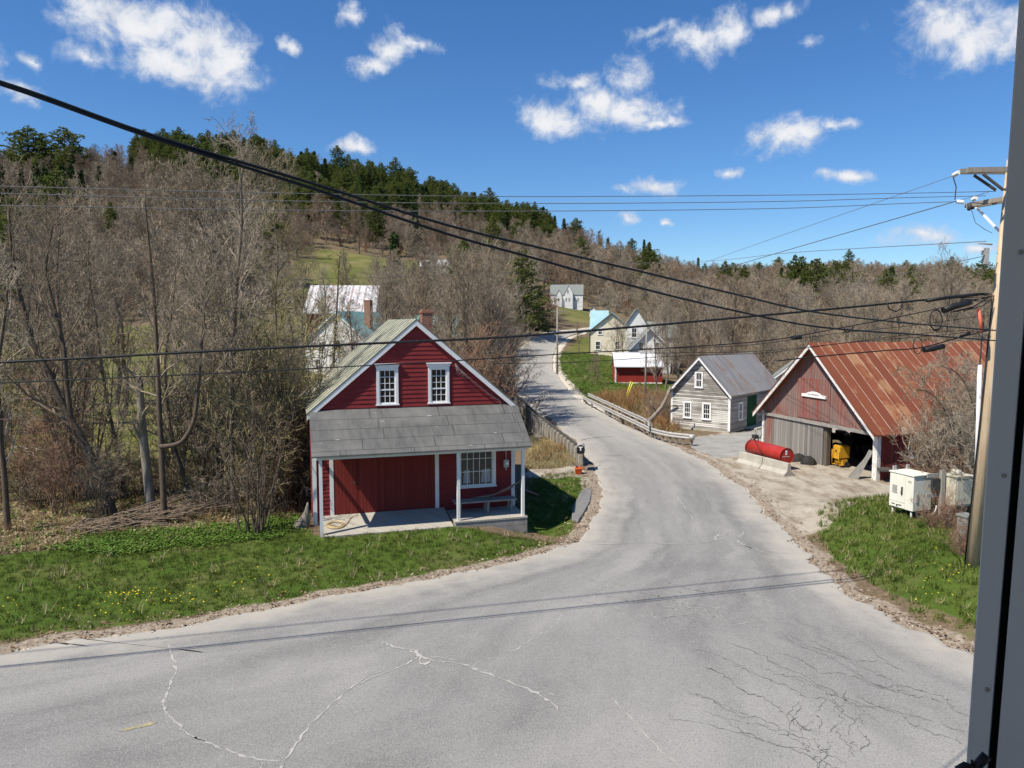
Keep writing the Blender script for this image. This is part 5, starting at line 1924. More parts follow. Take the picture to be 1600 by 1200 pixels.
# local +x runs right/away, local +y runs left/away; front corner at the origin
CWx, CWy, Z0c, Z1c = 0.84, 1.0, 1.0 - cz, 2.22 - cz
q = MB()
q.span((0, 0, Z0c), (CWx, CWy, Z1c))
q.build('body', M['cabinet_cream'], cb, bevel=0.012)
q = MB()
q.span((-0.03, -0.03, Z1c + 0.002), (CWx + 0.03, CWy + 0.03, Z1c + 0.05))
q.build('lid', M['cabinet_cream'], cb, bevel=0.01)
q = MB()
q.span((-0.016, 0.33, Z0c + 0.22), (-0.001, CWy - 0.02, Z1c - 0.05))
dr1 = q.build('door', M['cabinet_cream'], cb, bevel=0.005)
q = MB()
q.span((-0.05, 0.42, Z0c + 0.52), (-0.017, 0.47, Z0c + 0.78))
q.tube([(-0.04, 0.445, Z0c + 0.5), (-0.07, 0.445, Z0c + 0.62)], 0.02, 6)
q.build('handle', M['dark_metal'], dr1)
q = MB()
q.span((-0.024, 0.66, Z0c + 0.58), (-0.017, 0.86, Z0c + 0.80))
for k in range(5):
    q.span((-0.03, 0.67, Z0c + 0.60 + 0.04 * k), (-0.025, 0.85, Z0c + 0.612 + 0.04 * k))
q.span((-0.034, 0.64, Z0c + 0.53), (-0.017, 0.86, Z0c + 0.565))
q.build('vent', M['galv'], dr1)
q = MB()
q.span((-0.012, 0.33, Z0c + 0.02), (-0.001, CWy - 0.02, Z0c + 0.20))
lo_ = q.build('lower_panel', M['cabinet_cream'], cb, bevel=0.004)
q = MB()
for y0_ in (0.46, 0.74):
    q.span((-0.018, y0_, Z0c + 0.1), (-0.013, y0_ + 0.14, Z0c + 0.135))
q.tube([(-0.013, 0.64, Z0c + 0.10), (-0.04, 0.64, Z0c + 0.10)], 0.03, 8)
q.build('latch', M['dark_metal'], lo_)
q = MB()
q.span((0.12, -0.025, Z0c + 0.30), (0.20, -0.003, Z0c + 0.62))
q.build('hinge', M['galv'], cb)
for k, ch in enumerate('43'):
    cu_ = bpy.data.curves.new('digit', 'FONT')
    cu_.body = ch
    cu_.size = 0.12
    cu_.extrude = 0.002
    cu_.align_x = 'CENTER'
    to = bpy.data.objects.new('digit', cu_)
    o = bpy.data.objects.new('number', bpy.data.meshes.new_from_object(to))
    bpy.data.objects.remove(to)
    COL.objects.link(o)
    o.parent = cb
    # on the left-facing side (x = 0), reading from +y towards 0
    o.location = (-0.004, 0.20 - 0.075 * k, Z1c - 0.25)
    o.rotation_euler = (R(90), 0, R(-90))
    o.data.materials.append(M['dark_metal'])
for (x, y) in ((0.08, 0.12), (0.7, 0.12), (0.08, 0.9), (0.7, 0.9)):
    q = MB()
    q.tube([(x, y, -0.3), (x, y, Z0c)], 0.035, 8)
    q.build('leg', M['galv'], cb)
q = MB()
q.tube([(0.25, 0.1, Z0c), (0.28, 0.08, Z0c - 0.18), (0.4, 0.05, Z0c - 0.24), (1.0, 0.05, Z0c - 0.20), (1.15, 0.05, Z0c - 0.05), (1.2, 0.08, Z0c + 0.1)], 0.04, 8)
q.build('conduit', M['galv'], cb)
for (x, y) in ((0.75, 1.02), (0.12, 1.02)):
    q = MB()
    q.span((x, y - 0.05, Z1c + 0.05), (x + 0.14, y, Z1c + 0.2))
    q.build('bracket', M['galv'], cb)

rk = thing('meter_rack', 'grey wooden rack carrying meters between the two cabinets', 'rack', (14.85, 25.0, hz(14.85, 25.0)), R(10))
q = MB()
q.beam((0.0, 0, -0.4), (-0.03, 0, 1.75), 0.13, 0.13)
q.beam((0.75, 0.1, -0.4), (0.75, 0.1, 1.6), 0.13, 0.13)
q.build('post', M['grey_wood'], rk)
q = MB()
for z in (0.85, 1.2, 1.55):
    q.beam((-0.55, 0.08, z), (0.85, 0.16, z), 0.04, 0.14)
q.build('crosspiece', M['grey_wood'], rk)
q = MB()
q.span((-0.42, -0.02, 1.05), (-0.12, 0.06, 1.45))
q.build('meter_box', M['dark_metal'], rk)
c2 = thing('old_cabinet', 'stained cream metal box behind twigs right of the cabinet', 'cabinet', (15.05, 24.6, hz(15, 24.6)), R(14))
q = MB()
q.span((0, 0, 0.55), (0.75, 0.5, 1.55))
q.build('body', M['old_cream'], c2, bevel=0.02)
q = MB()
q.span((0.06, -0.015, 0.62), (0.69, -0.001, 1.48))
q.build('door', M['old_cream'], c2, bevel=0.006)
q = MB()
q.span((-0.03, -0.04, 1.552), (0.78, 0.53, 1.60))
q.tube([(0.25, 0.25, 1.6), (0.25, 0.25, 1.78)], 0.16, 10)
q.build('lid', M['old_cream'], c2)
for x in (0.08, 0.66):
    q = MB()
    q.beam((x, 0.25, -0.4), (x, 0.25, 0.55), 0.09, 0.09)
    q.build('leg', M['grey_wood'], c2)
pp = W(1508, 840, 22.2)
pz = hz(pp.x, pp.y)
pd = thing('pedestal', 'low grey-green utility box in the grass near the pole', 'utility box', (pp.x, pp.y, pz), R(20))
q = MB()
q.box((0, 0, 0.42), (0.36, 0.34, 0.9))
q.build('body', M['cabinet_grey'], pd, bevel=0.02)
q = MB()
q.box((0, 0, 0.9), (0.42, 0.40, 0.07))
q.build('lid', M['cabinet_grey'], pd, bevel=0.01)

# ------------------------------------------------------------------ utility poles
pb = Vector((12.84, 20.1, 0.45))
pt = Vector((13.38, 20.1, 11.85))


def on_pole(z):
    return pb + (pt - pb) * ((z - pb.z) / (pt.z - pb.z))


up = thing('utility_pole', 'tall pale wooden utility pole with double crossarms beside the building', 'utility pole', pb)
q = MB()
q.tube([Vector((0, 0, -0.6)), (pt - pb) * 0.5, pt - pb], [0.17, 0.155, 0.135], 16)
q.build('pole', M['pole_wood'], up)


def lp_(p):
    return Vector(p) - pb


q = MB()
a0, a1 = W(1511, 266, 19.75), W(1625, 264, 19.75)
q.beam(lp_(a0), lp_(a1), 0.11, 0.13)
q.build('crossarm', M['old_pole_wood'], up)
q = MB()
b0, b1 = W(1499, 268, 20.42), W(1625, 268, 20.42)
q.beam(lp_(b0), lp_(b1), 0.11, 0.13)
q.build('crossarm', M['old_pole_wood'], up)
for (u0, v0, u1, v1, yy) in ((1522, 274, 1556, 297, 19.85), (1536, 272, 1568, 297, 19.70), (1600, 274, 1570, 297, 19.85)):
    q = MB()
    q.beam(lp_(W(u0, v0, yy)), lp_(W(u1, v1, yy)), 0.05, 0.06)
    q.build('brace', M['dark_wood'], up)
# second arm runs away from the camera
c0, c1 = on_pole(10.85) + Vector((0.25, -0.97, 0)) * 1.25, on_pole(10.85) + Vector((-0.25, 0.97, 0)) * 1.35
q = MB()
q.beam(lp_(c0), lp_(c1), 0.11, 0.12)
q.beam(lp_(c0 + Vector((0.25, 0.06, 0.0))), lp_(c1 + Vector((0.25, 0.06, 0.0))), 0.11, 0.12)
q.build('crossarm', M['old_pole_wood'], up)
for (t0, zz) in ((1.05, 10.0), (-1.0, 10.0)):
    q = MB()
    q.beam(lp_(on_pole(10.8) + Vector((-0.25, 0.97, 0)) * t0), lp_(on_pole(9.95) + Vector((-0.05, 0.12, 0))), 0.05, 0.05)
    q.build('brace', M['porcelain'], up)
ins = []


def insulator(p, q_, name='insulator'):
    m = MB()
    p, q_ = Vector(p), Vector(q_)
    d = (q_ - p) / 6
    pts, rs = [], []
    for k in range(7):
        pts.append(p + d * k)
        rs.append(0.045 if k % 2 else 0.065)
    m.tube([lp_(x) for x in pts], rs, 10)
    m.build(name, M['porcelain'], up)


insulator(W(1499, 269, 20.4), W(1490, 274, 20.6))
insulator(W(1506, 316, 21.3), W(1495, 315, 21.4))
insulator(W(1525, 309, 20.8), W(1520, 312, 20.9))
q = MB()
q.tube([lp_(W(1514, 317, 21.2)), lp_(W(1516, 324, 21.2)), lp_(W(1513, 328, 21.2))], [0.05, 0.07, 0.05], 8)
q.tube([lp_(W(1518, 318, 21.2)), lp_(W(1520, 327, 21.2))], 0.04, 8)
q.build('arrester', M['dark_metal'], up)
q = MB()
q.tube([lp_(W(1489, 276, 20.6)), lp_(W(1494, 292, 20.8)), lp_(W(1492, 312, 21.4))], 0.014, 5)
q.tube([lp_(W(1518, 328, 21.2)), lp_(W(1524, 348, 20.8)), lp_(W(1538, 358, 20.3)), lp_(W(1550, 364, 19.9))], 0.008, 5)
q.build('jumper', M['dark_metal'], up)
q = MB()
t0 = W(1541, 390, 19.9)
q.box(lp_(W(1541, 400, 19.85)), (0.10, 0.10, 0.42))
q.box(lp_(W(1537, 395, 19.85)), (0.10, 0.08, 0.12))
q.box(lp_(W(1543, 412, 19.85)), (0.09, 0.08, 0.10))
q.tube([lp_(W(1550, 382, 19.9)), lp_(W(1528, 380, 19.7))], 0.02, 6)
q.build('cutout', M['galv'], up)
q = MB()   # riser along the pole
q.tube([lp_(on_pole(8.1) + Vector((-0.2, -0.05, 0))), lp_(on_pole(5) + Vector((-0.2, -0.05, 0))), lp_(on_pole(0.4) + Vector((-0.23, -0.05, 0)))], 0.02, 8)
q.build('riser', M['black_cable'], up)
q = MB()
q.tube([lp_(W(1528, 482, 19.8)), lp_(W(1532, 500, 19.75)), lp_(W(1533, 520, 19.75))], 0.045, 8)
q.build('conduit', M['orange_pipe'], up)
# white guy guard beside the pole
gg = MB()
gg.tube([W(1531, 570, 20.0), W(1527, 700, 20.3), W(1521.5, 872, 20.6)], 0.055, 10)
tag(gg.build('guy_guard', M['pvc']), 'slim white plastic guard sleeve standing beside the utility pole', 'guy guard')
q = MB()
q.tube([W(1536, 505, 19.9), W(1531, 570, 20.0)], 0.02, 6)
tag(q.build('guy_wire', M['grey_cable']), 'short guy wire above the white plastic guard', 'guy wire')


def far_pole(u0, v0, u1, v1, y, arm, label, r=0.13):
    t, b_ = W(u0, v0, y), W(u1, v1, y)
    o = thing('utility_pole', label, 'utility pole', b_)
    q = MB()
    q.tube([(0, 0, -1.5), t - b_], [r * 1.15, r * 0.8], 8)
    q.build('pole', M['old_pole_wood'], o)
    if arm:
        q = MB()
        for dz in arm:
            q.beam(t - b_ + Vector((-0.85, 0, dz)), t - b_ + Vector((0.85, 0.1, dz)), 0.1, 0.12)
        q.build('crossarm', M['old_pole_wood'], o)
    return t


ft = far_pole(871, 480, 870.5, 583, 94, (-0.5,), 'grey pole with one crossarm at the bend of the road')
far_pole(828, 466, 826.5, 512, 150, (), 'pale bare pole beside the dark spruce')
far_pole(1010.5, 508, 1008, 622, 72, (), 'slim bare pole in front of the white house', 0.10)
far_pole(899, 436, 898, 462, 215, (), 'thin distant pole right of the hill house')
for k, (u0, v0, u1, v1) in enumerate(((986, 596, 977, 623), (989, 597, 979.5, 622))):
    q = MB()
    a_, b_ = W(u0, v0, 70 + 0.4 * k), W(u1, v1, 70 + 0.4 * k)
    q.tube([b_, a_], 0.045, 8)
    tag(q.build('guy_guard', M['yellow_plastic']), ('longer', 'shorter')[k] + ' of two yellow guy guards slanting up from the brush', 'guy guard', 'yellow guy guards')


# ------------------------------------------------------------------ overhead cables
def plan_pts(A, B, uv):
    out = []
    for u, v in uv:
        t = tt(u)
        s = (t * A[1] - A[0]) / ((B[0] - A[0]) - t * (B[1] - A[1]))
        y = A[1] + s * (B[1] - A[1])
        out.append(W(u, v, y))
    return out


def smooth3(P, n=6):
    P = [np.array(p) for p in P]
    out = []
    for i in range(len(P) - 1):
        p0, p1, p2, p3 = P[max(i - 1, 0)], P[i], P[i + 1], P[min(i + 2, len(P) - 1)]
        for k in range(n):
            t = k / n
            out.append(0.5 * ((2 * p1) + (-p0 + p2) * t + (2 * p0 - 5 * p1 + 4 * p2 - p3) * t * t + (-p0 + 3 * p1 - 3 * p2 + p3) * t ** 3))
    out.append(P[-1])
    return [Vector(p) for p in out]


def cable(label, P, r, mat='black_cable', extra=None, name='overhead_cable', n=6, twist=0.0):
    pts = smooth3(P)
    q = MB()
    q.tube(pts, r, n)
    if twist:   # lashed second strand winding round the first
        dense = smooth3(P, 40)
        w = []
        for i, p in enumerate(dense):
            a = i * 0.9
            w.append(p + Vector((0, math.cos(a), math.sin(a))) * (r * 0.9))
        q.tube(w, twist, 5)
    if extra:
        extra(q)
    return tag(q.build(name, M[mat]), label, 'cable', 'overhead cables')


LA, LB = (-8.0, 16.7 - 0.255 * 8), (13.0, 20.0)     # plan line of the cables along the road
DA, DB = (-3.06, 4.4), (8.36, 13.0)                 # plan line of the heavy pair
cable('upper of the two heavy black cables sweeping down from the upper left', plan_pts(DA, DB, ((-260, 62), (0, 128), (240, 212), (480, 284), (700, 352), (860, 391), (1000, 424), (1150, 460), (1275, 488), (1420, 505), (1540, 515), (1660, 526))), 0.0115)
cable('lower of the two heavy black cables sweeping down from the upper left', plan_pts(DA, DB, ((-260, 56), (0, 131), (240, 216), (480, 292), (700, 366), (840, 405), (1000, 450), (1150, 486), (1280, 511), (1420, 522), (1540, 531), (1660, 541))), 0.0115)


def ex1(q):
    q.tube([W(1448, 470, 19.3), W(1480, 465, 19.5), W(1528, 460, 19.9)], 0.045, 8)
    q.tube([W(1386, 474, 18.8), W(1390, 483, 18.8), W(1400, 487, 18.8), W(1408, 482, 18.8), W(1411, 473, 18.9)], 0.018, 6)
    for k in range(5):
        q.tube([W(1500, 462 + 2 * k, 19.7), W(1535, 458 + 3 * k, 19.9), W(1556, 462 + 2 * k, 20.1)], 0.012, 5)


cable('thick lashed black cable crossing the top of the red house gable', plan_pts(LA, LB, ((-2000, 604), (-420, 582), (0, 566), (400, 545), (640, 534), (800, 526), (1000, 510), (1200, 492), (1340, 479), (1440, 469), (1545, 459))), 0.026, extra=ex1, twist=0.008)


def ex2(q):
    q.tube([W(1474, 485, 19.3), W(1490, 479, 19.4), W(1515, 472, 19.6)], 0.085, 10)
    for k in range(4):
        q.tube([W(1462.5 + 9.5 * math.cos(a), 500 + (15 + k * 0.7) * math.sin(a), 19.3 + 0.02 * k) for a in np.linspace(0, 2 * math.pi, 25)], 0.012, 5, caps=False)
    q.tube([W(1490, 487, 19.5), W(1520, 480, 19.7), W(1545, 464, 19.9)], 0.02, 6)
    q.tube([W(1505, 486, 19.5), W(1535, 478, 19.8), W(1550, 468, 19.95)], 0.014, 6)
    q.tube([W(1318, 511, 18.2), W(1322, 519, 18.2), W(1329, 517, 18.2), W(1334, 508, 18.3)], 0.014, 5)
    q.tube([W(1238, 528, 17.6), W(1245, 527.5, 17.7), W(1252, 526.5, 17.7)], 0.055, 8)


cable('black cable with a splice case and a hanging coil near the pole', plan_pts(LA, LB, ((-2000, 640), (-420, 612), (0, 598), (300, 585), (520, 574), (720, 563), (880, 553), (1040, 544), (1200, 532), (1320, 511), (1420, 492), (1500, 474), (1548, 463))), 0.013, extra=ex2)


def ex3(q):
    q.tube([W(1444, 547, 19.2), W(1458, 545, 19.3), W(1474, 541, 19.4)], 0.07, 8)
    q.tube([W(1434 + 7 * math.cos(a), 540 + 13 * math.sin(a), 19.1) for a in np.linspace(0, 2 * math.pi, 17)], 0.012, 5, caps=False)
    q.tube([W(1500, 526, 19.6), W(1516, 520, 19.7)], 0.03, 6)


cable('black cable passing just above the barn roof ridge', plan_pts(LA, LB, ((1213, 564), (1290, 556), (1380, 548), (1440, 543), (1500, 527), (1545, 516))), 0.016, extra=ex3)
for k, (lab, uv) in enumerate((
        ('upper of two thin cables above the barn', ((1000, 545), (1160, 540), (1300, 522), (1430, 508), (1545, 492))),
        ('lower of two thin cables above the barn', ((1000, 552), (1180, 549), (1300, 538), (1430, 522), (1545, 514))),
        ('thin cable crossing the road above the lawn', ((760, 568), (900, 566), (1060, 556), (1200, 551), (1320, 536), (1440, 526), (1545, 516))))):
    cable(lab, plan_pts(LA, LB, uv), 0.007)
for k, (lab, uv, z) in enumerate((
        ('top wire of the high three crossing the sky', ((-2000, 226), (-420, 282), (0, 291), (400, 301), (800, 307), (1200, 305), (1410, 302), (1556, 299)), 0),
        ('middle wire of the high three crossing the sky', ((-2000, 242), (-420, 294), (0, 302), (400, 313), (800, 318), (1200, 315), (1410, 309), (1540, 306)), 0),
        ('bottom wire of the high three crossing the sky', ((-2000, 272), (-420, 316), (0, 321), (400, 328), (800, 330), (1200, 326), (1410, 318), (1495, 315)), 0))):
    cable(lab, plan_pts(LA, LB, uv), 0.008, 'grey_cable')
fp = Vector((ft.x, ft.y, ft.z))
for lab, a, m_, r_ in (('high wire from the outer crossarm tip to the distant pole', W(1489, 275, 20.6), 9.2, 0.008), ('high wire from the inner crossarm to the distant pole', W(1545, 300, 20.4), 9.3, 0.008),
                       ('lower primary wire to the distant pole', W(1494, 314, 21.4), 8.9, 0.008), ('neutral wire from the pole towards the distant pole', W(1541, 377, 19.8), 8.2, 0.010),
                       ('slack service wire dropping from the pole over the barn', W(1538, 400, 19.9), 6.9, 0.010)):
    e = fp + Vector((0.7 * (len(lab) % 3 - 1), 0, -0.4))
    mid = (a + e) / 2
    mid.z = (a.z + e.z) / 2 - 0.55
    if 'slack' in lab:
        e = W(1205, 468, 62)
        mid = (a + e) / 2 - Vector((0, 0, 0.35))
    if 'neutral' in lab:
        e = W(850, 418, 90)
        mid = W(1100, 408, 45)
    cable(lab, [a, a + (mid - a) * 0.5 + Vector((0, 0, 0.1)), mid, mid + (e - mid) * 0.5 + Vector((0, 0, 0.1)), e], r_, 'grey_cable')
cable('thin faint wire before the hillside, left of centre', [W(-200, 448, 40), W(0, 443, 40), (W(300, 440, 42)), W(500, 436, 44), W(700, 430, 48), W(800, 427, 50)], 0.010, 'grey_cable')

# ------------------------------------------------------------------ porch at the camera: boards in view, unseen slab and wall added to shade them
po = thing('porch', 'white painted porch corner boards in shade at the right edge', 'porch', (0, 0, 0))
yb_ = 0.95


def board(u_l0, u_l1, u_r0, u_r1, y, dep, mat, name):
    """board between left edge (u at v=0, u at v=1200) and right edge, running from the ground up past the view"""
    def line(u0, u1, v):
        return u0 + (u1 - u0) * v / 1200.0
    q = MB()
    va, vb = -700, 1900
    tl, bl = W(line(u_l0, u_l1, va), va, y), W(line(u_l0, u_l1, vb), vb, y)
    tr_, br_ = W(line(u_r0, u_r1, va), va, y), W(line(u_r0, u_r1, vb), vb, y)
    D = Vector((0.75 * dep, dep, 0))
    q.add([bl, br_, tr_, tl, bl + D, br_ + D, tr_ + D, tl + D], [(0, 1, 2, 3), (4, 7, 6, 5), (0, 4, 5, 1), (2, 6, 7, 3), (0, 3, 7, 4), (1, 5, 6, 2)])
    return q.build(name, M[mat], po, bevel=0.002)


wb = board(1592, 1509, 1640, 1542, yb_, 0.05, 'shade_white', 'corner_board')
board(1655, 1556, 1900, 1800, yb_ + 0.004, 0.05, 'shade_white', 'wall_board')
board(1640.5, 1542.5, 1654.5, 1555.5, yb_ + 0.035, 0.02, 'dark_metal', 'gap_shade')  # dark strip put in for the shade inside the open gap
q = MB()
for (u, v) in ((1594.5, 394), (1568, 743), (1542, 1077)):
    c_ = W(u, v, yb_)
    q.tube([c_ + Vector((0, 0.004, 0)), c_ - Vector((0, 0.0022, 0))], 0.0032, 10)
q.build('screw', M['galv'], wb)
q = MB()
q.span((-5, -4, 8.75), (6.5, 0.62, 8.9))
q.build('shade_ceiling', M['white_paint'], po)  # unseen slab overhead, added to keep the sun off the boards
q = MB()
q.span((-5, -4.2, 0), (6.5, -4.0, 8.75))
q.build('back_wall', M['white_clap'], po)  # unseen wall, added behind the camera for the light on the boards
q = MB()
q.span((-5, -4, 5.3), (6.5, 0.62, 5.45))
q.build('floor', M['deck_wood'], po)
ls = thing('string_light', 'black light socket and cord clipped to the white board', 'string light', W(1530, 1195, 0.9))
o_ = W(1530, 1195, 0.9)
q = MB()
q.tube([W(1522, 1203, 0.9) - o_, W(1531, 1192, 0.9) - o_, W(1542, 1180, 0.9) - o_], [0.0045, 0.006, 0.0062], 10)
q.build('socket', M['black_cable'], ls)
q = MB()
q.tube([W(1495, 1203, 0.9) - o_, W(1508, 1195, 0.9) - o_, W(1520, 1200, 0.9) - o_, W(1530, 1215, 0.9) - o_], 0.0042, 8)
q.tube([W(1519, 1197, 0.9) - o_, W(1519, 1188, 0.9) - o_], 0.002, 6)
q.build('cord', M['black_cable'], ls)

# ================================================================== TREES AND PLANTS
def seg_mesh(P0, P1, R0, R1, n):
    P0, P1 = np.asarray(P0, float), np.asarray(P1, float)
    R0, R1 = np.asarray(R0, float), np.asarray(R1, float)
    d = P1 - P0
    d /= np.linalg.norm(d, axis=1, keepdims=True) + 1e-9
    ref = np.where(np.abs(d[:, 2:3]) > 0.8, np.array([[1.0, 0, 0]]), np.array([[0, 0, 1.0]]))
    x = np.cross(d, ref)
    x /= np.linalg.norm(x, axis=1, keepdims=True) + 1e-9
    y = np.cross(d, x)
    a = np.arange(n) * 2 * np.pi / n
    ring = x[:, None, :] * np.cos(a)[None, :, None] + y[:, None, :] * np.sin(a)[None, :, None]
    V = np.concatenate([P0[:, None] + ring * R0[:, None, None], P1[:, None] + ring * R1[:, None, None]], 1)
    N = len(P0)
    k = np.arange(n)
    q = np.stack([k, (k + 1) % n, n + (k + 1) % n, n + k], 1)
    Q = (np.arange(N) * 2 * n)[:, None, None] + q[None]
    return V.reshape(-1, 3), Q.reshape(-1, 4)


def segs_to_arrays(segs):
    """(verts, quads) with rounder tubes for the thicker pieces"""
    A = np.array([(*a, *b, r0, r1) for a, b, r0, r1 in segs])
    VV, QQ, k = [], [], 0
    for lo, hi, n in ((0, 0.02, 3), (0.02, 0.05, 4), (0.05, 0.1, 6), (0.1, 9, 9)):
        m = (A[:, 6] >= lo) & (A[:, 6] < hi)
        if m.any():
            v, q = seg_mesh(A[m, 0:3], A[m, 3:6], A[m, 6], A[m, 7], n)
            VV.append(v)
            QQ.append(q + k)
            k += len(v)
    return np.concatenate(VV), np.concatenate(QQ)


def rot_about(d, ang, phi):
    """direction at `ang` from d, turned by phi round it"""
    d = d / (np.linalg.norm(d) + 1e-9)
    ref = np.array([1.0, 0, 0]) if abs(d[2]) > 0.8 else np.array([0, 0, 1.0])
    x = np.cross(d, ref)
    x /= np.linalg.norm(x)
    y = np.cross(d, x)
    return d * math.cos(ang) + (x * math.cos(phi) + y * math.sin(phi)) * math.sin(ang)


def grow(segs, p, d, L, r, kids, rg, up=0.10, wig=0.22, ang=(0.5, 0.95), lr=(0.40, 0.70), rmin=0.006):
    """one branch and its children; kids = children per level, outermost last"""
    n = 4 if len(kids) >= 2 else (3 if kids else 2)
    st = L / n
    nodes = []
    p = np.array(p, float)
    d = np.array(d, float)
    for i in range(n):
        d = d + rg.normal(size=3) * wig + np.array([0, 0, up])
        d /= np.linalg.norm(d)
        q = p + d * st
        ra, rb = max(r * (1 - 0.75 * i / n), rmin), max(r * (1 - 0.75 * (i + 1) / n), rmin * 0.7)
        segs.append((tuple(p), tuple(q), ra, rb))
        nodes.append((p, q, d, ra))
        p = q
    if kids:
        k = kids[0]
        for j in range(k):
            f = 0.22 + 0.78 * (j + rg.uniform(0, 0.9)) / k
            i = min(int(f * n), n - 1)
            a, b_, dd, ra = nodes[i]
            t = f * n - i
            pos = a + (b_ - a) * min(t, 1)
            nd_ = rot_about(dd, rg.uniform(*ang), rg.uniform(0, 2 * math.pi))
            grow(segs, pos, nd_, L * rg.uniform(*lr) * (1.05 - 0.45 * f), max(ra * 0.55, rmin), kids[1:], rg, up, wig, ang, lr, rmin)


def tree_segs(rg, trunks, n1, L1, kids, start=0.25, ang1=(0.45, 0.9), up=0.12, rmin=0.006, wig=0.22):
    """trunks: list of (points, r_base, r_top); returns trunk segments and crown segments"""
    T, Cn = [], []
    for pts, r0, r1 in trunks:
        pts = np.array(pts, float)
        P = catmull3(pts, 3)
        n = len(P) - 1
        seg = np.linalg.norm(np.diff(P, axis=0), axis=1)
        cum = np.concatenate([[0], np.cumsum(seg)]) / seg.sum()
        rad = r0 + (r1 - r0) * cum
        for i in range(n):
            T.append((tuple(P[i]), tuple(P[i + 1]), rad[i], rad[i + 1]))
        tot = seg.sum()
        k1 = n1 if not isinstance(n1, (list, tuple)) else n1[len(T) % len(n1)]
        for j in range(k1):
            f = start + (1 - start) * (j + rg.uniform(0, 0.95)) / k1
            f = min(f, 0.995)
            i = max(0, np.searchsorted(cum, f) - 1)
            pos = P[i] + (P[i + 1] - P[i]) * ((f - cum[i]) / max(cum[i + 1] - cum[i], 1e-6))
            dd = P[i + 1] - P[i]
            nd_ = rot_about(dd, rg.uniform(*ang1) * (1.05 - 0.45 * f), j * 2.4 + rg.uniform(-0.6, 0.6))
            grow(Cn, pos, nd_, L1 * rg.uniform(0.7, 1.15) * (1.1 - 0.55 * f), max(rad[i] * 0.5, 0.012), kids, rg, up, wig, rmin=rmin)
        # leading shoot
        grow(Cn, P[-1], P[-1] - P[-2], L1 * 0.55, r1 * 0.9, kids, rg, up, wig, rmin=rmin)
    return T, Cn


def catmull3(P, n):
    P = np.asarray(P, float)
    if len(P) < 3:
        return P
    out = []
    for i in range(len(P) - 1):
        p0, p1, p2, p3 = P[max(i - 1, 0)], P[i], P[i + 1], P[min(i + 2, len(P) - 1)]
        for k in range(n):
            t = k / n
            out.append(0.5 * ((2 * p1) + (-p0 + p2) * t + (2 * p0 - 5 * p1 + 4 * p2 - p3) * t * t + (-p0 + 3 * p1 - 3 * p2 + p3) * t ** 3))
    out.append(P[-1])
    return np.array(out)


def tree_thing(name, label, cat, loc, T, Cn, bark, twig, group=None):
    """a single tree: Empty > trunk, crown; segments in local coordinates"""
    o = thing(name, label, cat, loc, 0, group)
    v, q = segs_to_arrays(T)
    link_mesh('trunk', np_mesh('trunk', v, q, M[bark], True), o)
    v, q = segs_to_arrays(Cn)
    link_mesh('crown', np_mesh('crown', v, q, M[twig], False), o)
    return o


# ---- kinds of bare tree, each about 12 m tall at scale 1
def bare_kind(seed, h, n1, L1, kids, start, ang1, up, rmin, crook=0.5):
    rg = np.random.default_rng(seed)
    pts = [(0, 0, -0.5)]
    x = y = 0.0
    for k in range(1, 6):
        x += rg.normal() * crook * 0.35
        y += rg.normal() * crook * 0.35
        pts.append((x, y, h * 0.86 * k / 5))
    T, Cn = tree_segs(rg, [(pts, 0.016 * h, 0.004 * h)], n1, L1, kids, start, ang1, up, rmin)
    return T, Cn


KINDS = []
for seed, h, n1, L1, kids, start, ang1, up in (
        (101, 12, 15, 4.6, (7, 6, 5), 0.22, (0.5, 0.85), 0.13), (102, 12, 14, 5.2, (7, 6, 5), 0.25, (0.6, 1.0), 0.10), (103, 12, 17, 3.8, (7, 6, 5), 0.20, (0.4, 0.75), 0.16),
        (104, 12, 13, 5.6, (8, 6, 5), 0.18, (0.6, 1.05), 0.11), (105, 12, 18, 3.2, (6, 6, 5), 0.30, (0.4, 0.8), 0.16), (106, 12, 15, 4.4, (7, 6, 6), 0.15, (0.5, 0.9), 0.15)):
    T, Cn = bare_kind(seed, h, n1, L1, kids, start, ang1, up, 0.0085)
    tv, tq = segs_to_arrays(T)
    cv_, cq_ = segs_to_arrays(Cn)
    KINDS.append(dict(trunk=np_mesh('trunk', tv, tq, M['bark'], True), crown=np_mesh('crown', cv_, cq_, M['twig'])))
FAR = []
for seed, h, n1, L1, kids, start, ang1, up in (
        (201, 12, 15, 4.8, (7, 6, 4), 0.18, (0.5, 0.9), 0.13), (202, 12, 14, 5.4, (7, 6, 4), 0.22, (0.6, 1.0), 0.11), (203, 12, 17, 4.0, (7, 6, 4), 0.15, (0.45, 0.8), 0.16),
        (204, 12, 16, 4.4, (7, 5, 5), 0.12, (0.5, 0.9), 0.15)):
    T, Cn = bare_kind(seed, h, n1, L1, kids, start, ang1, up, 0.016)
    tv, tq = segs_to_arrays(T)
    cv_, cq_ = segs_to_arrays(Cn)
    FAR.append(np_mesh('bare_tree', np.concatenate([tv, cv_]), np.concatenate([tq, cq_ + len(tv)]), [M['bark'], M['far_twig']],
                       mat_idx=np.concatenate([np.zeros(len(tq), int), np.ones(len(cq_), int)])))


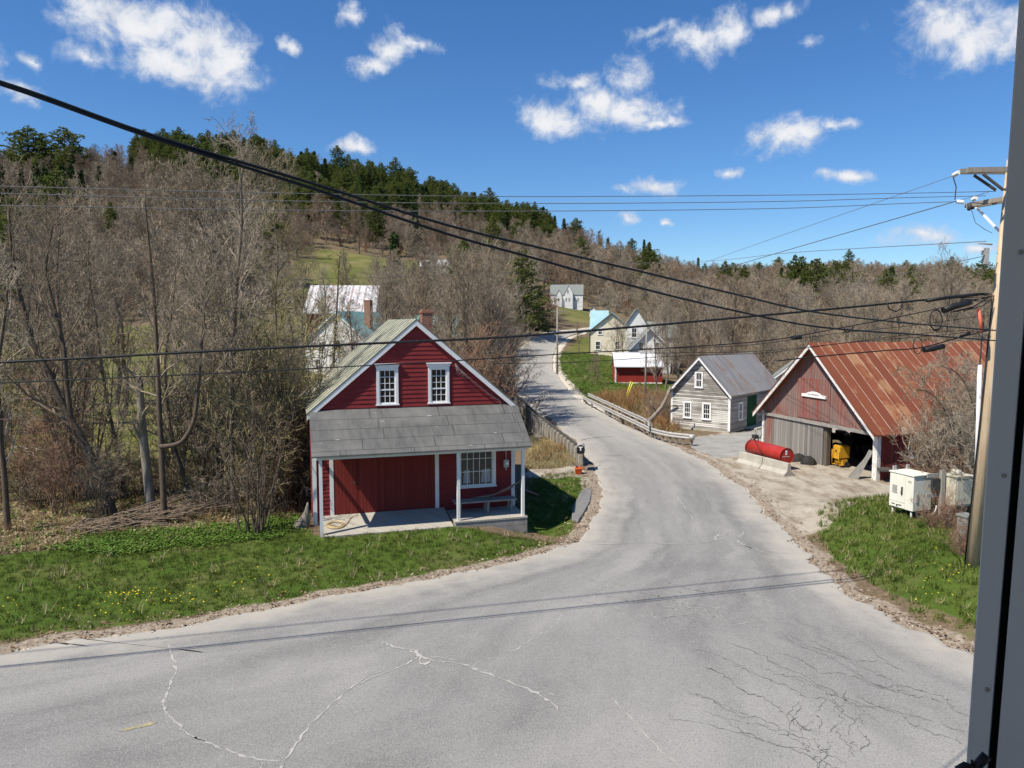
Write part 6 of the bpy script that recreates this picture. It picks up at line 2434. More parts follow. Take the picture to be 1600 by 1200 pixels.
def shrub_segs(rg, h, stems, spread, kids, rmin, L1=None, base=0.25):
    S, Tn = [], []
    for k in range(stems):
        a = rg.uniform(0, 2 * math.pi)
        b0 = np.array([base * math.cos(a) * rg.uniform(0, 1), base * math.sin(a) * rg.uniform(0, 1), -0.2])
        lean = rg.uniform(0.05, spread)
        d = np.array([math.cos(a) * lean, math.sin(a) * lean, 1.0])
        d /= np.linalg.norm(d)
        L = h * rg.uniform(0.6, 1.05)
        n = 5
        p = b0
        r0 = 0.010 + 0.006 * h * rg.uniform(0.5, 1)
        for i in range(n):
            d = d + rg.normal(size=3) * 0.10
            d /= np.linalg.norm(d)
            q = p + d * L / n
            Tn.append((tuple(p), tuple(q), r0 * (1 - 0.7 * i / n), r0 * (1 - 0.7 * (i + 1) / n)))
            if i >= 1:
                for j in range(kids[0]):
                    nd_ = rot_about(d, rg.uniform(0.35, 1.0), rg.uniform(0, 6.28))
                    grow(S, p + (q - p) * rg.uniform(), nd_, (L1 or h * 0.3) * rg.uniform(0.5, 1.1), r0 * 0.45, kids[1:], rg, 0.06, 0.25, rmin=rmin)
            p = q
    return Tn, S


SHRUBS = []
for seed, h, st, spd, kids in ((301, 3.2, 12, 0.5, (2, 5, 3)), (302, 2.6, 16, 0.8, (2, 5, 3)), (303, 4.2, 12, 0.35, (2, 5, 3))):
    T, Cn = shrub_segs(np.random.default_rng(seed), h, st, spd, kids, 0.0075)
    tv, tq = segs_to_arrays(T)
    cv_, cq_ = segs_to_arrays(Cn)
    SHRUBS.append((np.concatenate([tv, cv_]), np.concatenate([tq, cq_ + len(tv)]), len(tq), len(cq_)))


def shrub_mesh(k, twig):
    v, q, nt_, nc = SHRUBS[k]
    return np_mesh('shrub', v, q, [M['bark'], M[twig]], mat_idx=np.concatenate([np.zeros(nt_, int), np.ones(nc, int)]))


SHRUB_ME = {t: [shrub_mesh(k, t) for k in range(3)] for t in ('twig', 'red_twig', 'olive_twig')}


# ---- conifers
def conifer(seed, h, kind, fine=1.0):
    rg = np.random.default_rng(seed)
    tv, tq = segs_to_arrays([((0, 0, -0.5), (0.05 * h * rg.normal() * 0.2, 0, h * 0.5), 0.014 * h, 0.009 * h), ((0.05 * h * rg.normal() * 0.0, 0, h * 0.5), (0, 0, h * 0.97), 0.009 * h, 0.002 * h)])
    V, Q = [], []
    segs = []
    z = h * (0.16 if kind == 'pine' else 0.06)
    while z < h * 0.985:
        f = (z / h)
        if kind == 'pine':
            prof = (math.sin(min(1, (1 - f) / 0.62) * math.pi * 0.5)) * 0.26 * h * rg.uniform(0.7, 1.2)
            nb, dz = rg.integers(6, 9), 0.042 * h
        else:
            prof = (1 - f) * 0.20 * h * rg.uniform(0.85, 1.1) + 0.1
            nb, dz = rg.integers(6, 9), 0.034 * h
        a0 = rg.uniform(0, 6.28)
        for k in range(nb):
            a = a0 + 2 * math.pi * k / nb + rg.normal() * 0.25
            L = prof * rg.uniform(0.65, 1.1)
            up_ = 0.30 if kind == 'pine' else -0.18
            d = np.array([math.cos(a), math.sin(a), up_ + rg.normal() * 0.12])
            p0 = np.array([0, 0, z + rg.normal() * 0.1])
            tip = p0 + d * L
            segs.append((tuple(p0), tuple(tip), 0.05, 0.015))
            nt_ = max(3, int(L / (0.34 * fine)))
            for j in range(nt_):
                t = 0.28 + 0.74 * (j + rg.uniform()) / nt_
                c = p0 + d * L * t + rg.normal(size=3) * np.array([0.13, 0.13, 0.07]) * (1 + L * 0.25)
                for _ in range(6 if fine == 1 else 8):
                    s = fine * rg.uniform(0.32, 0.66) * (1.0 if kind == 'pine' else 0.85)
                    w = s * rg.uniform(0.20, 0.34)
                    dirn = d * 0.7 + rg.normal(size=3) * 0.6 + np.array([0, 0, 0.25 if kind == 'pine' else -0.15])
                    dirn /= np.linalg.norm(dirn)
                    sd_ = np.cross(dirn, rg.normal(size=3))
                    sd_ /= np.linalg.norm(sd_) + 1e-9
                    b0 = len(V)
                    V.extend([c - sd_ * w * 0.4, c + dirn * s * 0.55 - sd_ * w, c + dirn * s, c + dirn * s * 0.55 + sd_ * w])
                    Q.append((b0, b0 + 1, b0 + 2, b0 + 3))
        z += dz * rg.uniform(0.8, 1.2)
    bv_, bq__ = segs_to_arrays(segs)
    v = np.concatenate([tv, bv_, np.array(V)])
    q = np.concatenate([tq, bq__ + len(tv), np.array(Q) + len(tv) + len(bv_)])
    mi = np.concatenate([np.zeros(len(tq) + len(bq__), int), np.ones(len(Q), int)])
    return np_mesh('conifer', v, q, [M['dark_bark'], M['needles' if kind == 'pine' else 'dark_needles']], mat_idx=mi)


PINES = [conifer(401 + k, 16, 'pine', 0.66) for k in range(4)]
FINE_PINES = [conifer(411 + k, 16, 'pine', 0.5) for k in range(2)]
FINE_SPRUCE = conifer(431, 14, 'spruce', 0.55)
SPRUCES = [conifer(421 + k, 14, 'spruce') for k in range(2)]

# ------------------------------------------------------------------ trees of the left thicket, traced one by one
rg = np.random.default_rng(77)


def traced(label, uv, y, r0, r1, n1, L1, kids, bark='bark', twig='twig', start=0.25, extra=(), ydrift=0.0, name='bare_tree', up=0.1, seed=0, ang1=(0.4, 0.95), rmin=0.006):
    def pts(uv_, y_):
        n = len(uv_)
        return [W(u, v, y_ + ydrift * i / max(n - 1, 1)) for i, (u, v) in enumerate(uv_)]
    P = pts(uv, y)
    base = Vector((P[0].x, P[0].y, hz(P[0].x, P[0].y)))
    P[0].z = min(P[0].z, base.z - 0.25)
    r0, r1 = r0 * 0.82, r1 * 0.85
    trunks = [([tuple(p - base) for p in P], r0, r1)]
    for e_uv, e_y, e0, e1 in extra:
        trunks.append(([tuple(p - base) for p in pts(e_uv, e_y)], e0, e1))
    T, Cn = tree_segs(np.random.default_rng(500 + seed), trunks, n1, L1, kids, start, ang1, up, rmin)
    return tree_thing(name, label, 'tree', base, T, Cn, bark, twig)


traced('slim dark tree leaning left at the very left edge of the lawn', [(14, 852), (10, 790), (6, 735), (1, 690), (0, 645), (-6, 590), (4, 520), (12, 450)], 26.0, 0.14, 0.05, 12, 2.6, (6, 5, 3), 'dark_bark', seed=1)
traced('big dark tree leaning left out of the brush pile', [(180, 806), (165, 765), (150, 730), (130, 690), (110, 655), (92, 620), (75, 580), (52, 538), (36, 480), (20, 410), (14, 330)], 28.3, 0.23, 0.05, 16, 3.4, (6, 5, 4), 'dark_bark', start=0.3, seed=2,
       extra=(([(112, 660), (104, 600), (100, 545), (86, 485), (72, 420), (84, 350)], 28.3, 0.10, 0.03),))
traced('thick pale broken snag with ragged top in the thicket', [(239, 824), (234, 770), (228, 720), (223, 670), (220, 630), (218, 592)], 28.6, 0.25, 0.15, 9, 1.3, (4, 3, 2), 'pale_bark', start=0.5, seed=3, name='snag')
traced('straight slim tree with one limb hooking to the right', [(257, 828), (255, 765), (252, 700), (249, 645), (247, 585), (244, 525), (240, 455), (233, 385), (226, 315)], 27.2, 0.15, 0.04, 16, 2.8, (6, 5, 4), 'dark_bark', start=0.35, seed=4,
       extra=(([(251, 698), (268, 696), (284, 690), (297, 672), (305, 648), (309, 608), (313, 560), (318, 500), (322, 440)], 27.1, 0.10, 0.03),))
traced('tall straight tree with upswept branches behind the stem cluster', [(365, 822), (363, 750), (362, 690), (361, 625), (364, 560), (367, 490), (372, 420), (378, 345), (377, 285), (383, 240)], 28.6, 0.16, 0.04, 20, 3.0, (6, 5, 4), 'bark', start=0.3, seed=5, ang1=(0.3, 0.75))
traced('upright tree just behind the big leaning trunk', [(118, 816), (115, 765), (113, 710), (106, 650), (99, 590), (96, 520), (88, 440), (94, 360)], 31.0, 0.16, 0.04, 16, 3.2, (6, 5, 4), 'bark', seed=6)
traced('thin crooked tree right of the big leaning trunk', [(196, 806), (191, 745), (182, 695), (170, 640), (158, 570), (150, 500), (138, 420), (142, 350)], 32.0, 0.11, 0.03, 15, 3.0, (6, 5, 4), 'bark', seed=7)
traced('dark tree slanting left between the snag and the tall straight tree', [(306, 826), (298, 780), (284, 735), (270, 690), (262, 640), (258, 570), (268, 490), (276, 420)], 29.5, 0.12, 0.03, 14, 2.8, (6, 5, 4), 'dark_bark', seed=8)
traced('tree with two low arching limbs left of the stem cluster', [(330, 824), (322, 780), (318, 735), (320, 680), (330, 610), (336, 540), (332, 470), (340, 400)], 30.5, 0.12, 0.03, 14, 3.0, (6, 5, 4), 'bark', seed=9,
       extra=(([(322, 778), (338, 745), (352, 722), (366, 706), (384, 690)], 30.3, 0.07, 0.02),))
traced('tallest pale crowned tree rising above the thicket to the hill skyline', [(350, 720), (348, 640), (346, 560), (345, 480), (343, 410), (340, 360), (334, 315)], 41, 0.22, 0.05, 15, 3.8, (7, 5, 4), 'pale_bark', 'far_twig', start=0.35, seed=10, rmin=0.009,
       extra=(([(345, 420), (362, 380), (384, 340), (398, 300), (404, 282)], 41, 0.10, 0.03), ([(344, 415), (322, 370), (304, 330), (294, 300)], 40.6, 0.09, 0.03)))
traced('slim tree standing beside the left corner of the red house', [(447, 770), (446, 700), (441, 630), (436, 560), (430, 480), (434, 400), (428, 340)], 33.5, 0.12, 0.03, 18, 3.0, (6, 5, 4), 'bark', 'olive_twig', seed=11)
traced('dark slender tree in front of the white farmhouse', [(520, 640), (521, 580), (524, 520), (527, 470), (529, 430), (531, 400)], 52, 0.13, 0.05, 14, 2.2, (5, 4, 3), 'dark_bark', 'olive_twig', seed=12, rmin=0.012)

# multi-stem cluster on the lawn edge
P = G(400, 834, 0)
T, Cn = shrub_segs(np.random.default_rng(9), 4.8, 17, 0.20, (1, 3, 2), 0.006, 0.8, 0.6)
tree_thing('shrub', 'cluster of bare upright stems at the lawn edge left of the house', 'shrub', Vector((P.x, P.y, hz(P.x, P.y))), T, Cn, 'dark_bark', 'bark')


def free_spot(x, y, clear=1.5):
    if y > 0 and y < 190 and abs(x) < 60 and float(road_sd(np.array([x]), np.array([y]))[0]) < clear:
        return False
    return True


def put_tree(k, x, y, h, label, group, name='bare_tree', crown_mat=None, cat='tree', parts=True):
    s = h / 12.0
    z = hz(x, y)
    a = rg.uniform(0, 6.28)
    if parts:
        o = thing(name, label, cat, (x, y, z), a, group)
        o.scale = (s * rg.uniform(0.9, 1.15),) * 2 + (s,)
        for nm in ('trunk', 'crown'):
            c = link_mesh(nm, KINDS[k][nm], o)
    else:
        o = link_mesh(name, FAR[k], None, (x, y, z), a, (s * rg.uniform(0.95, 1.25),) * 2 + (s,))
        tag(o, label, cat, group)
    return o


# thicket behind: second and third row
for i in range(27):
    u = rg.uniform(-170, 475)
    y = rg.uniform(36, 72)
    if u > 430:
        continue
    x = tt(u) * y
    top = np.interp(u, [-200, 60, 150, 250, 330, 430, 475], [360, 365, 340, 320, 310, 330, 380]) + rg.uniform(-5, 95)
    h = CAMZ + (HOR - top) * y / FPX - hz(x, y)
    put_tree(i % 6, x, y, min(max(h, 6), 17), 'bare grey-brown tree in the thicket between the lawn and the meadow', 'thicket trees')
# trees between the red house and the road
for i in range(24):
    u = rg.uniform(585, 795)
    y = rg.uniform(50, 84)
    x = tt(u) * y
    if not free_spot(x, y, 2.0):
        continue
    top = np.interp(u, [560, 620, 700, 800], [455, 425, 408, 415]) + rg.uniform(-10, 60)
    h = CAMZ + (HOR - top) * y / FPX - hz(x, y)
    put_tree(i % 6, x, y, min(max(h, 6), 15), 'bare tree in the grove behind the red house, left of the bridge', 'grove trees behind the red house')
# sparse trees round the farmhouse
for i, (u, y, top) in enumerate(((455, 70, 420), (470, 100, 395), (500, 104, 420), (610, 100, 420), (640, 108, 405), (555, 72, 470), (690, 110, 400), (590, 128, 400), (540, 140, 395), (740, 105, 398), (770, 112, 405))):
    x = tt(u) * y
    h = CAMZ + (HOR - top) * y / FPX - hz(x, y)
    put_tree(i % 6, x, y, min(max(h, 5), 15), 'bare tree near the white farmhouse and hay barn at the foot of the hill', 'trees round the farmhouse')
# right of the road, behind the white house and workshop
for i in range(34):
    u = rg.uniform(1005, 1260)
    y = rg.uniform(74, 150)
    x = tt(u) * y
    if 1005 < u < 1060 and y < 92:
        continue
    top = np.interp(u, [1000, 1060, 1150, 1260], [470, 450, 442, 430]) + rg.uniform(-10, 70)
    h = CAMZ + (HOR - top) * y / FPX - hz(x, y)
    put_tree(i % 6, x, y, min(max(h, 6), 16), 'bare tree in the wood behind the weathered workshop', 'wood behind the workshop')
# wood behind the barn
for i in range(44):
    u = rg.uniform(1240, 1720)
    y = rg.uniform(72, 150)
    x = tt(u) * y
    top = np.interp(u, [1240, 1320, 1480, 1560, 1700], [445, 425, 402, 420, 410]) + rg.uniform(0, 60)
    h = CAMZ + (HOR - top) * y / FPX - hz(x, y)
    put_tree((i + 2) % 6, x, y, min(max(h, 6), 16), 'bare tree in the wood behind the red barn', 'wood behind the red barn')
# single trees one can tell apart
def one(label, u, v, y, h, k, **kw):
    x = tt(u) * y
    return put_tree(k, x, y, h, label, None, **kw)


one('dark trunked bare tree in front of the cream house', 962, 549, 104, 6.6, 3)
one('second bare tree against the cream house, nearer its right corner', 974, 549, 106, 6.0, 1)
ap = one('small lone apple tree on the green lawn', 929, 583, 86, 3.6, 3, parts=False)
one('bare tree between the garden shed and the white house', 1040, 590, 84, 9.5, 0)
one('bare tree leaning over the white roof of the garden shed', 1028, 600, 78, 7.5, 5)
one('small bare tree in front of the right end of the barn roof', 1503, 760, 27.5, 5.4, 2)
one('bushy bare tree beside the utility pole before the barn', 1530, 760, 25.0, 5.2, 4)
one('bare sapling on the left road bank above the bridge', 806, 610, 72, 5.5, 4)
one('bare sapling at the bend left of the road', 790, 600, 78, 7.0, 2)
one('bare tree left of the lawn pole near the cream house', 905, 540, 118, 5.0, 4)

# shrubs
def put_shrub(k, twig, x, y, s, label, group=None, zs=1.0):
    o = link_mesh('shrub', SHRUB_ME[twig][k], None, (x, y, hz(x, y) - 0.05), rg.uniform(0, 6.28), (s, s, s * zs))
    return tag(o, label, 'shrub', group)


for i in range(34):
    u, y = rg.uniform(405, 478), rg.uniform(28.5, 42)
    put_shrub(i % 3, 'olive_twig' if i % 3 else 'twig', tt(u) * y, y, rg.uniform(0.8, 1.3), 'dense olive-brown shrub in the tangle beside the red house', 'shrubs beside the red house')
for i in range(24):
    u, y = rg.uniform(-150, 400), rg.uniform(27.8, 34)
    put_shrub(i % 3, ('twig', 'twig', 'red_twig', 'olive_twig')[i % 4], tt(u) * y, y, rg.uniform(0.45, 0.85), 'low bare shrub under the thicket trees', 'undergrowth shrubs')
for i in range(16):
    u, y = rg.uniform(-160, 470), rg.uniform(28.5, 42)
    put_shrub(2, ('twig', 'twig', 'olive_twig', 'red_twig')[i % 4], tt(u) * y, y, rg.uniform(0.9, 1.7), 'thin many-stemmed sapling among the thicket trunks', 'saplings in the thicket', 1.15)
for i in range(20):
    u, y = rg.uniform(560, 800), rg.uniform(44, 74)
    x = tt(u) * y
    if free_spot(x, y, 1.5):
        put_shrub(i % 3, ('twig', 'red_twig')[i % 2], x, y, rg.uniform(1.0, 1.9), 'bare shrub in the grove behind the red house', 'shrubs of the grove')
for i in range(26):   # bank left of the climbing road
    f = rg.uniform()
    u = np.interp(f, [0, 0.5, 1], [785, 780, 850]) + rg.uniform(-30, 4)
    y = np.interp(f, [0, 0.5, 1], [80, 104, 150])
    x = tt(u) * y
    if free_spot(x, y, 1.2):
        put_shrub(i % 3, ('red_twig', 'twig')[i % 2], x, y, rg.uniform(0.8, 1.3), 'brown shrub on the bank left of the climbing road', 'shrubs on the road bank')
for i in range(14):   # brush by the brook right of the guardrail
    u, y = rg.uniform(1005, 1052), rg.uniform(56, 68)
    put_shrub(i % 3, ('red_twig', 'twig')[i % 2], tt(u) * y, y, rg.uniform(0.55, 1.0), 'reddish brown brush beside the brook left of the workshop', 'brush beside the workshop')
for i in range(16):
    u, y = rg.uniform(1000, 1250), rg.uniform(70, 100)
    put_shrub(i % 3, 'twig', tt(u) * y, y, rg.uniform(1.0, 1.6), 'brown shrub at the edge of the wood behind the workshop', 'shrubs behind the workshop')
# tangle of vines and brush between barn and pole
for i in range(18):
    u, y = rg.uniform(1455, 1575), rg.uniform(25.6, 31.5)
    x = tt(u) * y
    if u < 1480 and y < 28:
        continue
    put_shrub(i % 3, ('twig', 'red_twig', 'twig')[i % 3], x, y, rg.uniform(0.6, 1.15), 'bare twiggy bush in the tangle between the barn and the utility pole', 'bushes beside the utility pole')
for lab, uv, y, r0, sd, L1 in (
        ('dark arching bush overhanging the barn roof', [(1500, 770), (1497, 720), (1490, 680), (1475, 640), (1455, 615), (1432, 608)], 26.8, 0.06, 21, 1.9),
        ('crooked tree tangled with vines at the utility pole', [(1538, 800), (1534, 720), (1526, 660), (1512, 608), (1492, 580), (1470, 572)], 23.2, 0.07, 22, 1.6),
        ('leaning bare tree by the right corner of the barn roof', [(1492, 760), (1490, 710), (1494, 670), (1486, 640), (1494, 622)], 29.5, 0.07, 23, 1.6),
        ('twisted bush right behind the cream cabinet', [(1470, 760), (1460, 725), (1450, 705), (1440, 695)], 28.2, 0.04, 24, 1.0)):
    traced(lab, uv, y, r0, 0.02, 16, L1, (6, 5, 4), 'dark_bark', 'twig', start=0.3, seed=sd, up=0.0)
for i in range(6):
    u, y = (1462, 1475, 1488, 1501, 1516, 1524)[i] + rg.uniform(-4, 4), (23.9, 23.8, 24.1, 23.7, 21.2, 20.9)[i]
    put_shrub(i % 3, 'red_twig', tt(u) * y, y, rg.uniform(0.22, 0.36), 'small twiggy sapling in front of the cabinets', 'saplings by the cabinets')
# dead pale branch by the guardrail end
P = [W(1008, 664, 50), W(1020, 652, 50), W(1034, 636, 50.2), W(1042, 620, 50.3), (W(1048, 604, 50.4))]
q = MB()
q.tube(P, [0.16, 0.15, 0.13, 0.11, 0.09], 8)
q.tube([W(1026, 645, 50.1), W(1018, 632, 50.0), W(1016, 626, 50.0)], [0.07, 0.05, 0.03], 6)
q.tube([W(1046, 612, 50.4), W(1056, 604, 50.6)], [0.08, 0.04], 6)
tag(q.build('dead_branch', M['pale_bark']), 'pale crooked dead branch rising behind the guardrail end', 'branch')
# fallen log and brush pile
q = MB()
q.tube([W(-30, 876, 24.6), W(30, 858, 25.2), W(90, 838, 26.0), W(140, 821, 26.6), W(178, 808, 27.2)], [0.11, 0.11, 0.10, 0.08, 0.06], 10)
tag(q.build('log', M['bark']), 'long fallen log lying along the lawn edge under the thicket', 'log')
rr = random.Random(12)
S = []
for k in range(190):
    f = rr.random()
    cx, cy = 100 + 190 * f, 838 - 30 * f + rr.uniform(-8, 4)
    p = G(cx, cy, 0)
    a = rr.gauss(0.35, 0.5)
    L = rr.uniform(0.6, 2.6)
    z0 = rr.uniform(0.0, 0.5) * (1 - abs(f - 0.55))
    d = Vector((math.cos(a) * L, math.sin(a) * L * 0.6, rr.uniform(-0.1, 0.5) * L * 0.5))
    m = p + d * 0.5 + Vector((0, 0, rr.uniform(-0.05, 0.15)))
    p.z = z0
    m.z += z0
    e = p + d
    r_ = rr.uniform(0.008, 0.03)
    S.append((tuple(p), tuple(m), r_, r_ * 0.8))
    S.append((tuple(m), tuple(e), r_ * 0.8, r_ * 0.4))
v, q_ = segs_to_arrays(S)
tag(link_mesh('brush_pile', np_mesh('brush_pile', v, q_, M['bark'])), 'heap of cut branches piled along the lawn edge', 'brush pile')

# ------------------------------------------------------------------ conifers one can tell apart
def put_conifer(me, x, y, h, h0, label, group, name='pine_tree', wide=1.0, dz=0.0):
    s = h / h0
    o = link_mesh(name, me, None, (x, y, hz(x, y) - 0.3 + dz), rg.uniform(0, 6.28), (s * wide * rg.uniform(0.9, 1.2),) * 2 + (s,))
    return tag(o, label, 'tree', group)


def skyline(label, u, top, y, wide, group=None, spruce=False, hmin=6):
    x = tt(u) * y
    z = hz(x, y)
    h = max(CAMZ + (HOR - top) * y / FPX - z, hmin)
    if spruce:
        return put_conifer(SPRUCES[int(u) % 2], x, y, h, 14, label, group, 'spruce_tree', wide)
    return put_conifer(PINES[int(u) % 4], x, y, h, 16, label, group, 'pine_tree', wide)


skyline('full spreading pine on the left skyline, leftmost of the ridge pines', 61, 203, 330, 1.5)
skyline('smaller pine beside the leftmost ridge pine', 82, 214, 332, 1.0)
skyline('rounded pine on the skyline right of the spreading pine', 117, 204, 335, 1.35)
skyline('dark spruce at the left edge under the skyline', 4, 235, 150, 1.2, spruce=True)
skyline('second dark spruce near the left edge', 18, 285, 140, 1.0, spruce=True)
for u, t_, y in ((48, 268, 240), (72, 258, 236), (84, 262, 240), (96, 270, 238), (110, 258, 244), (125, 262, 240), (140, 268, 243)):
    skyline('dark narrow spruce in the clump low on the left hillside', u, t_, y, 0.9, 'spruces on the left hillside', True)
n_p = 0
for i in range(285):   # the dark pine band along the ridge
    u = rg.uniform(225, 865)
    tops = np.interp(u, SKY_U, SKY_V)
    low = np.interp(u, [220, 300, 420, 560, 640, 760, 865], [12, 50, 100, 95, 70, 50, 26])
    dv = rg.uniform(0, 1) ** 0.8 * low
    yr = np.interp(u, SKY_U, RDG_Y)
    y = yr * (1.0 - 0.33 * (dv / 100.0)) - rg.uniform(0, 8)
    x = tt(u) * y
    z = hz(x, y)
    h = CAMZ + (HOR - (tops + dv - rg.uniform(-4, 9))) * y / FPX - z
    if h < 8:
        h = rg.uniform(9, 13)
    h = min(max(h, 11), 21)
    put_conifer(PINES[i % 4], x, y, h, 16, 'green pine in the dense pine stand along the ridge', 'pine stand on the ridge', wide=rg.uniform(0.85, 1.15))
for u, t_ in ((835, 318), (848, 324), (866, 338), (880, 342), (905, 352), (985, 372), (1004, 374), (1012, 378), (1088, 402)):
    skyline('small dark conifer on the descending skyline', u, t_, float(np.interp(u, SKY_U, RDG_Y)) - 3, 0.9, 'conifers on the descending skyline', u % 2 == 0, 7)
for u, t_, y in ((1130, 408, 330), (1142, 410, 335), (1160, 412, 330), (1238, 398, 240), (1248, 399, 244), (1272, 402, 236), (1300, 405, 250), (1316, 406, 248), (1342, 425, 220), (1420, 412, 330), (1486, 418, 260), (1500, 436, 230), (1515, 440, 225), (1530, 402, 380), (1392, 440, 215), (1480, 400, 420)):
    skyline('scattered dark pine standing up from the right-hand woods', u, t_, y, 1.0, 'pines in the right woods', False, 8)
def near_conifer(label, u, top, y, wide, spruce=False):
    x = tt(u) * y
    h = CAMZ + (HOR - top) * y / FPX - hz(x, y)
    if spruce:
        return put_conifer(FINE_SPRUCE, x, y, h, 14, label, None, 'spruce_tree', wide)
    return put_conifer(FINE_PINES[u % 2], x, y, h, 16, label, None, 'pine_tree', wide)


near_conifer('big layered pine over the road left of the hill house', 815, 384, 128, 1.15)
near_conifer('lower pine crown beside the big layered pine', 806, 402, 132, 0.9)
near_conifer('dark spruce behind the pale pole at the road bend', 843, 446, 142, 1.4, True)
near_conifer('low dark spruce left of the road bend', 826, 462, 148, 1.3, True)
near_conifer('dark juniper clump beside the bend of the road', 858, 474, 150, 1.6, True)


# ------------------------------------------------------------------ scattered stuff
def scatter(name, pts, rot, scl, idx, protos, label, cat, kind='stuff'):
    me = bpy.data.meshes.new(name)
    me.vertices.add(len(pts))
    me.vertices.foreach_set('co', np.asarray(pts, np.float32).ravel())
    a = me.attributes.new('idx', 'INT', 'POINT')
    a.data.foreach_set('value', np.asarray(idx, np.int32))
    a = me.attributes.new('rot', 'FLOAT_VECTOR', 'POINT')
    a.data.foreach_set('vector', np.asarray(rot, np.float32).ravel())
    a = me.attributes.new('scl', 'FLOAT_VECTOR', 'POINT')
    a.data.foreach_set('vector', np.asarray(scl, np.float32).ravel())
    o = bpy.data.objects.new(name, me)
    COL.objects.link(o)
    cl = bpy.data.collections.new(name + '_kinds')
    for k, pm in enumerate(protos):
        po_ = bpy.data.objects.new('%s_kind_%02d' % (name, k), pm)
        cl.objects.link(po_)
    ng = bpy.data.node_groups.new(name + '_scatter', 'GeometryNodeTree')
    ng.interface.new_socket('Geometry', in_out='INPUT', socket_type='NodeSocketGeometry')
    ng.interface.new_socket('Geometry', in_out='OUTPUT', socket_type='NodeSocketGeometry')
    gi, go = ng.nodes.new('NodeGroupInput'), ng.nodes.new('NodeGroupOutput')
    ip = ng.nodes.new('GeometryNodeInstanceOnPoints')
    ci = ng.nodes.new('GeometryNodeCollectionInfo')
    ci.inputs['Collection'].default_value = cl
    ci.inputs['Separate Children'].default_value = True
    ci.inputs['Reset Children'].default_value = True
    ip.inputs['Pick Instance'].default_value = True

    def named(nm, ty):
        n = ng.nodes.new('GeometryNodeInputNamedAttribute')
        n.data_type = ty
        n.inputs['Name'].default_value = nm
        return n.outputs['Attribute']
    ng.links.new(gi.outputs[0], ip.inputs['Points'])
    ng.links.new(ci.outputs[0], ip.inputs['Instance'])
    ng.links.new(named('idx', 'INT'), ip.inputs['Instance Index'])
    ng.links.new(named('rot', 'FLOAT_VECTOR'), ip.inputs['Rotation'])
    ng.links.new(named('scl', 'FLOAT_VECTOR'), ip.inputs['Scale'])
    ng.links.new(ip.outputs[0], go.inputs[0])
    md = o.modifiers.new('scatter', 'NODES')
    md.node_group = ng
    return tag(o, label, cat, kind=kind)


def zrot(n, tilt=0.0):
    r = np.zeros((n, 3))
    r[:, 2] = rg.uniform(0, 2 * np.pi, n)
    r[:, :2] = rg.normal(size=(n, 2)) * tilt
    return r


# hillside woods: everything beyond the single trees
HOUSES = [(-20, 90, 16), (-30, 122, 17), (12, 120, 13), (16, 102, 14), (12, 194, 14), (-17, 205, 9), (17, 90, 9), (-3, 150, 8), (19, 178, 6), (23, 66, 9)]
cand = []
N = 9000
uu = rg.uniform(-520, 2150, N)
yy = np.sqrt(rg.uniform(112.0 ** 2, 640.0 ** 2, N))
xx = tt(uu) * yy
yr = np.interp(uu, SKY_U, RDG_Y)
ok = yy < yr * 1.03
ok &= ~((uu > 880) & (uu < 1010) & (yy < 124))
field = inside(xx, yy, np.array([RW(455, 0, 140), RW(560, 0, 146), RW(650, 0, 160), RW(735, 0, 188), RW(705, 0, 228), RW(600, 0, 242), RW(500, 0, 242), RW(462, 0, 208), RW(430, 0, 168)]))
ok &= ~(field & (rg.uniform(size=N) > 0.05))
mead = inside(xx, yy, np.array([RW(-900, 0, 66), RW(250, 0, 58), RW(480, 0, 66), RW(640, 0, 78), RW(690, 0, 98), RW(645, 0, 136), RW(520, 0, 140), RW(300, 0, 126), RW(0, 0, 120), RW(-900, 0, 122)]))
ok &= ~(mead & (rg.uniform(size=N) > 0.08))
tl = inside(xx, yy, np.array([RW(840, 0, 176), RW(890, 0, 160), RW(985, 0, 164), RW(975, 0, 198), RW(890, 0, 206)]))
ok &= ~tl
yard = inside(xx, yy, np.array([RW(868, 0, 100), RW(900, 0, 142), RW(1005, 0, 152), RW(1020, 0, 108)]))
ok &= ~yard
rds = np.full(N, 50.0)
nr = (yy < 190) & (np.abs(xx) < 60)
rds[nr] = road_sd(xx[nr], yy[nr])
ok &= rds > 4
for hx, hy, hr in HOUSES:
    ok &= np.hypot(xx - hx, yy - hy) > hr * 0.8
# keep the sight lines to the far houses
ok &= ~((uu > 838) & (uu < 925) & (yy > 136) & (yy < 200) & (rg.uniform(size=N) > 0.08))
ok &= ~((uu > 470) & (uu < 600) & (yy < 118))
xx, yy, uu = xx[ok], yy[ok], uu[ok]
zz = H(xx, yy)
n = len(xx)
order = np.argsort(yy)
xx, yy, uu, zz = xx[order], yy[order], uu[order], zz[order]
hh = rg.uniform(8.5, 13.5, n) / 12.0
# the nearest ones as single trees
NEAR_N = 85
for i in range(NEAR_N):
    tag(link_mesh('bare_tree', FAR[i % 4], None, (xx[i], yy[i], zz[i] - 0.2), rg.uniform(0, 6.28), (hh[i] * 1.1, hh[i] * 1.1, hh[i])), 'bare brown tree on the lower slope of the wooded hill', 'tree', 'lower slope trees')
s3 = np.stack([hh * rg.uniform(0.95, 1.3, n), hh * rg.uniform(0.95, 1.3, n), hh], 1)[NEAR_N:]
tops_v = None
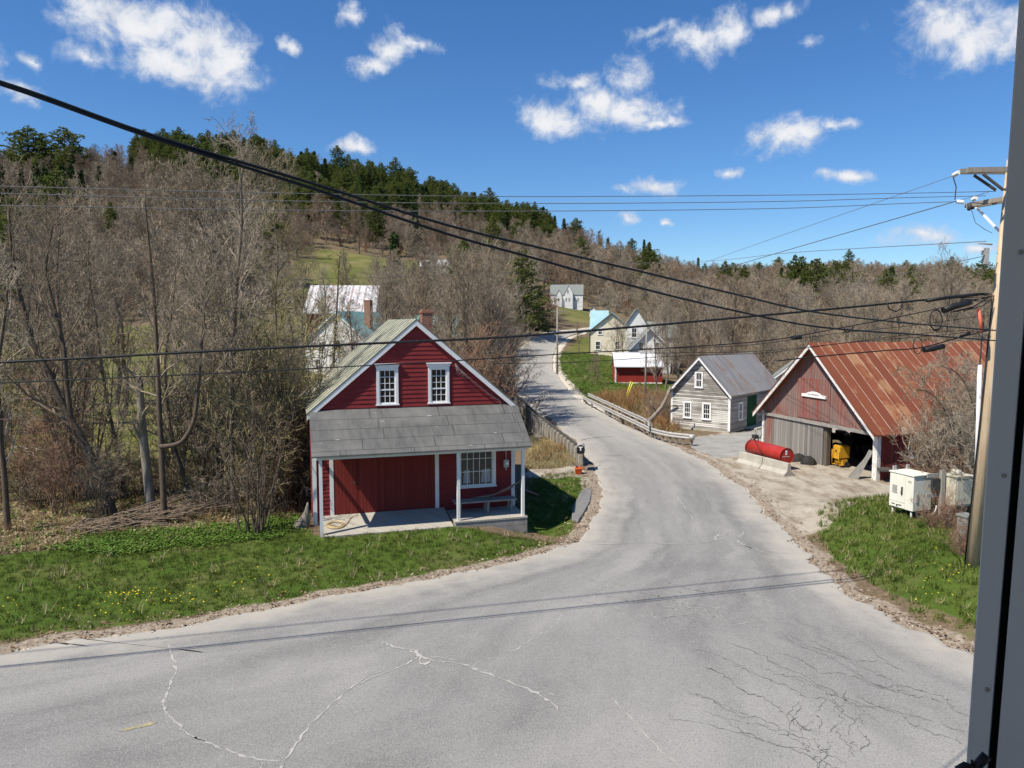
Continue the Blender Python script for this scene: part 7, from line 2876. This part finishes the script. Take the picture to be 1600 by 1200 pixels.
# some evergreens mixed in, more of them high on the left hill
iy = (yy / np.interp(uu, SKY_U, RDG_Y))[NEAR_N:]
un = uu[NEAR_N:]
ever = (rg.uniform(size=n - NEAR_N) < np.where((un > 250) & (un < 860) & (iy > np.interp(un, [250, 420, 600, 860], [0.9, 0.66, 0.72, 0.92])), 0.93, np.where(un < 280, 0.05, 0.03)))
idx = np.where(ever, 4 + rg.integers(0, 3, n - NEAR_N), rg.integers(0, 4, n - NEAR_N))
s3[ever] *= rg.uniform(0.95, 1.25, ever.sum())[:, None]
scatter('hillside_woods', np.stack([xx, yy, zz - 0.2], 1)[NEAR_N:], zrot(n - NEAR_N), s3, idx, FAR + PINES[:2] + [SPRUCES[0]],
        'bare brown woods with some evergreens covering the far hillsides', 'woods')
# understorey brush over the slopes
N = 5200
uu = rg.uniform(-520, 2150, N)
yy = np.sqrt(rg.uniform(95.0 ** 2, 420.0 ** 2, N))
xx = tt(uu) * yy
ok = yy < np.interp(uu, SKY_U, RDG_Y)
for P_ in ((RW(455, 0, 140), RW(560, 0, 146), RW(650, 0, 160), RW(735, 0, 188), RW(705, 0, 228), RW(600, 0, 242), RW(500, 0, 242), RW(462, 0, 208), RW(430, 0, 168)),
           (RW(-900, 0, 66), RW(250, 0, 58), RW(480, 0, 66), RW(640, 0, 78), RW(690, 0, 98), RW(645, 0, 136), RW(520, 0, 140), RW(300, 0, 126), RW(0, 0, 120), RW(-900, 0, 122)),
           (RW(840, 0, 176), RW(890, 0, 160), RW(985, 0, 164), RW(975, 0, 198), RW(890, 0, 206)), (RW(868, 0, 90), RW(900, 0, 142), RW(1005, 0, 152), RW(1020, 0, 90))):
    ok &= ~inside(xx, yy, np.array(P_))
nr = (yy < 190) & (np.abs(xx) < 60)
rds = np.full(N, 50.0)
rds[nr] = road_sd(xx[nr], yy[nr])
ok &= rds > 2.5
for hx, hy, hr in HOUSES:
    ok &= np.hypot(xx - hx, yy - hy) > hr * 0.7
xx, yy = xx[ok], yy[ok]
n = len(xx)
zz = H(xx, yy)
sc = rg.uniform(0.7, 1.5, n)
scatter('undergrowth', np.stack([xx, yy, zz], 1), zrot(n), np.stack([sc * 1.3, sc * 1.3, sc], 1), rg.integers(0, 6, n), SHRUB_ME['twig'] + SHRUB_ME['red_twig'],
        'brown brush growing under the hillside trees', 'undergrowth')


# grass, weeds, flowers
def tuft(seed, nb, h, spread, w, mat):
    r = np.random.default_rng(seed)
    V, T3 = [], []
    for k in range(nb):
        a = r.uniform(0, 6.28)
        b0 = np.array([math.cos(a), math.sin(a), 0]) * spread * r.uniform(0, 1)
        d = np.array([r.normal() * 0.45, r.normal() * 0.45, 1.0])
        d /= np.linalg.norm(d)
        sd_ = np.array([-math.sin(a * 3), math.cos(a * 3), 0]) * w
        L = h * r.uniform(0.5, 1.1)
        k0 = len(V)
        mid = b0 + d * L * 0.55
        tip = mid + (d + np.array([r.normal() * 0.4, r.normal() * 0.4, -0.2])) * L * 0.5
        V.extend([b0 - sd_, b0 + sd_, mid + sd_ * 0.7, mid - sd_ * 0.7, tip])
        T3.extend([(k0, k0 + 1, k0 + 2), (k0, k0 + 2, k0 + 3), (k0 + 3, k0 + 2, k0 + 4)])
    return np_mesh('tuft', np.array(V), None, M[mat], tris=T3)


def leafy(seed, nl, h, spread, size, mat):
    r = np.random.default_rng(seed)
    V, Q = [], []
    for k in range(nl):
        a = r.uniform(0, 6.28)
        c = np.array([math.cos(a) * spread * r.uniform(), math.sin(a) * spread * r.uniform(), h * r.uniform(0.3, 1)])
        ax = np.array([math.cos(a), math.sin(a), r.uniform(-0.3, 0.4)]) * size * r.uniform(0.6, 1.2)
        sd_ = np.array([-math.sin(a), math.cos(a), r.normal() * 0.3]) * size * 0.45
        k0 = len(V)
        V.extend([c, c + ax * 0.5 + sd_, c + ax, c + ax * 0.5 - sd_])
        Q.append((k0, k0 + 1, k0 + 2, k0 + 3))
    return np_mesh('leaf_clump', np.array(V), Q, M[mat])


def sample_zone(poly, n):
    P_ = np.array(poly)
    lo, hi = P_.min(0), P_.max(0)
    out = []
    while len(out) < n:
        c = rg.uniform(lo, hi, (n, 2))
        c = c[inside(c[:, 0], c[:, 1], P_)]
        out.extend(c.tolist())
    return np.array(out[:n])


def in_mask(arr, xs, ys):
    """look a ground mask up at points"""
    ix = np.clip(np.searchsorted(gx, xs), 0, len(gx) - 1)
    iy_ = np.clip(np.searchsorted(gy, ys), 0, len(gy) - 1)
    return arr[iy_, ix]


tufts = [tuft(k, 11, 0.13, 0.13, 0.007, 'grass_blade') for k in range(4)] + [tuft(40 + k, 14, 0.25, 0.15, 0.010, 'lush_blade') for k in range(3)] + [tuft(60 + k, 12, 0.30, 0.16, 0.008, 'dry_blade') for k in range(2)]
zone = [(-40, 14), (-40, 32), (-8, 30.5), (6, 40), (6, 20), (-8, 15)]
c1 = sample_zone(zone, 30000)
m1 = in_mask(np.clip(left_lawn + side_lawn, 0, 1), c1[:, 0], c1[:, 1]) > rg.uniform(0.25, 0.75, len(c1))
c1 = c1[m1]
c2_ = sample_zone([(9.5, 4), (9.5, 32), (30, 32), (30, 4)], 16000)
c2_ = c2_[in_mask(right_bank, c2_[:, 0], c2_[:, 1]) > rg.uniform(0.25, 0.75, len(c2_))]
c3_ = sample_zone([RW(870, 0, 118), RW(866, 0, 97), RW(892, 0, 82), RW(925, 0, 71), RW(1010, 0, 66), RW(1040, 0, 88), RW(1000, 0, 114), RW(930, 0, 119)], 2600)
c3_ = c3_[in_mask(far_lawn, c3_[:, 0], c3_[:, 1]) > 0.4]
gpx = np.concatenate([c1, c2_, c3_])
gi_ = np.concatenate([np.where(rg.uniform(size=len(c1)) < 0.025, 7 + rg.integers(0, 2, len(c1)), rg.integers(0, 4, len(c1))),
                      np.where(rg.uniform(size=len(c2_)) < 0.62, 4 + rg.integers(0, 3, len(c2_)), np.where(rg.uniform(size=len(c2_)) < 0.2, 7, rg.integers(0, 4, len(c2_)))), np.where(rg.uniform(size=len(c3_)) < 0.06, 7, rg.integers(0, 5, len(c3_)))])
gs = rg.uniform(0.6, 1.25, len(gpx)) * np.where(gpx[:, 1] > 60, 1.7, 1.0)
keep = road_sd(gpx[:, 0], gpx[:, 1]) > 0.5
# leave the house footprint, ramp and deck free
hx_ = (gpx[:, 0] + 7.4) * math.cos(R(16.8)) + (gpx[:, 1] - 26.9) * math.sin(R(16.8))
hy_ = -(gpx[:, 0] + 7.4) * math.sin(R(16.8)) + (gpx[:, 1] - 26.9) * math.cos(R(16.8))
keep &= ~((hx_ > -0.1) & (hx_ < 8.0) & (hy_ > -1.78) & (hy_ < 8.2))
gpx, gi_, gs = gpx[keep], gi_[keep], gs[keep]
scatter('grass', np.c_[gpx, H(gpx[:, 0], gpx[:, 1])], zrot(len(gpx), 0.08), np.repeat(gs[:, None], 3, 1), gi_, tufts, 'green lawn grass beside the road and on the bank', 'grass')
cpt = sample_zone(cover_zone, 5200)
hx_ = (cpt[:, 0] + 7.4) * math.cos(R(16.8)) + (cpt[:, 1] - 26.9) * math.sin(R(16.8))
cpt = cpt[hx_ < -0.1]
fr_c = wav(cpt[:, 0] * 14, cpt[:, 1] * 20) * 0.5 + rg.normal(size=len(cpt)) * 0.5
cpt = cpt[fr_c > -0.5 + 0.9 * (seg_dist(cpt[:, 0], cpt[:, 1], np.array(cover_zone + cover_zone[:1])) < 0.5)]
clz = leafy
scatter('ground_cover', np.c_[cpt, H(cpt[:, 0], cpt[:, 1])], zrot(len(cpt), 0.1), np.repeat(rg.uniform(0.5, 1.4, len(cpt))[:, None], 3, 1), rg.integers(0, 4, len(cpt)),
        [leafy(k, 9, 0.10, 0.18, 0.07, 'weed_leaf') for k in range(3)] + [tuft(130, 8, 0.2, 0.15, 0.008, 'grass_blade')], 'leafy bright green ground cover under the thicket edge', 'ground cover')
# dandelions
fl = np.concatenate([np.array([tuple(G(rg.normal(u, su), rg.normal(v, sv), 0).xy) for _ in range(k)]) for u, v, su, sv, k in ((205, 932, 26, 4, 40), (190, 950, 50, 9, 24), (282, 942, 16, 4, 16), (330, 915, 60, 12, 14), (10, 950, 14, 8, 8), (430, 905, 60, 14, 14))])
fr2 = np.array([tuple(G(rg.normal(1475, 28), rg.normal(900, 18), 0.5).xy) for _ in range(26)])
fl = np.concatenate([fl, fr2])
q = MB()
q.add([(0.021 * math.cos(a), 0.021 * math.sin(a), 0.13) for a in np.linspace(0, 2 * math.pi, 8, endpoint=False)] + [(0, 0, 0.14)], [(k, (k + 1) % 8, 8) for k in range(8)], 0)
q.tube([(0, 0, 0), (0, 0, 0.13)], 0.003, 4, 1)
M['petal'] = mat_mottled('dandelion_petals', (0.75, 0.56, 0.01), (0.82, 0.64, 0.03), 20, 0.6, bump_s=0)
tmp = q.build('dandelion', [M['petal'], M['weed_leaf']])
dm = tmp.data
bpy.data.objects.remove(tmp)
scatter('dandelions', np.c_[fl, H(fl[:, 0], fl[:, 1])], zrot(len(fl), 0.2), np.repeat(rg.uniform(0.7, 1.2, len(fl))[:, None], 3, 1), np.zeros(len(fl), int), [dm], 'yellow dandelions sprinkled over the grass', 'flowers')
# dry weeds by the bridge and along the brook
tall = [tuft(80 + k, 20, 0.36, 0.25, 0.008, 'dry_blade') for k in range(2)] + [tuft(90 + k, 14, 1.1, 0.35, 0.012, 'rust_stem') for k in range(2)]
wz = np.concatenate([sample_zone(gp((822, 734), (828, 708), (862, 697), (900, 706), (914, 724), (870, 732)), 900), sample_zone(gp((925, 622), (1000, 612), (1052, 625), (1062, 678), (1030, 676), (1010, 668)), 1500),
                     sample_zone(gp((800, 640), (815, 650), (850, 700), (838, 705), (815, 680)), 120)])
wi = np.concatenate([np.where(rg.uniform(size=900) < 0.97, rg.integers(0, 2, 900), 2), np.where(rg.uniform(size=1500) < 0.45, rg.integers(0, 2, 1500), 2 + rg.integers(0, 2, 1500)), rg.integers(0, 2, 120)])
k_ = road_sd(wz[:, 0], wz[:, 1]) > np.where((wz[:, 0] < 5) & (wz[:, 1] > 44), 1.7, 0.8)
wz, wi = wz[k_], wi[k_]
scatter('dry_weeds', np.c_[wz, H(wz[:, 0], wz[:, 1])], zrot(len(wz), 0.1), np.repeat(rg.uniform(0.6, 1.25, len(wz))[:, None], 3, 1), wi, tall, 'straw-coloured and rusty dead weeds beside the bridge and brook', 'weeds')
# litter, dry grass and seedlings over the thicket floor
N = 11000
uu = rg.uniform(-250, 478, N)
yy = rg.uniform(23.0, 46, N)
xx = tt(uu) * yy
okl = (in_mask(left_lawn, xx, yy) < 0.4) & (rg.uniform(size=N) < np.interp(yy, [23, 33, 40], [1, 1, 0.3]))
xx, yy = xx[okl], yy[okl]
scatter('leaf_litter', np.c_[xx, yy, H(xx, yy)], zrot(len(xx), 0.2), np.repeat(rg.uniform(0.6, 1.5, len(xx))[:, None], 3, 1), rg.choice(5, len(xx), p=[0.42, 0.22, 0.16, 0.1, 0.1]),
        [leafy(9, 7, 0.05, 0.2, 0.08, 'dry_blade'), tuft(120, 9, 0.22, 0.18, 0.007, 'dry_blade'), tuft(121, 10, 0.2, 0.16, 0.008, 'grass_blade'), tuft(122, 7, 0.7, 0.2, 0.006, 'rust_stem'), leafy(10, 8, 0.08, 0.18, 0.09, 'weed_leaf')],
        'dead leaves, dry grass and seedlings on the thicket floor', 'leaf litter')
# dead leaves and gravel crumbs along the road verge
i_ = rg.integers(0, len(Le) - 60, 5000)
E = np.where((rg.uniform(size=5000) < 0.6)[:, None], Le[np.clip(i_ + 50, 0, len(Le) - 1)], Re[np.clip(i_ + 20, 0, len(Re) - 1)])
lt = E + rg.normal(size=E.shape) * 0.6
sd2 = road_sd(lt[:, 0], lt[:, 1])
lt = lt[(sd2 > -0.15) & (sd2 < 1.1) & (lt[:, 1] < 45) & (lt[:, 1] > 9)]
M['stone'] = mat_vary('verge_stones', (0.30, 0.24, 0.18), (0.40, 0.33, 0.26), (0.50, 0.44, 0.36))
M['dead_leaf'] = mat_vary('dead_leaves', (0.14, 0.08, 0.045), (0.22, 0.14, 0.085), (0.32, 0.23, 0.15))
st = MB()
st.add([(0.03, 0, 0), (0.01, 0.028, 0.004), (-0.03, 0.012, 0), (-0.018, -0.026, 0.002), (0.004, 0.002, 0.026)], [(0, 1, 4), (1, 2, 4), (2, 3, 4), (3, 0, 4)])
tmp = st.build('stone', M['stone'])
sm = tmp.data
bpy.data.objects.remove(tmp)
scatter('verge_debris', np.c_[lt, np.maximum(H(lt[:, 0], lt[:, 1]), -0.02)], zrot(len(lt), 0.15), np.repeat(rg.uniform(0.5, 1.6, len(lt))[:, None], 3, 1), rg.integers(0, 2, len(lt)), [sm, leafy(7, 4, 0.03, 0.08, 0.06, 'dead_leaf')],
        'dead leaves and small stones strewn along the road verge', 'debris')
